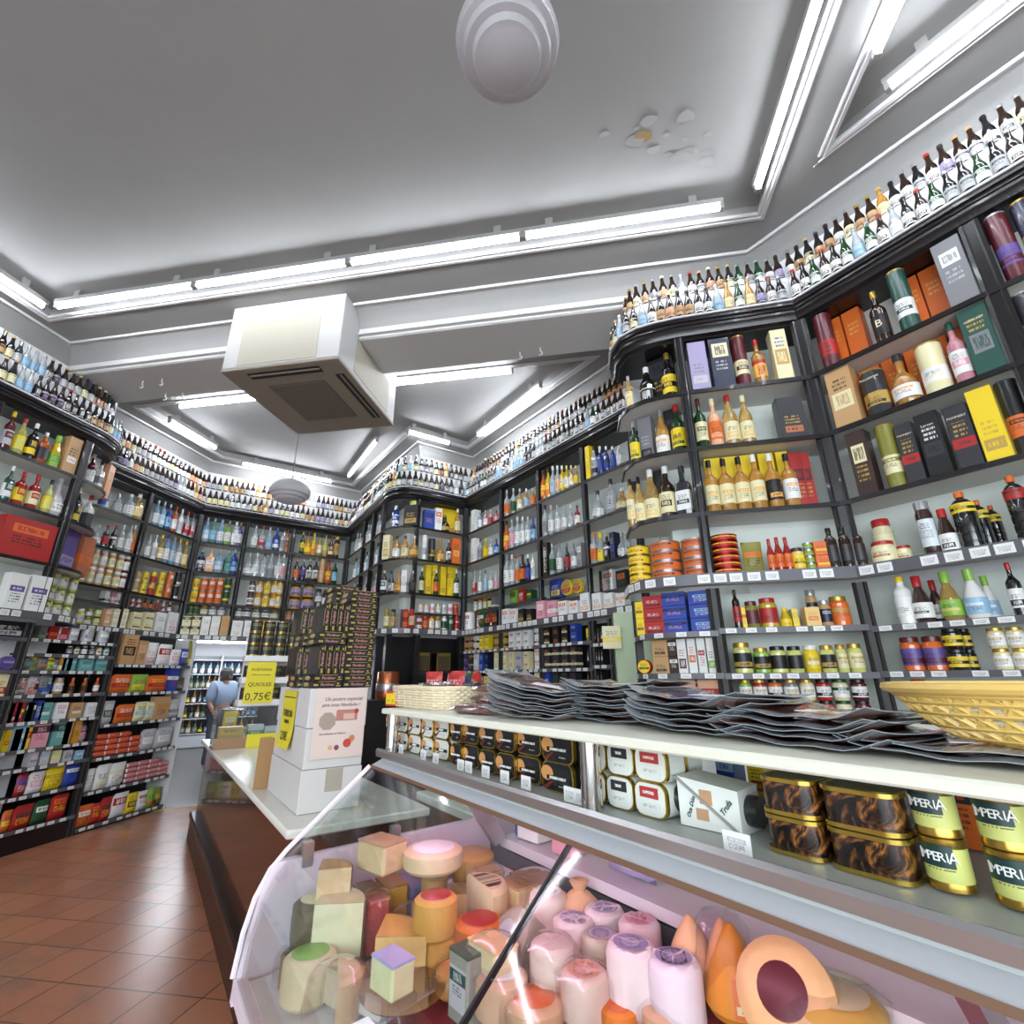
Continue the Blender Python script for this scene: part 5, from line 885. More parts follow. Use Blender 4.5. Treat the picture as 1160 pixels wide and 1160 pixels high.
# dark gold-rimmed tins, stacked two by two
def goldtin(px0, px1, k, h, label):
    u0, u1 = R.u(px0, 700, 1.26, .01), R.u(px1, 700, 1.26, .01); w = u1 - u0; c = R.at((u0 + u1) / 2, .05)
    o = empty('oblong_tin', label, 'tin', (c.x, c.y, zs + k * h), R.rz, 'dark gold-rimmed tins'); 
    def ring(z0, z1, e, nm, m):
        mb = MB(); pts = []; W, D, r = w / 2 + e, .045 + e, .02
        for cx, cy, a in ((W - r, D - r, 0), (-W + r, D - r, PI / 2), (-W + r, -D + r, PI), (W - r, -D + r, 1.5 * PI)):
            for q in range(6): pts.append((cx + r * math.cos(a + q * PI / 10), cy + r * math.sin(a + q * PI / 10)))
        mb.prism(pts, z0, z1).build(nm, m, o)
    gold = P('tin_gold', 'c9a844', .25, metal=.95)
    m, n, l, b = (None,) * 4
    if 'duck_print' not in _M:
        m, n, l, b = newmat('duck_print'); tc = n.new('ShaderNodeTexCoord'); wv = n.new('ShaderNodeTexNoise'); wv.inputs['Scale'].default_value = 34; wv.inputs['Distortion'].default_value = 2.5; l.new(tc.outputs['Object'], wv.inputs['Vector'])
        cr = n.new('ShaderNodeValToRGB'); e = cr.color_ramp.elements; e[0].color = lin('0c0a09'); e[0].position = .42; e[1].color = lin('a8692a'); e[1].position = .72; q = e.new(.55); q.color = lin('4a2a12'); l.new(wv.outputs['Fac'], cr.inputs[0]); l.new(cr.outputs[0], b.inputs['Base Color']); b.inputs['Roughness'].default_value = .25; b.inputs['Coat Weight'].default_value = .4; _M['duck_print'] = m
    ring(.004, h - .006, 0, 'body', _M['duck_print']); ring(0, .005, .002, 'rim', gold); ring(h - .007, h - .002, .002, 'rim', gold); ring(h - .0025, h - .0015, -.004, 'lid', P('tin_lid_olive', '6f6f35', .35, metal=.6))
for k in (0, 1):
    goldtin(867, 930, k, .047, ('lower ' if k == 0 else 'upper ') + 'dark gold-rimmed tin next to the white gift pack'); goldtin(938, 1030, k, .047, ('lower ' if k == 0 else 'upper ') + 'dark gold-rimmed tin next to the yellow-green cans')
for px0, px1, nm in ((1034, 1100, 'beside dark gold-rimmed tins'), (1110, 1190, 'at the frame edge')):
    for k in (0, 1):
        u0, u1 = R.u(px0, 700, 1.26, .02), R.u(px1, 700, 1.26, .02); w = (u1 - u0) * .86; c = R.at((u0 + u1) / 2, .02 + w / 2); h = .052
        o = put('c', w, h - .001, w, 'c5c96a', 'c5c96a', 'go', (c.x, c.y, zs + k * h), R.rz, 'railed shelf', '', 'x', near=True)
        ITEMS.pop(); tag(o, ('lower ' if k == 0 else 'upper ') + 'yellow-green can with dark IMPERIA label ' + nm, 'can', 'yellow-green duck cans')
        lb = MB().lathe([(w / 2 + .0006, h * .45), (w / 2 + .0006, h * .86)], 14, a0=-PI * .82, a1=-PI * .3).build('dark_label', P('label_teal', '143532', .4), o)
        for q, chx in enumerate('IMPERIA'):
            a = -PI * .80 + q * PI * .075 + .12; tt = link('lettering', text_mesh(chx, h * (.3 if q in (0, 6) else .24), P('ink_white', 'e8e8e4', .5)), lb, ((w / 2 + .0008) * math.cos(a), (w / 2 + .0008) * math.sin(a), h * .64)); tt.rotation_euler = (PI / 2, 0, a + PI / 2)
for px, w_, h_, b_, l_, c_, k_, lk in ((855, 22, .06, 'ye', 'rd', '-', 'x', 'yellow box half hidden behind the gift pack'), (820, 25, .06, 'bl', 'lb', '-', 'x', 'blue box with hand picture behind the gift pack'), (928, 18, .07, 'rd', 'wh', 'wh', 'j', 'red-lidded jar behind the dark tins'), (975, 14, .07, 'or', 'or', 'go', 'j', 'small orange jar behind dark tins'), (995, 18, .07, 'pg', 'dk', 'pg', 'j', 'small pale green jar behind dark tins'), (1085, 18, .09, 'or', 'dg', '-', 'x', 'orange framed box behind the yellow-green cans')):
    u = R.u(px, 700, 1.3, .22); c = R.at(u, .22); w2 = w_ * .0015
    o = put(k_, w2, h_ + .02, .04, b_, l_, c_, (c.x, c.y, zs), R.rz, 'x', '', 'x', near=True); ITEMS.pop(); o['label'] = lk; o['group'] = 'goods at the back of the railed shelf'
# ================================================================= cheeses
def cheesem(col, var=.12): return P('cheese_' + col, col, .42, spec=.4, bump=.08, bscale=45, var=var)
def cheese(kind, px, py, wpx, ytop, col, rind, label, z=.742, lab=None, rot=0., film=False, stack=0, tiltx=0.):
    dz = z - .742; rr_ = ray(px, py); dd_ = (rr_.x + rr_.y) / R2; t_ = (.674 + dz - CAMZ) / (rr_.z - .2 * dd_); p = CAM + rr_ * t_; z = p.z
    s_, d_ = max((p.x - p.y) / R2, -1.53), min((p.x + p.y) / R2, .985); p = Vector((*sd(s_, d_), z)); dist = (p - CAM).dot(ray(580, 580)) / FOC; w = wpx * 1.12 * dist / FOC; h = max(.025, z_for(p.x, p.y, ytop) - z); r = w / 2
    z += .18 * r
    o = empty('cheese', label, 'cheese', (p.x, p.y, z), rot, 'cheeses in the refrigerated counter'); m, rm = cheesem(col), cheesem(rind if len(rind) == 6 else col)
    if kind in ('wheel', 'tall'):
        e = min(r, h) * .18; MB().lathe([(0, 0), (r - e, 0), (r, e), (r * 1.02, h / 2), (r, h - e), (r - e, h - e * .2), (r * .7, h), (0, h)], 28).build('rind', rm, o)
        q_ = .5 if tiltx else .72
        if lab: MB().lathe([(r * q_, h + .0005), (r * q_ * .97, h + .0012), (0, h + .0012)], 24).build('label', pack(*lab), o)
    elif kind == 'half':
        e = h * .1; pr = [(0, 0), (r - e, 0), (r, e), (r, h - e), (r - e, h), (0, h)]
        MB().lathe(pr, 20, a0=0, a1=PI).build('rind', rm, o); MB().poly([(-r, 0, e), (-r + e, 0, 0), (r - e, 0, 0), (r, 0, e), (r, 0, h - e), (r - e, 0, h), (-r + e, 0, h), (-r, 0, h - e)]).build('cut_face', m, o)
        if lab: MB().lathe([(r * .75, h + .001), (0, h + .001)], 16, a0=.1, a1=PI - .1).build('label', pack(*lab), o)
    elif kind == 'wedge':
        R_ = w * .95; mb = MB(); n = 9; a0, a1 = PI * .25, PI * .75; b = [(0, -R_ * .5, 0)] + [(R_ * math.cos(a0 + (a1 - a0) * k / n), R_ * math.sin(a0 + (a1 - a0) * k / n) - R_ * .5, 0) for k in range(n + 1)]
        mb.hexa(b, [(x, y, h) for x, y, q in b]).build('cut_piece', m, o, smooth=False)
        mb = MB(); 
        for k in range(1, n + 1): mb.poly([(b[k][0] * 1.01, b[k][1] + .003, 0), (b[k + 1][0] * 1.01, b[k + 1][1] + .003, 0), (b[k + 1][0] * 1.01, b[k + 1][1] + .003, h), (b[k][0] * 1.01, b[k][1] + .003, h)])
        mb.poly([(x, y, h + .001) for x, y, q in b]); mb.build('rind', rm, o)
    elif kind == 'block':
        MB().box(-r, r, -r * .7, r * .7, 0, h).build('cut_piece', m, o, bevel=min(h, r) * .12)
        MB().box(-r * .98, r * .98, -r * .68, r * .68, h - .003, h + .002).build('rind', rm, o)
        if lab: MB().box(-r * .8, r * .8, -r * .72, -r * .69, h * .2, h * .8).build('label', pack(*lab), o)
    elif kind == 'cone':
        MB().lathe([(0, 0), (r * .85, 0), (r, h * .1), (r * .95, h * .3), (r * .7, h * .58), (r * .4, h * .82), (r * .12, h * .98), (0, h)], 26).build('rind', rm, o)
        if lab:
            mb = MB(); mb.lathe([(r * 1.01, h * .12), (r * .965, h * .3), (r * .8, h * .5)], 8, a0=-1.9, a1=-1.0); mb.build('label', pack(*lab), o)
    elif kind == 'wrap':
        rn = random.Random(label); mb = MB(); e = r * .16; mb.lathe([(0, 0), (r - e, 0), (r, e), (r, h * .85), (r * .96, h * .93), (r * .8, h), (0, h * 1.01)], 22); mb.v = [(x * rn.uniform(.97, 1.04), y * rn.uniform(.97, 1.04), q + rn.uniform(-.002, .002)) for x, y, q in mb.v]; mb.build('paper_wrap', P('cheese_paper_' + col, col, .6, var=.08, bscale=30, bump=.2), o)
        if lab: MB().lathe([(r * .7, h * 1.015), (0, h * 1.018)], 16).build('label', pack(*lab), o)
    elif kind == 'sack':
        MB().lathe([(0, 0), (r * .7, 0), (r, h * .2), (r * .95, h * .45), (r * .5, h * .68), (r * .25, h * .74), (r * .5, h * .95), (r * .3, h)], 18).build('cloth_wrap', P('cheese_paper_' + col, col, .6, bump=.3, bscale=40), o)
    if film:
        rn = random.Random(px); mb = MB(); e = .008; mb.lathe([(r + e, .004), (r * 1.08 + e, h * .4), (r * 1.02 + e, h * .9), (r * .8, h + e), (r * .3, h + e * 1.6)], 14); mb.v = [(x * rn.uniform(.95, 1.1), y * rn.uniform(.95, 1.1), q) for x, y, q in mb.v]; mb.build('cling_film', thin('film', 'f7f5f7', .05, .12), o)
    if tiltx: o.rotation_euler = (tiltx, 0, rot)
    return o
ch = cheese
ch('wheel', 344, 1092, 44, 1060, '6e5c3a', '5b4d33', 'grey-rinded wheel at the bottom of the end stack'); ch('wheel', 346, 1058, 46, 1022, '6e5c3a', '66583c', 'grey-rinded wheel with round red label at the case end', z=.80, lab=('cr', 'rd', 'db'))
ch('wedge', 371, 1030, 34, 984, 'd4b98c', 'b5965c', 'cream wedge resting on the grey-rinded wheel at the case end', z=.865, rot=RZ + .4)
ch('wedge', 373, 1108, 52, 1022, 'd6d0a8', 'cfc29a', 'tall pale wedge standing between green label wheel and red bag', rot=RZ + .25)
ch('wheel', 346, 1140, 52, 1084, 'd9cba8', 'd5c49c', 'white wheel with green and blue label near the front glass', lab=('lm', 'lb', 'rd')); ch('half', 378, 1162, 52, 1104, 'e5c9a0', 'd9b98c', 'half cheese in film beside the green label wheel', rot=RZ - .3, film=True)
for a, b_, y_ in ((405, 'left', 1060), (437, 'right', 1052)): pass
ch('block', 404, 1062, 30, 1008, 'c98b3c', '8a5520', 'orange block under the white board, end side', rot=RZ); ch('block', 440, 1054, 34, 1002, 'c88a34', '99602a', 'orange block under the white board, inner side', rot=RZ)
ch('block', 431, 990, 44, 956, 'd8b98c', 'b08f68', 'cream block with brown rind lying on the white board', z=.90, rot=RZ + .3)
pz = CAM + ray(420, 992) * .00131; o = tag(MB().box(-.09, .09, -.06, .06, 0, .006).build('cutting_board', WHITE, loc=(pz.x, pz.y, .962), rz=RZ + .1, bevel=.002), 'thin white board carrying a cream block inside the case', 'board')
ch('block', 470, 1040, 40, 1000, '6d5c86', '7d6c96', 'purple foil-wrapped piece below the white-topped wheel', rot=RZ); ch('tall', 490, 1046, 26, 994, 'b28a50', 'b28a50', 'tan drum under the white-topped wheel')
ch('wheel', 490, 990, 60, 966, 'ded2cd', 'd8bf98', 'white-topped wheel raised high near the case end', z=.88, lab=('wh', 'wh', 'ta'))
ch('wheel', 536, 1016, 42, 968, 'b8863f', 'b98a4a', 'yellow drum with brown top ringed in purple', lab=('ta', 'ho', 'pu')); ch('block', 420, 1078, 32, 1018, 'c9605a', 'd07c74', 'red and pink bag-wrapped piece in the middle', rot=RZ, film=True)
ch('half', 470, 1082, 50, 1036, 'e0b082', 'c87d3c', 'half wheel with small holes and orange rind', rot=RZ - .2, film=True); ch('wedge', 446, 1120, 54, 1058, 'dfb36a', 'cf9a48', 'big yellow wedge behind the blue cheese', rot=RZ + .2)
ch('wheel', 494, 1104, 46, 1060, 'd6a24c', 'cf9440', 'yellow wheel under the red label wheel'); ch('wheel', 492, 1066, 44, 1018, 'd6a24c', 'd29a46', 'yellow wheel with red and blue label on top', z=.81, lab=('rd', 'bl', 'wh'))
ch('half', 542, 1066, 62, 1006, 'dfcba2', 'd9bd90', 'large pale half wheel with crimson ring label', lab=('cr', 'ma', 'dg'), rot=RZ - .1)
ch('wheel', 543, 1080, 52, 1046, 'cf6a1e', 'd06a1c', 'orange wheel with round red and blue label', lab=('rd', 'bl', 'ye'), z=.77); ch('block', 558, 1110, 46, 1072, 'e8cf9c', 'dcb97c', 'flat cream slab in clear film', rot=RZ + .1, z=.80, film=True)
ch('block', 528, 1160, 34, 1080, '8f8d80', '40503c', 'tall grey and green carton-like block near front glass', rot=RZ + .1, lab=('lg', 'dk', 'dg'))
ch('block', 548, 1026, 34, 986, 'd6b27c', 'b99668', 'cream block in film behind the pale half wheel', rot=RZ, film=True); ch('block', 586, 1052, 34, 1004, 'd9b87e', 'b08a55', 'cream slab beside the hinge line in film', rot=RZ, film=True); ch('block', 606, 1040, 46, 998, 'b98f5c', '8f6536', 'brown-crusted block at the rear', rot=RZ, film=True)
ch('wheel', 604, 1092, 56, 1036, 'a9987f', '9a8b77', 'grey-ringed wheel standing on edge by the glass joint', lab=('lg', 'dg', 'dg'), tiltx=.9, rot=-.9)
ch('wheel', 568, 1158, 54, 1106, 'd9b690', 'd6ad84', 'pinkish drum in film with printed round label', lab=('wh', 'lg', 'dg'), film=True); ch('wheel', 606, 1172, 60, 1136, 'd8b480', 'd2a878', 'wheel with orange flame label at the front', lab=('or', 'ye', 'ma'), film=True)
ch('wrap', 622, 1062, 38, 1014, 'd9c2b4', 'd9c2b4', 'white-topped drum just right of the glass joint'.replace('right of', 'past'), lab=('wh', 'lc', 'dg')); ch('wrap', 652, 1086, 42, 1044, 'dcc9c4', 'd', 'paper-wrapped drum with price slip on top', lab=('lc', 'wh', 'dg')); ch('wrap', 683, 1108, 40, 1062, 'b6a590', 'd', 'grey-sided drum with pale label', lab=('lc', 'lg', 'dg'))
ch('wrap', 692, 1066, 40, 1032, 'd8c8c6', 'd', 'small paper-wrapped cheese at the rear with red-printed foot', lab=('lc', 'lg', 'dg')); ch('wrap', 737, 1086, 42, 1046, 'd6c0bf', 'd', 'small paper-wrapped cheese with red bar label', lab=('pk', 'rd', 'dg'))
ch('wrap', 627, 1138, 46, 1072, 'd8c6b4', 'd', 'tall barrel cheese in film', film=True); ch('wrap', 664, 1160, 50, 1104, 'd9c1ac', 'd', 'barrel cheese in film at the front', film=True, lab=('pe', 'pk', 'dg')); ch('wrap', 720, 1150, 52, 1074, 'd9cac6', 'd', 'tall white paper-wrapped stack with dark bar label', lab=('lc', 'lg', 'bk')); ch('wrap', 770, 1164, 54, 1090, 'd6cbcf', 'd', 'white paper-wrapped column nearest the cone cheeses', lab=('lc', 'bk', 'dg'))
ch('sack', 672, 1044, 42, 1000, 'd9a97c', 'd', 'tan sack-shaped cheese tied with pink cloth'); ch('wheel', 702, 1168, 38, 1142, 'd9731e', 'd9731e', 'small orange wheel with blue ribbon label', lab=('or', 'bl', 'wh'))
ch('cone', 800, 1118, 54, 1042, 'd9a878', 'd6a272', 'pale cone-shaped cheese standing by the paper-wrapped column'); ch('cone', 846, 1150, 64, 1052, 'd98a26', 'd68420', 'orange cone-shaped cheese with clear label', lab=('or', 'cr', 'dg')); ch('cone', 872, 1100, 42, 1044, 'd99a6a', 'd2905e', 'film-wrapped orange cone behind the big red label wheel', film=True)
ch('wheel', 912, 1150, 92, 1082, 'd9b478', 'd6ad70', 'big wheel leaning upright with red oval label', lab=('ma', 'rd', 'wh'), tiltx=.95, rot=-.55, z=.79); ch('wheel', 985, 1180, 96, 1134, 'd6b04e', 'd2a844', 'yellow wheel with pale round label at the frame edge', lab=('cr', 'ye', 'dk'), film=True)
for i, (px, py, wp, yt) in enumerate(((955, 1112, 60, 1076), (1010, 1146, 66, 1104), (1062, 1172, 60, 1128))):
    p = at_z(px, py, .90); dist = (p - CAM).length; o = put('f', wp * dist / FOC * .9, .08, .06, 'ye', 'go', 'db', (p.x, p.y, .90), RZ, '', '', 'x'); ITEMS.pop(); tag(o, ('first', 'second', 'third')[i] + ' yellow bag of grated cheese behind the big wheel, from the cone cheeses', 'bag', 'yellow bags of grated cheese')
o = put('g', .16, .09, .1, 'lc', 'wh', 'gy', tuple(at_z(705, 1000, .97).xy) + (.976,), RZ, '', '', 'x'); ITEMS.pop(); tag(o, 'crumpled clear bag lying on the rear ledge of the cheese case', 'bag')
C(CX([(.35, .7435), (.35, .746), (1.05, .886), (1.05, .88)], SL + .031, -1.22), 'white_tray', PLASTIC, smooth=False)
C(MB().box(SL + .03, SR, .345, .385, .742, .752), 'tray_edge', PLASTIC, smooth=False)
for a in (('block', 388, 1142, 36, 1100, 'd9c9a0', 'c9b88a', 'pale block in film between the wheel and half cheese'), ('wedge', 330, 1118, 30, 1080, '8a7a58', '6f6044', 'dark rinded wedge by the end panel'), ('wheel', 512, 1130, 34, 1098, 'd9a25a', 'cf8a3c', 'small amber wheel behind the grey-green block'), ('wheel', 640, 1108, 36, 1078, 'd9c0a0', 'd3b894', 'small tan wheel between paper-wrapped drums'), ('block', 700, 1130, 34, 1098, 'cfb08a', 'b89468', 'tan block behind the tall white stack'), ('wedge', 520, 1046, 34, 1012, 'd9b878', 'c79a58', 'yellow wedge behind the orange wheel'), ('wheel', 580, 1080, 32, 1050, 'd9c9a8', 'cbb48c', 'small pale wheel next to the ringed wheel'), ('block', 460, 1010, 30, 982, 'cfa86c', 'a8804a', 'brown block by the raised wheel'), ('wheel', 745, 1120, 34, 1094, 'd9b48c', 'cfa27a', 'peach wheel before the cone cheeses'), ('wrap', 712, 1104, 34, 1070, 'd2c0b4', 'd', 'short paper-wrapped drum between taller ones'), ('block', 424, 1150, 40, 1122, 'd9d4cc', 'c4c0ba', 'white boxed cheese under the clear plate'), ('wheel', 752, 1172, 40, 1146, 'd9b890', 'd3aa80', 'tan wheel at the very front edge')): ch(*a[:7], a[7], rot=RZ + (a[1] % 7) * .1, film=a[1] % 2 == 0)
# blue cheese on its glass plate
p = at_z(456, 1128, .838); o = tag(MB().lathe([(0, 0), (.055, 0), (.085, .008), (.088, .012), (.05, .006), (0, .005)], 28).build('plate', thin('plate_glass', 'e6dfe6', .12), loc=(p.x, p.y, .838)), 'clear round plate carrying the blue cheese', 'plate')
MB().lathe([(0, -.086), (.05, -.086), (.03, -.05), (.03, 0), (0, 0)], 18).build('foot', thin('plate_glass', 'e6dfe6', .12), o)
ch('block', 443, 1128, 40, 1088, 'd3cf9c', 'a9a7d0', 'blue-veined slice topped with violet foil on the clear plate', z=.835, rot=RZ + .2)
for i, (px, wpx, yt, b_, l_, c_, lk) in enumerate(((527, 22, 890, 'lb', 'wh', 'bl', 'clear pack at the end of the rear ledge'), (545, 24, 900, 'bl', 'rd', 'wh', 'blue and red milk carton on the rear ledge'), (573, 34, 908, 'wh', 'lb', 'bl', 'white milk carton with barcode on the rear ledge'), (612, 30, 930, 'pk', 'rd', 'wh', 'pink carton on the rear ledge'))):
    q = at_z(px, {0: 930, 1: 940, 2: 958, 3: 975}[i], .978); q = Vector((*sd(max((q.x - q.y) / R2, -1.45), 1.065), .978)); dist = (q - CAM).dot(ray(580, 580)) / FOC
    o = put('x', wpx * dist / FOC, .17, .07, b_, l_, c_, (q.x, q.y, .976), RZ + .1, '', '', 'x', near=True); ITEMS.pop(); o['label'] = lk; o['group'] = 'cartons on the rear ledge of the cheese case'
# ================================================================= on the counter's top shelf
ZTOP = 1.368
RT = Run(tuple(v / U for v in sd(-1.65, .70)), tuple(v / U for v in sd(1.0, .70))); RUN['RT'] = RT
def film_mat():
    m, n, l, b = newmat('vacuum_film'); tc = n.new('ShaderNodeTexCoord'); nz = n.new('ShaderNodeTexNoise'); nz.inputs['Scale'].default_value = 14; nz.inputs['Detail'].default_value = 3; l.new(tc.outputs['Object'], nz.inputs['Vector'])
    sp = n.new('ShaderNodeSeparateXYZ'); l.new(tc.outputs['Generated'], sp.inputs[0])
    def inside(s):
        a = n.new('ShaderNodeMath'); a.operation = 'SUBTRACT'; l.new(s, a.inputs[0]); a.inputs[1].default_value = .5
        q = n.new('ShaderNodeMath'); q.operation = 'ABSOLUTE'; l.new(a.outputs[0], q.inputs[0]); c = n.new('ShaderNodeMath'); c.operation = 'LESS_THAN'; l.new(q.outputs[0], c.inputs[0]); c.inputs[1].default_value = .43; return c.outputs[0]
    k = n.new('ShaderNodeMath'); k.operation = 'MULTIPLY'; l.new(inside(sp.outputs['X']), k.inputs[0]); l.new(inside(sp.outputs['Y']), k.inputs[1])
    cr = n.new('ShaderNodeValToRGB'); e = cr.color_ramp.elements; e[0].color = lin('2b1a17'); e[0].position = .36; e[1].color = lin('a05a44'); e[1].position = .66; q = e.new(.5); q.color = lin('5e2a22'); l.new(nz.outputs['Fac'], cr.inputs[0])
    mx = n.new('ShaderNodeMixRGB'); mx.inputs[1].default_value = lin('646a6e'); l.new(k.outputs[0], mx.inputs[0]); l.new(cr.outputs[0], mx.inputs[2]); l.new(mx.outputs[0], b.inputs['Base Color'])
    b.inputs['Roughness'].default_value = .18; b.inputs['Coat Weight'].default_value = .6; b.inputs['Specular IOR Level'].default_value = .8; return m
FILM = film_mat(); FSEAL = P('film_seal', '8b9195', .15, spec=.8, coat=.5)
_packs = []
for v in range(3):
    rnd = random.Random(90 + v); W, D, nx, ny = .25, .19, 14, 10; a = [rnd.uniform(-1, 1) for _ in range(6)]
    mb = MB(); 
    for lay, th in ((0, 0), (1, 1)):
        for j in range(ny + 1):
            for i in range(nx + 1):
                x, y = i / nx * 2 - 1, j / ny * 2 - 1; core = (1 - min(1, abs(x)) ** 6) * (1 - min(1, abs(y)) ** 6)
                zz = .03 * max(0, abs(x) - .3) ** 2 * (1 + .4 * a[0] * x) + .014 * max(0, abs(y) - .4) ** 2 + .003 * math.sin(3 * x + a[1] * 3) * math.cos(2.5 * y + a[2] * 3) + .002 * math.sin(9 * x + 5 * y * a[3])
                mb.v.append((x * W / 2, y * D / 2, zz + th * (.001 + .006 * core)))
    M_ = (nx + 1) * (ny + 1)
    for j in range(ny):
        for i in range(nx):
            q = j * (nx + 1) + i; f = [q, q + 1, q + nx + 2, q + nx + 1]; mi = 1 if (i in (0, nx - 1) or j in (0, ny - 1)) else 0
            mb.f += [f[::-1], [M_ + k for k in f]]; mb.m += [mi, mi]
    for i in range(nx):
        for q in (i, ny * (nx + 1) + i): mb.f.append([q, q + 1, M_ + q + 1, M_ + q]); mb.m.append(1)
    for j in range(ny):
        for q in (j * (nx + 1), j * (nx + 1) + nx): mb.f.append([q, q + nx + 1, M_ + q + nx + 1, M_ + q]); mb.m.append(1)
    _packs.append(mb.mesh('vacuum_pack', [FILM, FSEAL]))
WORDN = ['lowest', 'second from bottom', 'third from bottom', 'fourth from bottom', 'fifth from bottom', 'sixth from bottom', 'seventh from bottom', 'eighth from bottom', 'ninth from bottom']
rnd = random.Random(8)
for px, dd, n_, nm, rot0, rise in ((618, .12, 9, 'pile next to the wicker basket', .35, .25), (715, .2, 9, 'pile beyond the chrome post', .1, .0), (805, .14, 7, 'middle pile', -.1, .0), (935, .13, 5, 'pile next to the yellow basket', -.15, .0), (1100, .13, 2, 'pile under the yellow basket', .05, .0)):
    u = RT.u(px, 700, 1.42, dd); c = RT.at(u, dd)
    vv = rnd.randrange(3)
    for k in range(n_):
        o = link('vacuum_pack', _packs[vv], None, (c.x + rnd.uniform(-.012, .012), c.y + rnd.uniform(-.012, .012), ZTOP + .0015 + k * .0084), RT.rz + rot0 + rnd.uniform(-.14, .14)); o.rotation_euler = (rnd.uniform(-.02, .02), rise * (.25 + .05 * k) + rnd.uniform(-.03, .03), o.rotation_euler[2])
        tag(o, 'vacuum pack of sliced cured meat, %s, %s' % ('topmost' if k == n_ - 1 else WORDN[k], nm), 'vacuum pack', 'vacuum packs of cured meat')
        if k >= n_ - 2: lk_ = MB().box(-.045, .045, -.025, .025, .0085, .0092).build('paper_label', pack('wh', 'lg', 'rd'), o, (.03, -.02, .001), .3, smooth=False)
# yellow plastic basket
u = RT.u(1236, 700, 1.42, .15); c = RT.at(u, .15); zb = ZTOP + .0015 + 2 * .0076 + .004
YB = P('yellow_basket', 'd9b45a', .4, spec=.5)
def lattice(r0, r1, h, nu, nv, th, ox=1.25):
    mb = MB(); bm_ = []
    def pt(a, v, e=0):
        q = v ** .62; r = r0 + (r1 - r0) * q + e; return (r * math.cos(a) * ox, r * math.sin(a), h * v)
    for ring, v in enumerate((0, .1, .3, .55, .75, .88, 1)): mb.tube([pt(2 * PI * k / 72, v) for k in range(73)], th * (2.2 if v in (1, ) else 1.2), 5)
    for k in range(nu):
        for s in (-1, 1):
            mb.tube([pt(2 * PI * (k + s * v * 2.2) / nu, v) for v in (0, .15, .3, .45, .6, .75, .88)], th, 4)
        mb.tube([pt(2 * PI * (k + .5) / nu, v) for v in (.74, .88, 1.0)], th, 4)
    return mb
o = empty('plastic_basket', 'yellow plastic lattice basket standing on the vacuum packs', 'basket', (c.x, c.y, zb), RT.rz)
lattice(.085, .142, .058, 40, 6, .0032).build('lattice_side', YB, o)
MB().lathe([(0, 0), (.085, 0), (.085, .004), (0, .004)], 30, sx=1.25).build('bottom', YB, o)
mb = MB(); pts = [((.145) * math.cos(2 * PI * k / 60) * 1.25, .145 * math.sin(2 * PI * k / 60), .059) for k in range(61)]; mb.tube(pts, .0058, 6); mb.build('rim', YB, o)
# wicker basket with salami and the red bags
u = RT.u(497, 700, 1.40, .13); c = RT.at(u, .13); WK = P('wicker', 'd6c6a4', .6, var=.15, bscale=60)
o = empty('wicker_basket', 'cream wicker basket beside the red price card', 'basket', (c.x, c.y, ZTOP), RT.rz)
mb = MB(); W, D, H = .2, .1, .062
def rr(k, n=56, e=0): a = 2 * PI * k / n; s4 = 1 / (abs(math.cos(a)) ** 4 + abs(math.sin(a)) ** 4) ** .25; return ((W + e) * s4 * math.cos(a), (D + e) * s4 * math.sin(a))
for r_ in range(8): mb.tube([(*rr(k, 56, .003 * (1 if (k + r_) % 2 else -1) + r_ * .001), .004 + r_ * .0078) for k in range(57)], .0042, 5)
for k in range(28): mb.tube([(*rr(2 * k), 0), (*rr(2 * k, 56, .008), H)], .003, 4)
mb.build('woven_side', WK, o); MB().prism([rr(k) for k in range(56)], 0, .004).build('bottom', WK, o)
mb = MB(); mb.tube([(*rr(k, 56, .009), H + .002) for k in range(57)], .006, 6); mb.build('rim', WK, o)
def onshelf(kind, px, dd, w, h, d, b_, l_, c_, z, lk, cat, rz=0, grp='snacks on the white top shelf'):
    u = max(RT.u(px, 700, z, dd), .03 + (px - 440) * .001); c = RT.at(u, dd); o = put(kind, w, h, d, b_, l_, c_, (c.x, c.y, z), RT.rz + rz, '', '', 'x', near=True); ITEMS.pop(); tag(o, lk, cat, grp); return o
for i, (ox, oy, rz_) in enumerate(((-.13, .03, .35), (-.05, .055, -.2), (.04, .03, .2), (.125, .05, -.35))):
    q = RT.at(RT.u(497, 700, 1.40, .13) + ox, .13 + oy); o_ = put('g', .085, .075, .04, 'rd', 'or', 'wh', (q.x, q.y, ZTOP + .04), RT.rz + rz_, '', '', 'x', near=True); ITEMS.pop(); tag(o_, 'red snack bag in the wicker basket, %s from the price card' % ORD[i], 'bag', 'red snack bags in the wicker basket')
onshelf('g', 458, .22, .07, .09, .05, 'gn', 'bl', 'wh', ZTOP + .02, 'green and blue snack bag behind the price card', 'bag', .2); onshelf('g', 476, .24, .06, .09, .05, 'dk', 'wh', 'gn', ZTOP + .03, 'dark green snack bag behind the wicker basket', 'bag', -.2)
onshelf('x', 470, .3, .03, .075, .03, 'ta', 'br', 'db', ZTOP, 'tan paper packet behind the price card', 'packet')
CLEAR = thin('bag_film', 'f0f0f2', .13, .12)
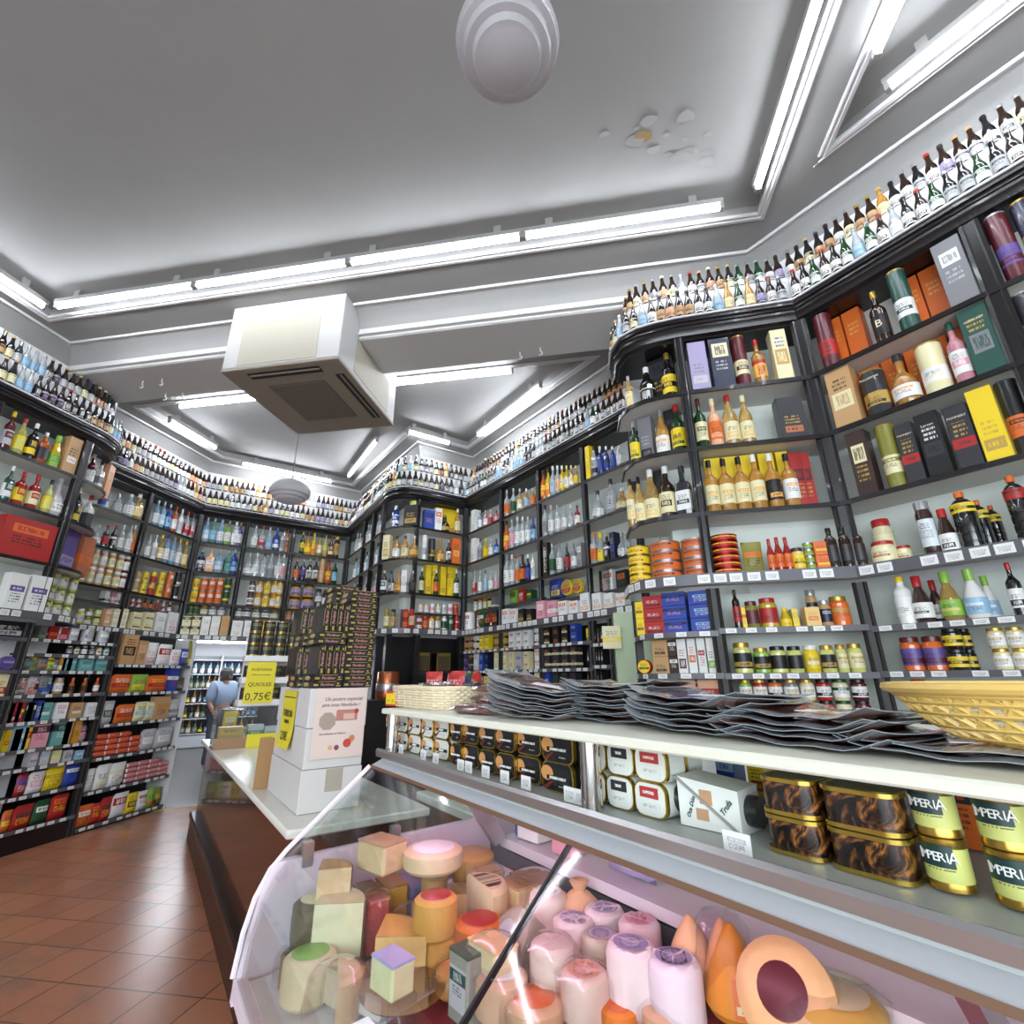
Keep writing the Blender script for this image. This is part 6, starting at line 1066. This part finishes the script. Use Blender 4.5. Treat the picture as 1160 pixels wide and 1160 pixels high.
def salami_bag(px, dd, z, L, r, lk, n, rz=0):
    u = RT.u(px, 700, z, dd); c = RT.at(u, dd); o = empty('salami_bag', lk, 'bag', (c.x, c.y, z), RT.rz + rz, 'clear bags of salami')
    m = P('salami', '6e2b26', .4, var=.35, bscale=70)
    for k in range(n):
        mb = MB().lathe([(0, -L / 2), (r * .5, -L / 2 + .004), (r, -L / 2 + .02), (r, L / 2 - .02), (r * .5, L / 2 - .004), (0, L / 2)], 12); mb.v = [(q, x + (k - n / 2 + .5) * r * 2, y + r) for x, y, q in mb.v]; mb.build('salami', m, o)
    rn = random.Random(px); mb = MB().lathe([(.2 * r, -L * .62), (r * 1.2, -L * .5), (r * 1.35, -L * .2), (r * 1.3, L * .2), (r * 1.2, L * .5), (.9 * r, L * .66)], 12); mb.v = [(q, (x * n) * rn.uniform(.95, 1.12), max(0.0, (y + r * 1.1)) * rn.uniform(.95, 1.15)) for x, y, q in mb.v]; mb.build('clear_film', CLEAR, o)
salami_bag(495, .13, ZTOP + .045, .17, .014, 'clear bag of dark salami lying on the wicker basket', 1)
salami_bag(540, .05, ZTOP + .002, .15, .010, 'clear bag of thin salami on the shelf, lowest', 3, .15); salami_bag(552, .09, ZTOP + .024, .15, .010, 'clear bag of thin salami resting on the lowest one', 3, -.2); salami_bag(560, .16, ZTOP + .05, .13, .010, 'clear bag of salami topmost before the vacuum packs', 2, .4)
o = onshelf('x', 530, .12, .06, .012, .03, 'dg', 'gy', 'bk', ZTOP + .068, 'black plastic tray end on the wicker basket', 'tray')
u = RT.u(445, 700, 1.39, .03); c = RT.at(u, .03); o = empty('price_card', 'red card with two yellow price stickers leaning at the shelf end', 'sign', (c.x, c.y, ZTOP), RT.rz + .1)
MB().box(-.05, .05, -.001, .001, 0, .05).build('card', P('card_red', 'c23a26', .5), o, smooth=False)
for k, x in enumerate((-.03, .005)): MB().box(x - .016, x + .016, -.003, -.001, .006, .042).build('yellow_sticker', pack('ye', 'ye', 'dg'), o, smooth=False)
# ================================================================= wooden service counter
S1, S2 = -6.3, -2.46
cb = empty('service_counter', 'long dark wooden service counter with pale marble top', 'counter', (*sd((S1 + S2) / 2, .9), 0), RZ)
def K(mb, name, m, **k):
    mb.v = [(x - (S1 + S2) / 2, y - .9, z) for x, y, z in mb.v]; return mb.build(name, m, cb, **k)
MARB = P('marble', 'cfccc0', .25, var=.06, bscale=4, spec=.6)
WOOD = P('dark_wood_polished', '4a2114', .16, var=.35, bscale=3, coat=.5)
K(MB().prism([(S1 - .05, .58), (S2 + .04, .58), (S2 + .06, .62), (S2 + .06, 1.22), (S1 - .05, 1.22)], .84, .875), 'worktop', MARB, bevel=.006)
K(MB().box(S1, S2, .64, 1.18, .2, .84), 'front_panel', WOOD, smooth=False)
K(MB().box(S1 - .01, S2 + .01, .60, 1.19, 0, .18), 'skirting', P('wood_skirt', '2a1a15', .3), smooth=False)
K(MB().box(S1 - .012, S2 + .012, .585, 1.2, .18, .235), 'rail_moulding', P('wood_rail', '221613', .25), bevel=.012)
# second block of furniture behind, seen through the case glass
o = empty('back_counter', 'brown wooden cabinet with pale marble slab behind the case end', 'counter', (*sd(-2.1, 1.5), 0), RZ)
MB().box(-.5, .35, -.2, .25, 0, .86).build('cabinet', P('brown_wood', '7a4a2c', .45, var=.25, bscale=4), o, smooth=False); MB().box(-.55, .38, -.24, .28, .86, .90).build('slab', MARB, o, bevel=.005)
mb = MB(); 
o = empty('cheese_knife', 'dark cheese knife lying on the back marble slab', 'knife', (*sd(-1.95, 1.42), .901), RZ + .5)
MB().box(-.12, .02, -.012, .012, 0, .003).build('blade', STEEL, o, smooth=False); MB().box(.02, .12, -.011, .011, 0, .016).build('handle', P('knife_handle', '1c1a1c', .4), o, bevel=.004)
sc_ = empty('weighing_scale', 'black weighing scale standing between carton stack and cheese case', 'scale', (*sd(-2.08, 1.52), .9), RZ - .1)
MB().box(-.14, .14, -.13, .13, 0, .09).build('body', P('scale_black', '17171a', .35), sc_, bevel=.012); MB().box(-.13, .13, -.14, .1, .1, .112).build('weighing_plate', STEEL, sc_, bevel=.004); MB().box(-.13, .13, .1, .13, .09, .30).build('display_panel', P('scale_dark', '2a2a2e', .3), sc_, bevel=.008); MB().box(-.1, .1, .095, .1005, .2, .28).build('screen', P('screen_dark', '0b0c0e', .15), sc_, smooth=False)
# ---- white cartons with poster
A0, A1, B0_, B1_ = -3.31, -2.625, .665, .95
CARD = P('white_card', 'c9c6c2', .6, var=.04, bscale=5)
zs_ = [.876, 1.058, 1.236, 1.418]
for k in range(3):
    cx, cy = sd((A0 + A1) / 2, (B0_ + B1_) / 2); e = .004 * (k % 2)
    o = empty('shipping_carton', ('lowest', 'middle', 'topmost')[k] + ' white shipping carton of the stack under the black chocolate boxes', 'box', (cx, cy, zs_[k]), RZ, 'white cartons on the marble counter')
    w, d_, h = (A1 - A0) / 2, (B1_ - B0_) / 2, zs_[k + 1] - zs_[k] - .002
    MB().box(-w + e, w - e, -d_ + e, d_ - e, 0, h).build('box_body', CARD, o, bevel=.003); 
    if k == 0: MB().box(w - e, w - e + .001, -.03, .05, h * .45, h * .99).build('packing_tape', P('tape', 'a99f8e', .3), o, smooth=False)
cx, cy = sd(A1 + .002, (B0_ + B1_) / 2 + .01)
po = empty('poster', 'pale pink poster of holiday sweets taped to the white cartons', 'poster', (cx, cy, 1.10), RZ + PI / 2)
MB().box(-.125, .125, -.0025, -.001, 0, .315).build('sheet', P('poster_pink', 'd9c3b8', .5), po, smooth=False)
INK = P('ink_brown', '5a4a48', .6); put_text('Un postre especial', .026, INK, po, 0.01, -.003, .265, shear=.25, sx=.95); put_text('para estas Navidades !', .023, INK, po, .0, -.003, .238, shear=.25, sx=.9)
mb = MB(); mb.poly([(-.06 + .042 * math.cos(2 * PI * k / 8 + .4), -.0032, .165 + .042 * math.sin(2 * PI * k / 8 + .4)) for k in range(8)]); mb.build('box_picture', P('poster_taupe', 'a68f83', .6), po, smooth=False)
MB().box(-.02, .085, -.0034, -.0026, .165, .215).build('tin_picture', P('poster_rose', 'b5766a', .6), po, smooth=False); MB().box(.015, .07, -.004, -.0033, .17, .197).build('tin_picture', P('poster_sand', 'cfa893', .6), po, smooth=False); MB().poly([(.078 + .012 * math.cos(k), -.0042, .207 + .012 * math.sin(k)) for k in [i * PI / 6 for i in range(12)]]).build('bow_picture', P('poster_red', 'b03c2a', .6), po, smooth=False)
put_text('Especialidades de Mallorca', .012, INK, po, -.03, -.003, .108, shear=.25)
for x, z, r, cl_ in ((.045, .062, .02, 'c8462e'), (.066, .082, .015, 'cf7a4e'), (-.005, .045, .012, '8a3d52'), (-.035, .046, .011, 'd9a06a')): MB().poly([(x + r * math.cos(k * PI / 8), -.0034 - r * .01, z + r * math.sin(k * PI / 8)) for k in range(16)]).build('sweet_picture', P('sweet_' + cl_, cl_, .5), po, smooth=False)
cx, cy = sd(-3.02, B0_ - .002)
ys = empty('price_sign', 'tall yellow price sign taped on the aisle side of the cartons', 'sign', (cx, cy, 1.12), RZ)
mb = MB(); n = 10
for k in range(n): 
    z0, z1 = .28 * k / n, .28 * (k + 1) / n; q = lambda z: -.002 - .02 * max(0, (.12 - z) / .12) ** 2
    mb.poly([(-.15, q(z0), z0), (.15, q(z0), z0), (.15, q(z1), z1), (-.15, q(z1), z1)])
mb.build('sheet', P('sign_yellow', 'dccb1e', .5), ys); IB = P('ink_black', '1d1b17', .6)
put_text('TURRON', .05, IB, ys, .0, -.006, .165); put_text('BLANDO', .026, IB, ys, 0, -.006, .125); put_text('2,70€', .06, IB, ys, 0, -.0135, .055); MB().box(-.13, .13, -.0045, -.003, .245, .249).build('rule', IB, ys, smooth=False)
# ---- black chocolate boxes
PINK = P('ink_pink', 'd98c8c', .5); BOXB = P('choc_black', '161312', .35, coat=.3); GOLDP = P('choc_gold', 'a58f2e', .4)
bl, bt, bd = .145, .0305, .22
me_box = MB().box(-bl / 2, bl / 2, -bd / 2, bd / 2, 0, bt).mesh('box_body', BOXB, smooth=False, bevel=.001)
mb = MB(); mb.box(bl * .33, bl * .4, -bd / 2 - .0012, -bd / 2, bt * .5, bt * .75); mb.box(bl * .3, bl * .45, -bd / 2 - .0012, -bd / 2, bt * .2, bt * .35); mb.box(-bl * .45, -bl * .3, -bd / 2 - .0012, -bd / 2, bt * .3, bt * .6); mb.box(-bl * .3, bl * .3, -bd / 2 - .0012, -bd / 2, bt * .92, bt * .99); me_mark = mb.mesh('gold_print', GOLDP, smooth=False)
mb = MB(); mb.poly([(-bl / 2 - .0008, .05 * math.cos(2 * PI * k / 14), bt * .5 + bt * .36 * math.sin(2 * PI * k / 14)) for k in range(14)]); me_oval = mb.mesh('oval_picture', P('choc_oval', 'a8935a', .5), smooth=False)
me_txt = text_mesh('Perdiner', .019, PINK, shear=.2, depth=.0004)
def choc(s, d, z, up, label, tilt=0.):
    o = empty('chocolate_box', label, 'box', (*sd(s, d), z), RZ + PI / 2, 'black chocolate boxes on the cartons')
    k = []
    for nm, m in (('box_body', me_box), ('gold_print', me_mark), ('oval_picture', me_oval)): k.append(link(nm, m, o))
    t = link('lettering', me_txt, o, (0, -bd / 2 - .0008, bt * .48)); t.rotation_euler = (PI / 2, 0, 0); k.append(t)
    if up:
        o.rotation_euler = (0, -PI / 2, RZ + PI / 2); o.location.z = z + bl / 2; 
    return o
zc = 1.4185; sF = A1 - bd / 2 - .005
dl, dr = B0_ + .075, B0_ + .225
def dcol(n, z, d, sx, nm): 
    for k in range(n): choc(sx, d + .004 * math.sin(k * 2.1), z + k * bt * 1.01, False, 'flat black chocolate box, %s, %s' % ('topmost' if k == n - 1 and n > 1 else ORD[k] + ' from bottom', nm))
    return z + n * bt * 1.01
z = dcol(2, zc, dl, sF, 'under the lower upright boxes')
for k in range(4): choc(sF, dl - .055 + k * .034 + .034, z, True, 'upright black chocolate box, %s in the lower upright row' % ORD[k])
z = dcol(2, z + bl + .002, dl, sF, 'between the two upright rows')
for k in range(4): choc(sF, dl - .055 + k * .034 + .034, z, True, 'upright black chocolate box, %s in the upper upright row' % ORD[k])
zr = dcol(16, zc, dr, sF, 'tall pile facing the copper pot')
zb_ = dcol(18, zc, dl + .13, sF - .235, 'hindmost pile of the stack')
for k, s in enumerate((sF - .235,)): pass
z = dcol(2, zc, dl - .02, sF - .235, 'under the rear upright boxes')
for k in range(2): choc(sF - .235, dl - .075 + k * .034, z, True, 'upright black chocolate box, %s in the rear lower upright row' % ORD[k])
z = dcol(2, z + bl + .002, dl - .02, sF - .235, 'between the rear upright rows')
for k in range(2): choc(sF - .235, dl - .075 + k * .034, z, True, 'upright black chocolate box, %s in the rear upper upright row' % ORD[k])
# ---- counter display: acrylic box with cheeses, tins of olives, yellow 0,75 sign
P0 = sd_at(272, 846, .876); s_, d_ = P0
o = empty('display_stand', 'clear acrylic display stand with white tiers at the far end of the counter', 'display stand', (*sd(s_, d_ + .1), .876), RZ + PI / 2)
WID = .33
MB().box(-WID, WID, -.1, .16, 0, .012).build('base_tray', P('tray_card', '9a7450', .6), o); MB().box(-WID, WID, -.105, -.1, 0, .09).build('front_lip', P('tray_card', '9a7450', .6), o)
for s in (-1, 1): MB().box(s * WID - .004, s * WID + .004, -.1, .16, 0, .33).build('acrylic_side', thin('acrylic', 'eef2f4', .08), o)
MB().hexa([(-WID, -.1, .09), (WID, -.1, .09), (WID, -.096, .09), (-WID, -.096, .09)], [(-WID, -.03, .33), (WID, -.03, .33), (WID, -.026, .33), (-WID, -.026, .33)]).build('acrylic_front', thin('acrylic', 'eef2f4', .08), o); MB().box(-WID, WID, -.03, .16, .33, .336).build('acrylic_top', thin('acrylic', 'eef2f4', .08), o)
for k in range(3): MB().box(-WID * .55, WID * .98, -.02, .16, .345 + k * .2, .40 + k * .2).build('tier', WHITE, o, bevel=.004)
MB().box(-WID * .5, WID * .95, .15, .16, .336, .95).build('back_board', WHITE, o, smooth=False)
def onstand(kind, x, y, z, w, h, d, b_, l_, c_, lk, cat, grp):
    M4 = Matrix.Rotation(RZ + PI / 2, 3, 'Z'); v = M4 @ Vector((x, y, z)); q = put(kind, w, h, d, b_, l_, c_, (o.location.x + v.x, o.location.y + v.y, .876 + z), RZ + PI / 2, '', '', 'x', near=False); ITEMS.pop(); tag(q, lk, cat, grp)
for tr in range(3):
    for lay in range(1 if tr < 2 else 3):
        for c_ in range(4): onstand('c', -.11 + c_ * .118, .055, .401 + tr * .2 + lay * .112, .112, .108, .112, 'dg', 'ol', 'go', 'black tin with gold olives, %s across, %s' % (ORD[c_], ('first tier', 'second tier', ('top tier lowest', 'top tier middle', 'top tier uppermost')[lay])[min(tr, 2)]), 'tin', 'black olive tins on the display stand')
for k, (x, z, w, h, b_, l_, lk) in enumerate(((-.2, .013, .2, .08, 'ho', 'ye', 'lower yellow boxed cheese on the display tray'), (-.2, .094, .2, .08, 'ho', 'ye', 'upper yellow boxed cheese on the display tray'), (.0, .013, .13, .17, 'wh', 'lm', 'tall white tub of fresh cheese on the display tray'), (.13, .013, .11, .15, 'wh', 'lg', 'shorter white tub of fresh cheese on the display tray'), (.25, .013, .12, .13, 'bl', 'wh', 'blue wrapped cheese on the display tray'))):
    onstand('x', x, -.06, z, w, h, .1, b_, l_, '-', lk, 'cheese', 'cheeses on the display tray')
def sign(x, y, z, w, h, lines, label, lean=0.):
    M4 = Matrix.Rotation(RZ + PI / 2, 3, 'Z'); v = M4 @ Vector((x, y, z)); g = empty('price_sign', label, 'sign', (o.location.x + v.x, o.location.y + v.y, .876 + z), RZ + PI / 2)
    MB().box(-w / 2, w / 2, -.001, .001, 0, h).build('sheet', P('sign_yellow', 'dccb1e', .5), g, smooth=False)
    for t, sz, zz in lines: put_text(t, sz, IB, g, 0, -.002, zz)
sign(-.02, -.035, .37, .25, .37, (('ACEITUNAS', .034, .30), ('rellenas de anchoa', .022, .255), ('QUIOLEE', .05, .165), ('0,75€', .095, .055)), 'yellow 0,75 price sign hung across the display stand')
sign(.09, -.112, .0, .33, .11, (('quesitos', .03, .075), ('0,95 €', .035, .03)), 'small yellow price sign on the display tray')
# monitor, cardboard piece, leaflet holder
P1 = sd_at(306, 838, .876); m_ = empty('monitor', 'thin black monitor standing behind the display stand', 'monitor', (*sd(P1[0], P1[1]), .876), RZ + PI / 2 - .7)
MB().box(-.17, .17, -.012, .012, .08, .46).build('screen_panel', P('monitor_black', '0f0f11', .25), m_, bevel=.004); MB().box(-.025, .025, 0, .03, .0, .2).build('stand', P('monitor_black', '0f0f11', .25), m_); MB().box(-.1, .1, -.06, .08, 0, .012).build('foot', P('monitor_black', '0f0f11', .25), m_, bevel=.003)
P2 = sd_at(318, 890, .876); o2 = tag(MB().box(-.004, .004, -.12, .12, 0, .26).build('cardboard_sheet', P('cardboard', 'a3794a', .7), loc=(*sd(-3.36, .72), .876), rz=RZ, smooth=False), 'brown cardboard sheet leaning on the white cartons', 'cardboard')
P3 = sd_at(240, 835, .876); lh = empty('leaflet_holder', 'leaflet holder with yellow and white leaflets at the counter tip', 'leaflet holder', (*sd(P3[0] + .1, P3[1] + .12), .876), RZ + PI / 2 + .3)
MB().box(-.08, .08, -.03, .03, 0, .28).build('holder', P('holder_dark', '3c3a3e', .4), lh, bevel=.004); MB().box(-.07, .07, -.036, -.031, .04, .26).build('leaflet', pack('ye', 'wh', 'bl'), lh, smooth=False)
# ---- dark niche: framed cases and copper pot
RB = RUN['BR']
for k, px in enumerate((478, 502)):
    u = RB.u(px, 700, 1.55, .12); c = RB.at(u, .12); o = empty('framed_case', 'gold-framed dark display case in the niche, %s the copper pot' % ('nearer' if k == 0 else 'farther from'), 'display case', (c.x, c.y, 1.05), RB.rz)
    w = .2; MB().box(-w / 2, w / 2, 0, .14, 0, .72).build('case_body', P('case_brown_black', '15110f', .2, coat=.3), o, smooth=False)
    mb = MB(); mb.box(-w / 2, -w / 2 + .018, -.006, .0, 0, .72); mb.box(w / 2 - .008, w / 2, -.006, 0, 0, .72); mb.box(-w / 2, w / 2, -.006, 0, .68, .72); mb.build('gold_frame', P('frame_gold', '8a7432', .35, metal=.6), o, smooth=False); MB().box(-w / 2 + .02, w / 2 - .01, -.003, 0, .5, .68).build('inner_print', P('print_brown', '4a3c22', .5), o, smooth=False); MB().box(-.035, .035, -.005, -.001, .27, .35).build('paper_tag', pack('wh', 'lg', 'dg'), o, smooth=False)
struct(MB().prism([tuple(RB.at(-.35, .30)), tuple(RB.at(1.0, .30)), tuple(RB.at(1.0, .34)), tuple(RB.at(-.35, .34))], 0, 1.97).build('trim_niche', P('niche_black', '141214', .5), smooth=False))
for k, px in enumerate((437, 470, 521)):
    u = RB.u(px, 700, 1.5, .03); c = RB.at(u, .03); tag(MB().box(-.035, .035, -.03, .05, 0, 1.975).build('niche_post', BLACK, loc=(c.x, c.y, 0), rz=RB.rz, smooth=False), ('black post of the dark niche beside the rounded corner', 'black post of the dark niche between copper pot and framed cases', 'black post of the dark niche beside the biscuit boxes')[k], 'post', 'posts of the dark niche')
u = RB.u(440, 700, 1.4, -.05); c = RB.at(u, -.05); tag(MB().box(-.3, .55, -.2, .3, 0, 1.22).build('low_cabinet', P('niche_black', '141214', .5), loc=(*RB.at(u + .0, .02), 0), rz=RB.rz, smooth=False), 'black low cabinet under the copper pot in the niche', 'cabinet')
o = empty('copper_pot', 'copper pot with silver band standing in the dark niche', 'pot', (c.x, c.y, 1.221), 0)
MB().lathe([(0, 0), (.13, 0), (.14, .04), (.14, .1)], 28).build('lower_body', tin('co'), o); MB().lathe([(.141, .1), (.143, .12), (.143, .17), (.14, .18)], 28).build('silver_band', tin('si'), o); MB().lathe([(.138, .18), (.13, .3), (.125, .31), (.1, .315), (0, .315)], 28).build('upper_body', tin('co'), o)
# paper box on the green pier
p = at_z(693, 722, 1.75); t_ = 1.685 * U / p.y; p = CAM + (p - CAM) * t_; o = tag(MB().box(-.075, .075, -.02, .02, -.09, .09).build('wall_notice', pack('cr', 'ye', 'gy'), loc=(p.x, p.y, p.z), smooth=False), 'cream and yellow notice fixed to the green pier', 'notice')
# ================================================================= room beyond the doorway
WB = P('back_room_white', 'c9cacc', .6)
def abw(name, a0, b0, a1, b1, z0, z1, m=WB): return struct(MB().prism([ab(a0, b0), ab(a1, b0), ab(a1, b1), ab(a0, b1)], z0, z1).build(name, m, smooth=False))
abw('wall_back_room_rear', -3.5, 15.0, 6, 15.1, 0, 2.36); abw('wall_back_room_left', -3.5, TH + 1.3, -3.4, 15, 0, 2.36); abw('wall_back_room_right', 5.9, 8.8, 6, 15, 0, 2.36); abw('ceiling_back_room', -3.5, 8.75, 6, 15.1, 2.36, 2.42)
for k, (a0, b, t) in enumerate(((.5, 10.2, 'first'), (.7, 11.2, 'second'), (.9, 12.4, 'third'), (.4, 13.4, 'fourth'), (2.4, 11.8, 'fifth'))): p, q = ab(a0, b), ab(a0 + 1.8, b); tube_light(p, q, 2.27, 'fluorescent tube in the next room, %s from the doorway' % t, 'fluorescent tubes in the next room')
rk = empty('wine_rack', 'white metal wine rack with five shelves seen through the doorway', 'shelving', (*ab(2.1, 14.2), 0), PI / 4)
for k in range(6): MB().box(-2.2, 2.2, -.25, .25, .28 + k * .32, .30 + k * .32).build('shelf', P('rack_white', 'b9bbbf', .4), rk)
for x in (-2.2, -.7, .7, 2.17): MB().box(x, x + .03, -.25, .25, 0, 2.0).build('upright', P('rack_white', 'b9bbbf', .4), rk, smooth=False)
MB().box(-2.2, 2.2, .25, .27, 0, 2.0).build('back_sheet', P('rack_grey', '6a6c72', .5), rk, smooth=False); MB().box(-2.2, 2.2, -.26, -.25, 0.02, .26).build('kick_plate', P('rack_white', 'b9bbbf', .4), rk, smooth=False)
rnd = random.Random(12)
for k in range(5):
    x = -1.35; j = 0
    while x < 1.3:
        cb = rnd.choice([('bk', 'wh', 'rd'), ('bk', 'ye', 'bk'), ('dk', 'cr', 'go'), ('bk', 'lb', 'bl'), ('am', 'wh', 'go')]) if k < 4 else ('lb', 'wh', 'bl'); wp = ab(2.1 + x, 14.2 - .12)
        q = put('w', .085, .285, .085, *cb, (*wp, .30 + k * .32), PI / 4, '', '', 'x', near=False); ITEMS.pop(); nm = ['lowest', 'second', 'third', 'fourth', 'top'][k]; tag(q, 'wine bottle in the next room, %s along on the %s rack shelf' % (ORD[j], nm), 'bottle', 'wine bottles on the rack beyond the doorway'); x += .118 if k < 4 else .15; j += 1
# glazed fridge
fg = empty('glass_door_fridge', 'tall glowing glass-fronted fridge beyond the doorway', 'fridge', (*ab(2.5, 11.0), 0), PI / 4 - .6)
MB().box(-.4, .4, .02, .6, 0, .4).build('base', WHITE, fg); MB().box(-.4, .4, .55, .6, .4, 2.1).build('back', P('fridge_inner', 'b9d6d2', .4), fg); MB().box(-.42, -.38, 0, .6, .4, 2.1).build('side', STEEL, fg, smooth=False); MB().box(.38, .42, 0, .6, .4, 2.1).build('side', STEEL, fg, smooth=False); MB().box(-.42, .42, 0, .6, 2.05, 2.15).build('top', WHITE, fg)
for k in range(3): MB().box(-.38, .38, .08, .54, .8 + k * .4, .815 + k * .4).build('shelf', P('fridge_inner', 'b9d6d2', .4), fg)
MB().box(-.38, .38, 0, .008, .4, 2.05).build('glass_door', thin('fridge_glass', 'd4efe9', .05), fg, smooth=False); MB().box(-.36, -.33, .03, .06, .45, 2.0).build('inner_lamp', emis('fridge_lamp', 'd9fff4', 4.), fg)
for k in range(3):
    for j in range(4):
        M4 = Matrix.Rotation(PI / 4 - .6, 3, 'Z'); v = M4 @ Vector((-.25 + j * .16, .3, 0)); q = put('x', .1, .16, .08, ('ol', 'wh', 'lm', 'oc')[(j + k) % 4], 'wh', 'dg', (fg.location.x + v.x, fg.location.y + v.y, .816 + k * .4), PI / 4 - .6, '', '', 'x', near=False); ITEMS.pop(); tag(q, 'small pack in the fridge, %s along on its %s shelf' % (ORD[j], ('lower', 'middle', 'upper')[k]), 'packet', 'packs in the fridge')
# customer in pale blue
def person():
    c = CAM + ray(252, 790) / FOC * 8.6; px_, py_ = c.x, c.y; h = 1.66
    o = empty('person', 'person in a pale blue shirt standing beyond the counter, turned away', 'person', (px_, py_, 0), PI / 4 + .5)
    J = {'pelvis': (0, 0, .93), 'chest': (0, .02, 1.22), 'neck': (0, .02, 1.40), 'head': (0, -.01, 1.48), 'top': (0, 0, 1.6), 'shl': (-.17, .02, 1.35), 'ell': (-.23, .0, 1.08), 'hal': (-.2, -.15, .9), 'fil': (-.19, -.2, .84), 'shr': (.17, .02, 1.35), 'elr': (.23, 0, 1.08), 'har': (.2, -.15, .9), 'fir': (.19, -.2, .84), 'hil': (-.09, 0, .88), 'knl': (-.1, -.02, .48), 'anl': (-.1, .03, .08), 'tol': (-.1, -.12, .03), 'hir': (.09, 0, .88), 'knr': (.1, -.02, .48), 'anr': (.1, .03, .08), 'tor': (.1, -.12, .03)}
    RAD = {'pelvis': .14, 'chest': .145, 'neck': .055, 'head': .085, 'top': .07, 'shl': .065, 'ell': .045, 'hal': .03, 'fil': .02, 'hil': .09, 'knl': .06, 'anl': .04, 'tol': .035}
    E_ = [('pelvis', 'chest'), ('chest', 'neck'), ('neck', 'head'), ('head', 'top'), ('chest', 'shl'), ('shl', 'ell'), ('ell', 'hal'), ('hal', 'fil'), ('chest', 'shr'), ('shr', 'elr'), ('elr', 'har'), ('har', 'fir'), ('pelvis', 'hil'), ('hil', 'knl'), ('knl', 'anl'), ('anl', 'tol'), ('pelvis', 'hir'), ('hir', 'knr'), ('knr', 'anr'), ('anr', 'tor')]
    def grow(names, grow_, m, nm):
        ks = list(names); me = bpy.data.meshes.new(nm); me.from_pydata([J[k] for k in ks], [(ks.index(a), ks.index(b)) for a, b in E_ if a in ks and b in ks], []); q = link(nm, me, o); q.modifiers.new('skin', 'SKIN'); q.modifiers.new('sub', 'SUBSURF').levels = 2
        q.modifiers['sub'].render_levels = 2
        for k, sv in zip(ks, me.skin_vertices[0].data): r = RAD.get(k, RAD.get(k[:2] + 'l', .05)) + grow_; sv.radius = (r, r)
        me.skin_vertices[0].data[0].use_root = True
        dg = bpy.context.evaluated_depsgraph_get(); me2 = bpy.data.meshes.new_from_object(q.evaluated_get(dg)); me2.materials.clear(); me2.materials.append(m); me2.name = nm
        for f in me2.polygons: f.use_smooth = True
        q.modifiers.clear(); q.data = me2; bpy.data.meshes.remove(me); return q
    grow(J.keys(), 0, P('skin', 'b98a70', .5), 'body'); grow(['pelvis', 'chest', 'shl', 'shr', 'ell', 'elr'], .042, P('shirt_blue', '9fb4d2', .7), 'shirt'); grow(['pelvis', 'hil', 'knl', 'anl', 'hir', 'knr', 'anr'], .022, P('trousers_grey', '50545c', .7), 'trousers')
    MB().lathe([(0, 1.66), (.06, 1.65), (.1, 1.60), (.105, 1.52), (.09, 1.45), (.05, 1.43)], 18).build('hair', P('hair_grey', '4d4846', .7), o)
    mb = MB(); mb.lathe([(0, 1.475), (.012, 1.48), (.016, 1.5), (.008, 1.53), (0, 1.535)], 8, cx=0, cy=-.1)
    for s in (-1, 1): mb.lathe([(0, 1.515), (.008, 1.52), (.01, 1.528), (0, 1.536)], 8, cx=s * .032, cy=-.088); mb.lathe([(0, 1.47), (.012, 1.48), (.016, 1.51), (0, 1.54)], 8, cx=s * .095, cy=.0)
    mb.build('face_features', P('skin_dark', '9a6c56', .5), o)
person()
# ================================================================= labels, camera, light
write_labels()
cam = bpy.data.cameras.new('camera'); co = bpy.data.objects.new('camera', cam); COL.objects.link(co); SC.camera = co
cam.sensor_width = 36; cam.lens = FOC / 1160 * 36; cam.clip_start = .02
X_, Y_, Z_ = _w(Vector((1, 0, 0))), _w(Vector((0, -1, 0))), _w(Vector((0, 0, -1)))
co.matrix_world = Matrix(((X_.x, Y_.x, Z_.x, 0), (X_.y, Y_.y, Z_.y, 0), (X_.z, Y_.z, Z_.z, CAMZ), (0, 0, 0, 1)))
wd = bpy.data.worlds.new('world'); SC.world = wd; wd.use_nodes = True; wd.node_tree.nodes['Background'].inputs[0].default_value = (.8, .88, 1, 1); wd.node_tree.nodes['Background'].inputs[1].default_value = .35
SC.view_settings.view_transform = 'Standard'; SC.view_settings.look = 'None'; SC.view_settings.gamma = 1; SC.view_settings.exposure = 1.88
SC.cycles.max_bounces = 8; SC.cycles.diffuse_bounces = 6; SC.cycles.transparent_max_bounces = 12; SC.cycles.use_denoising = True; SC.cycles.sample_clamp_indirect = 6
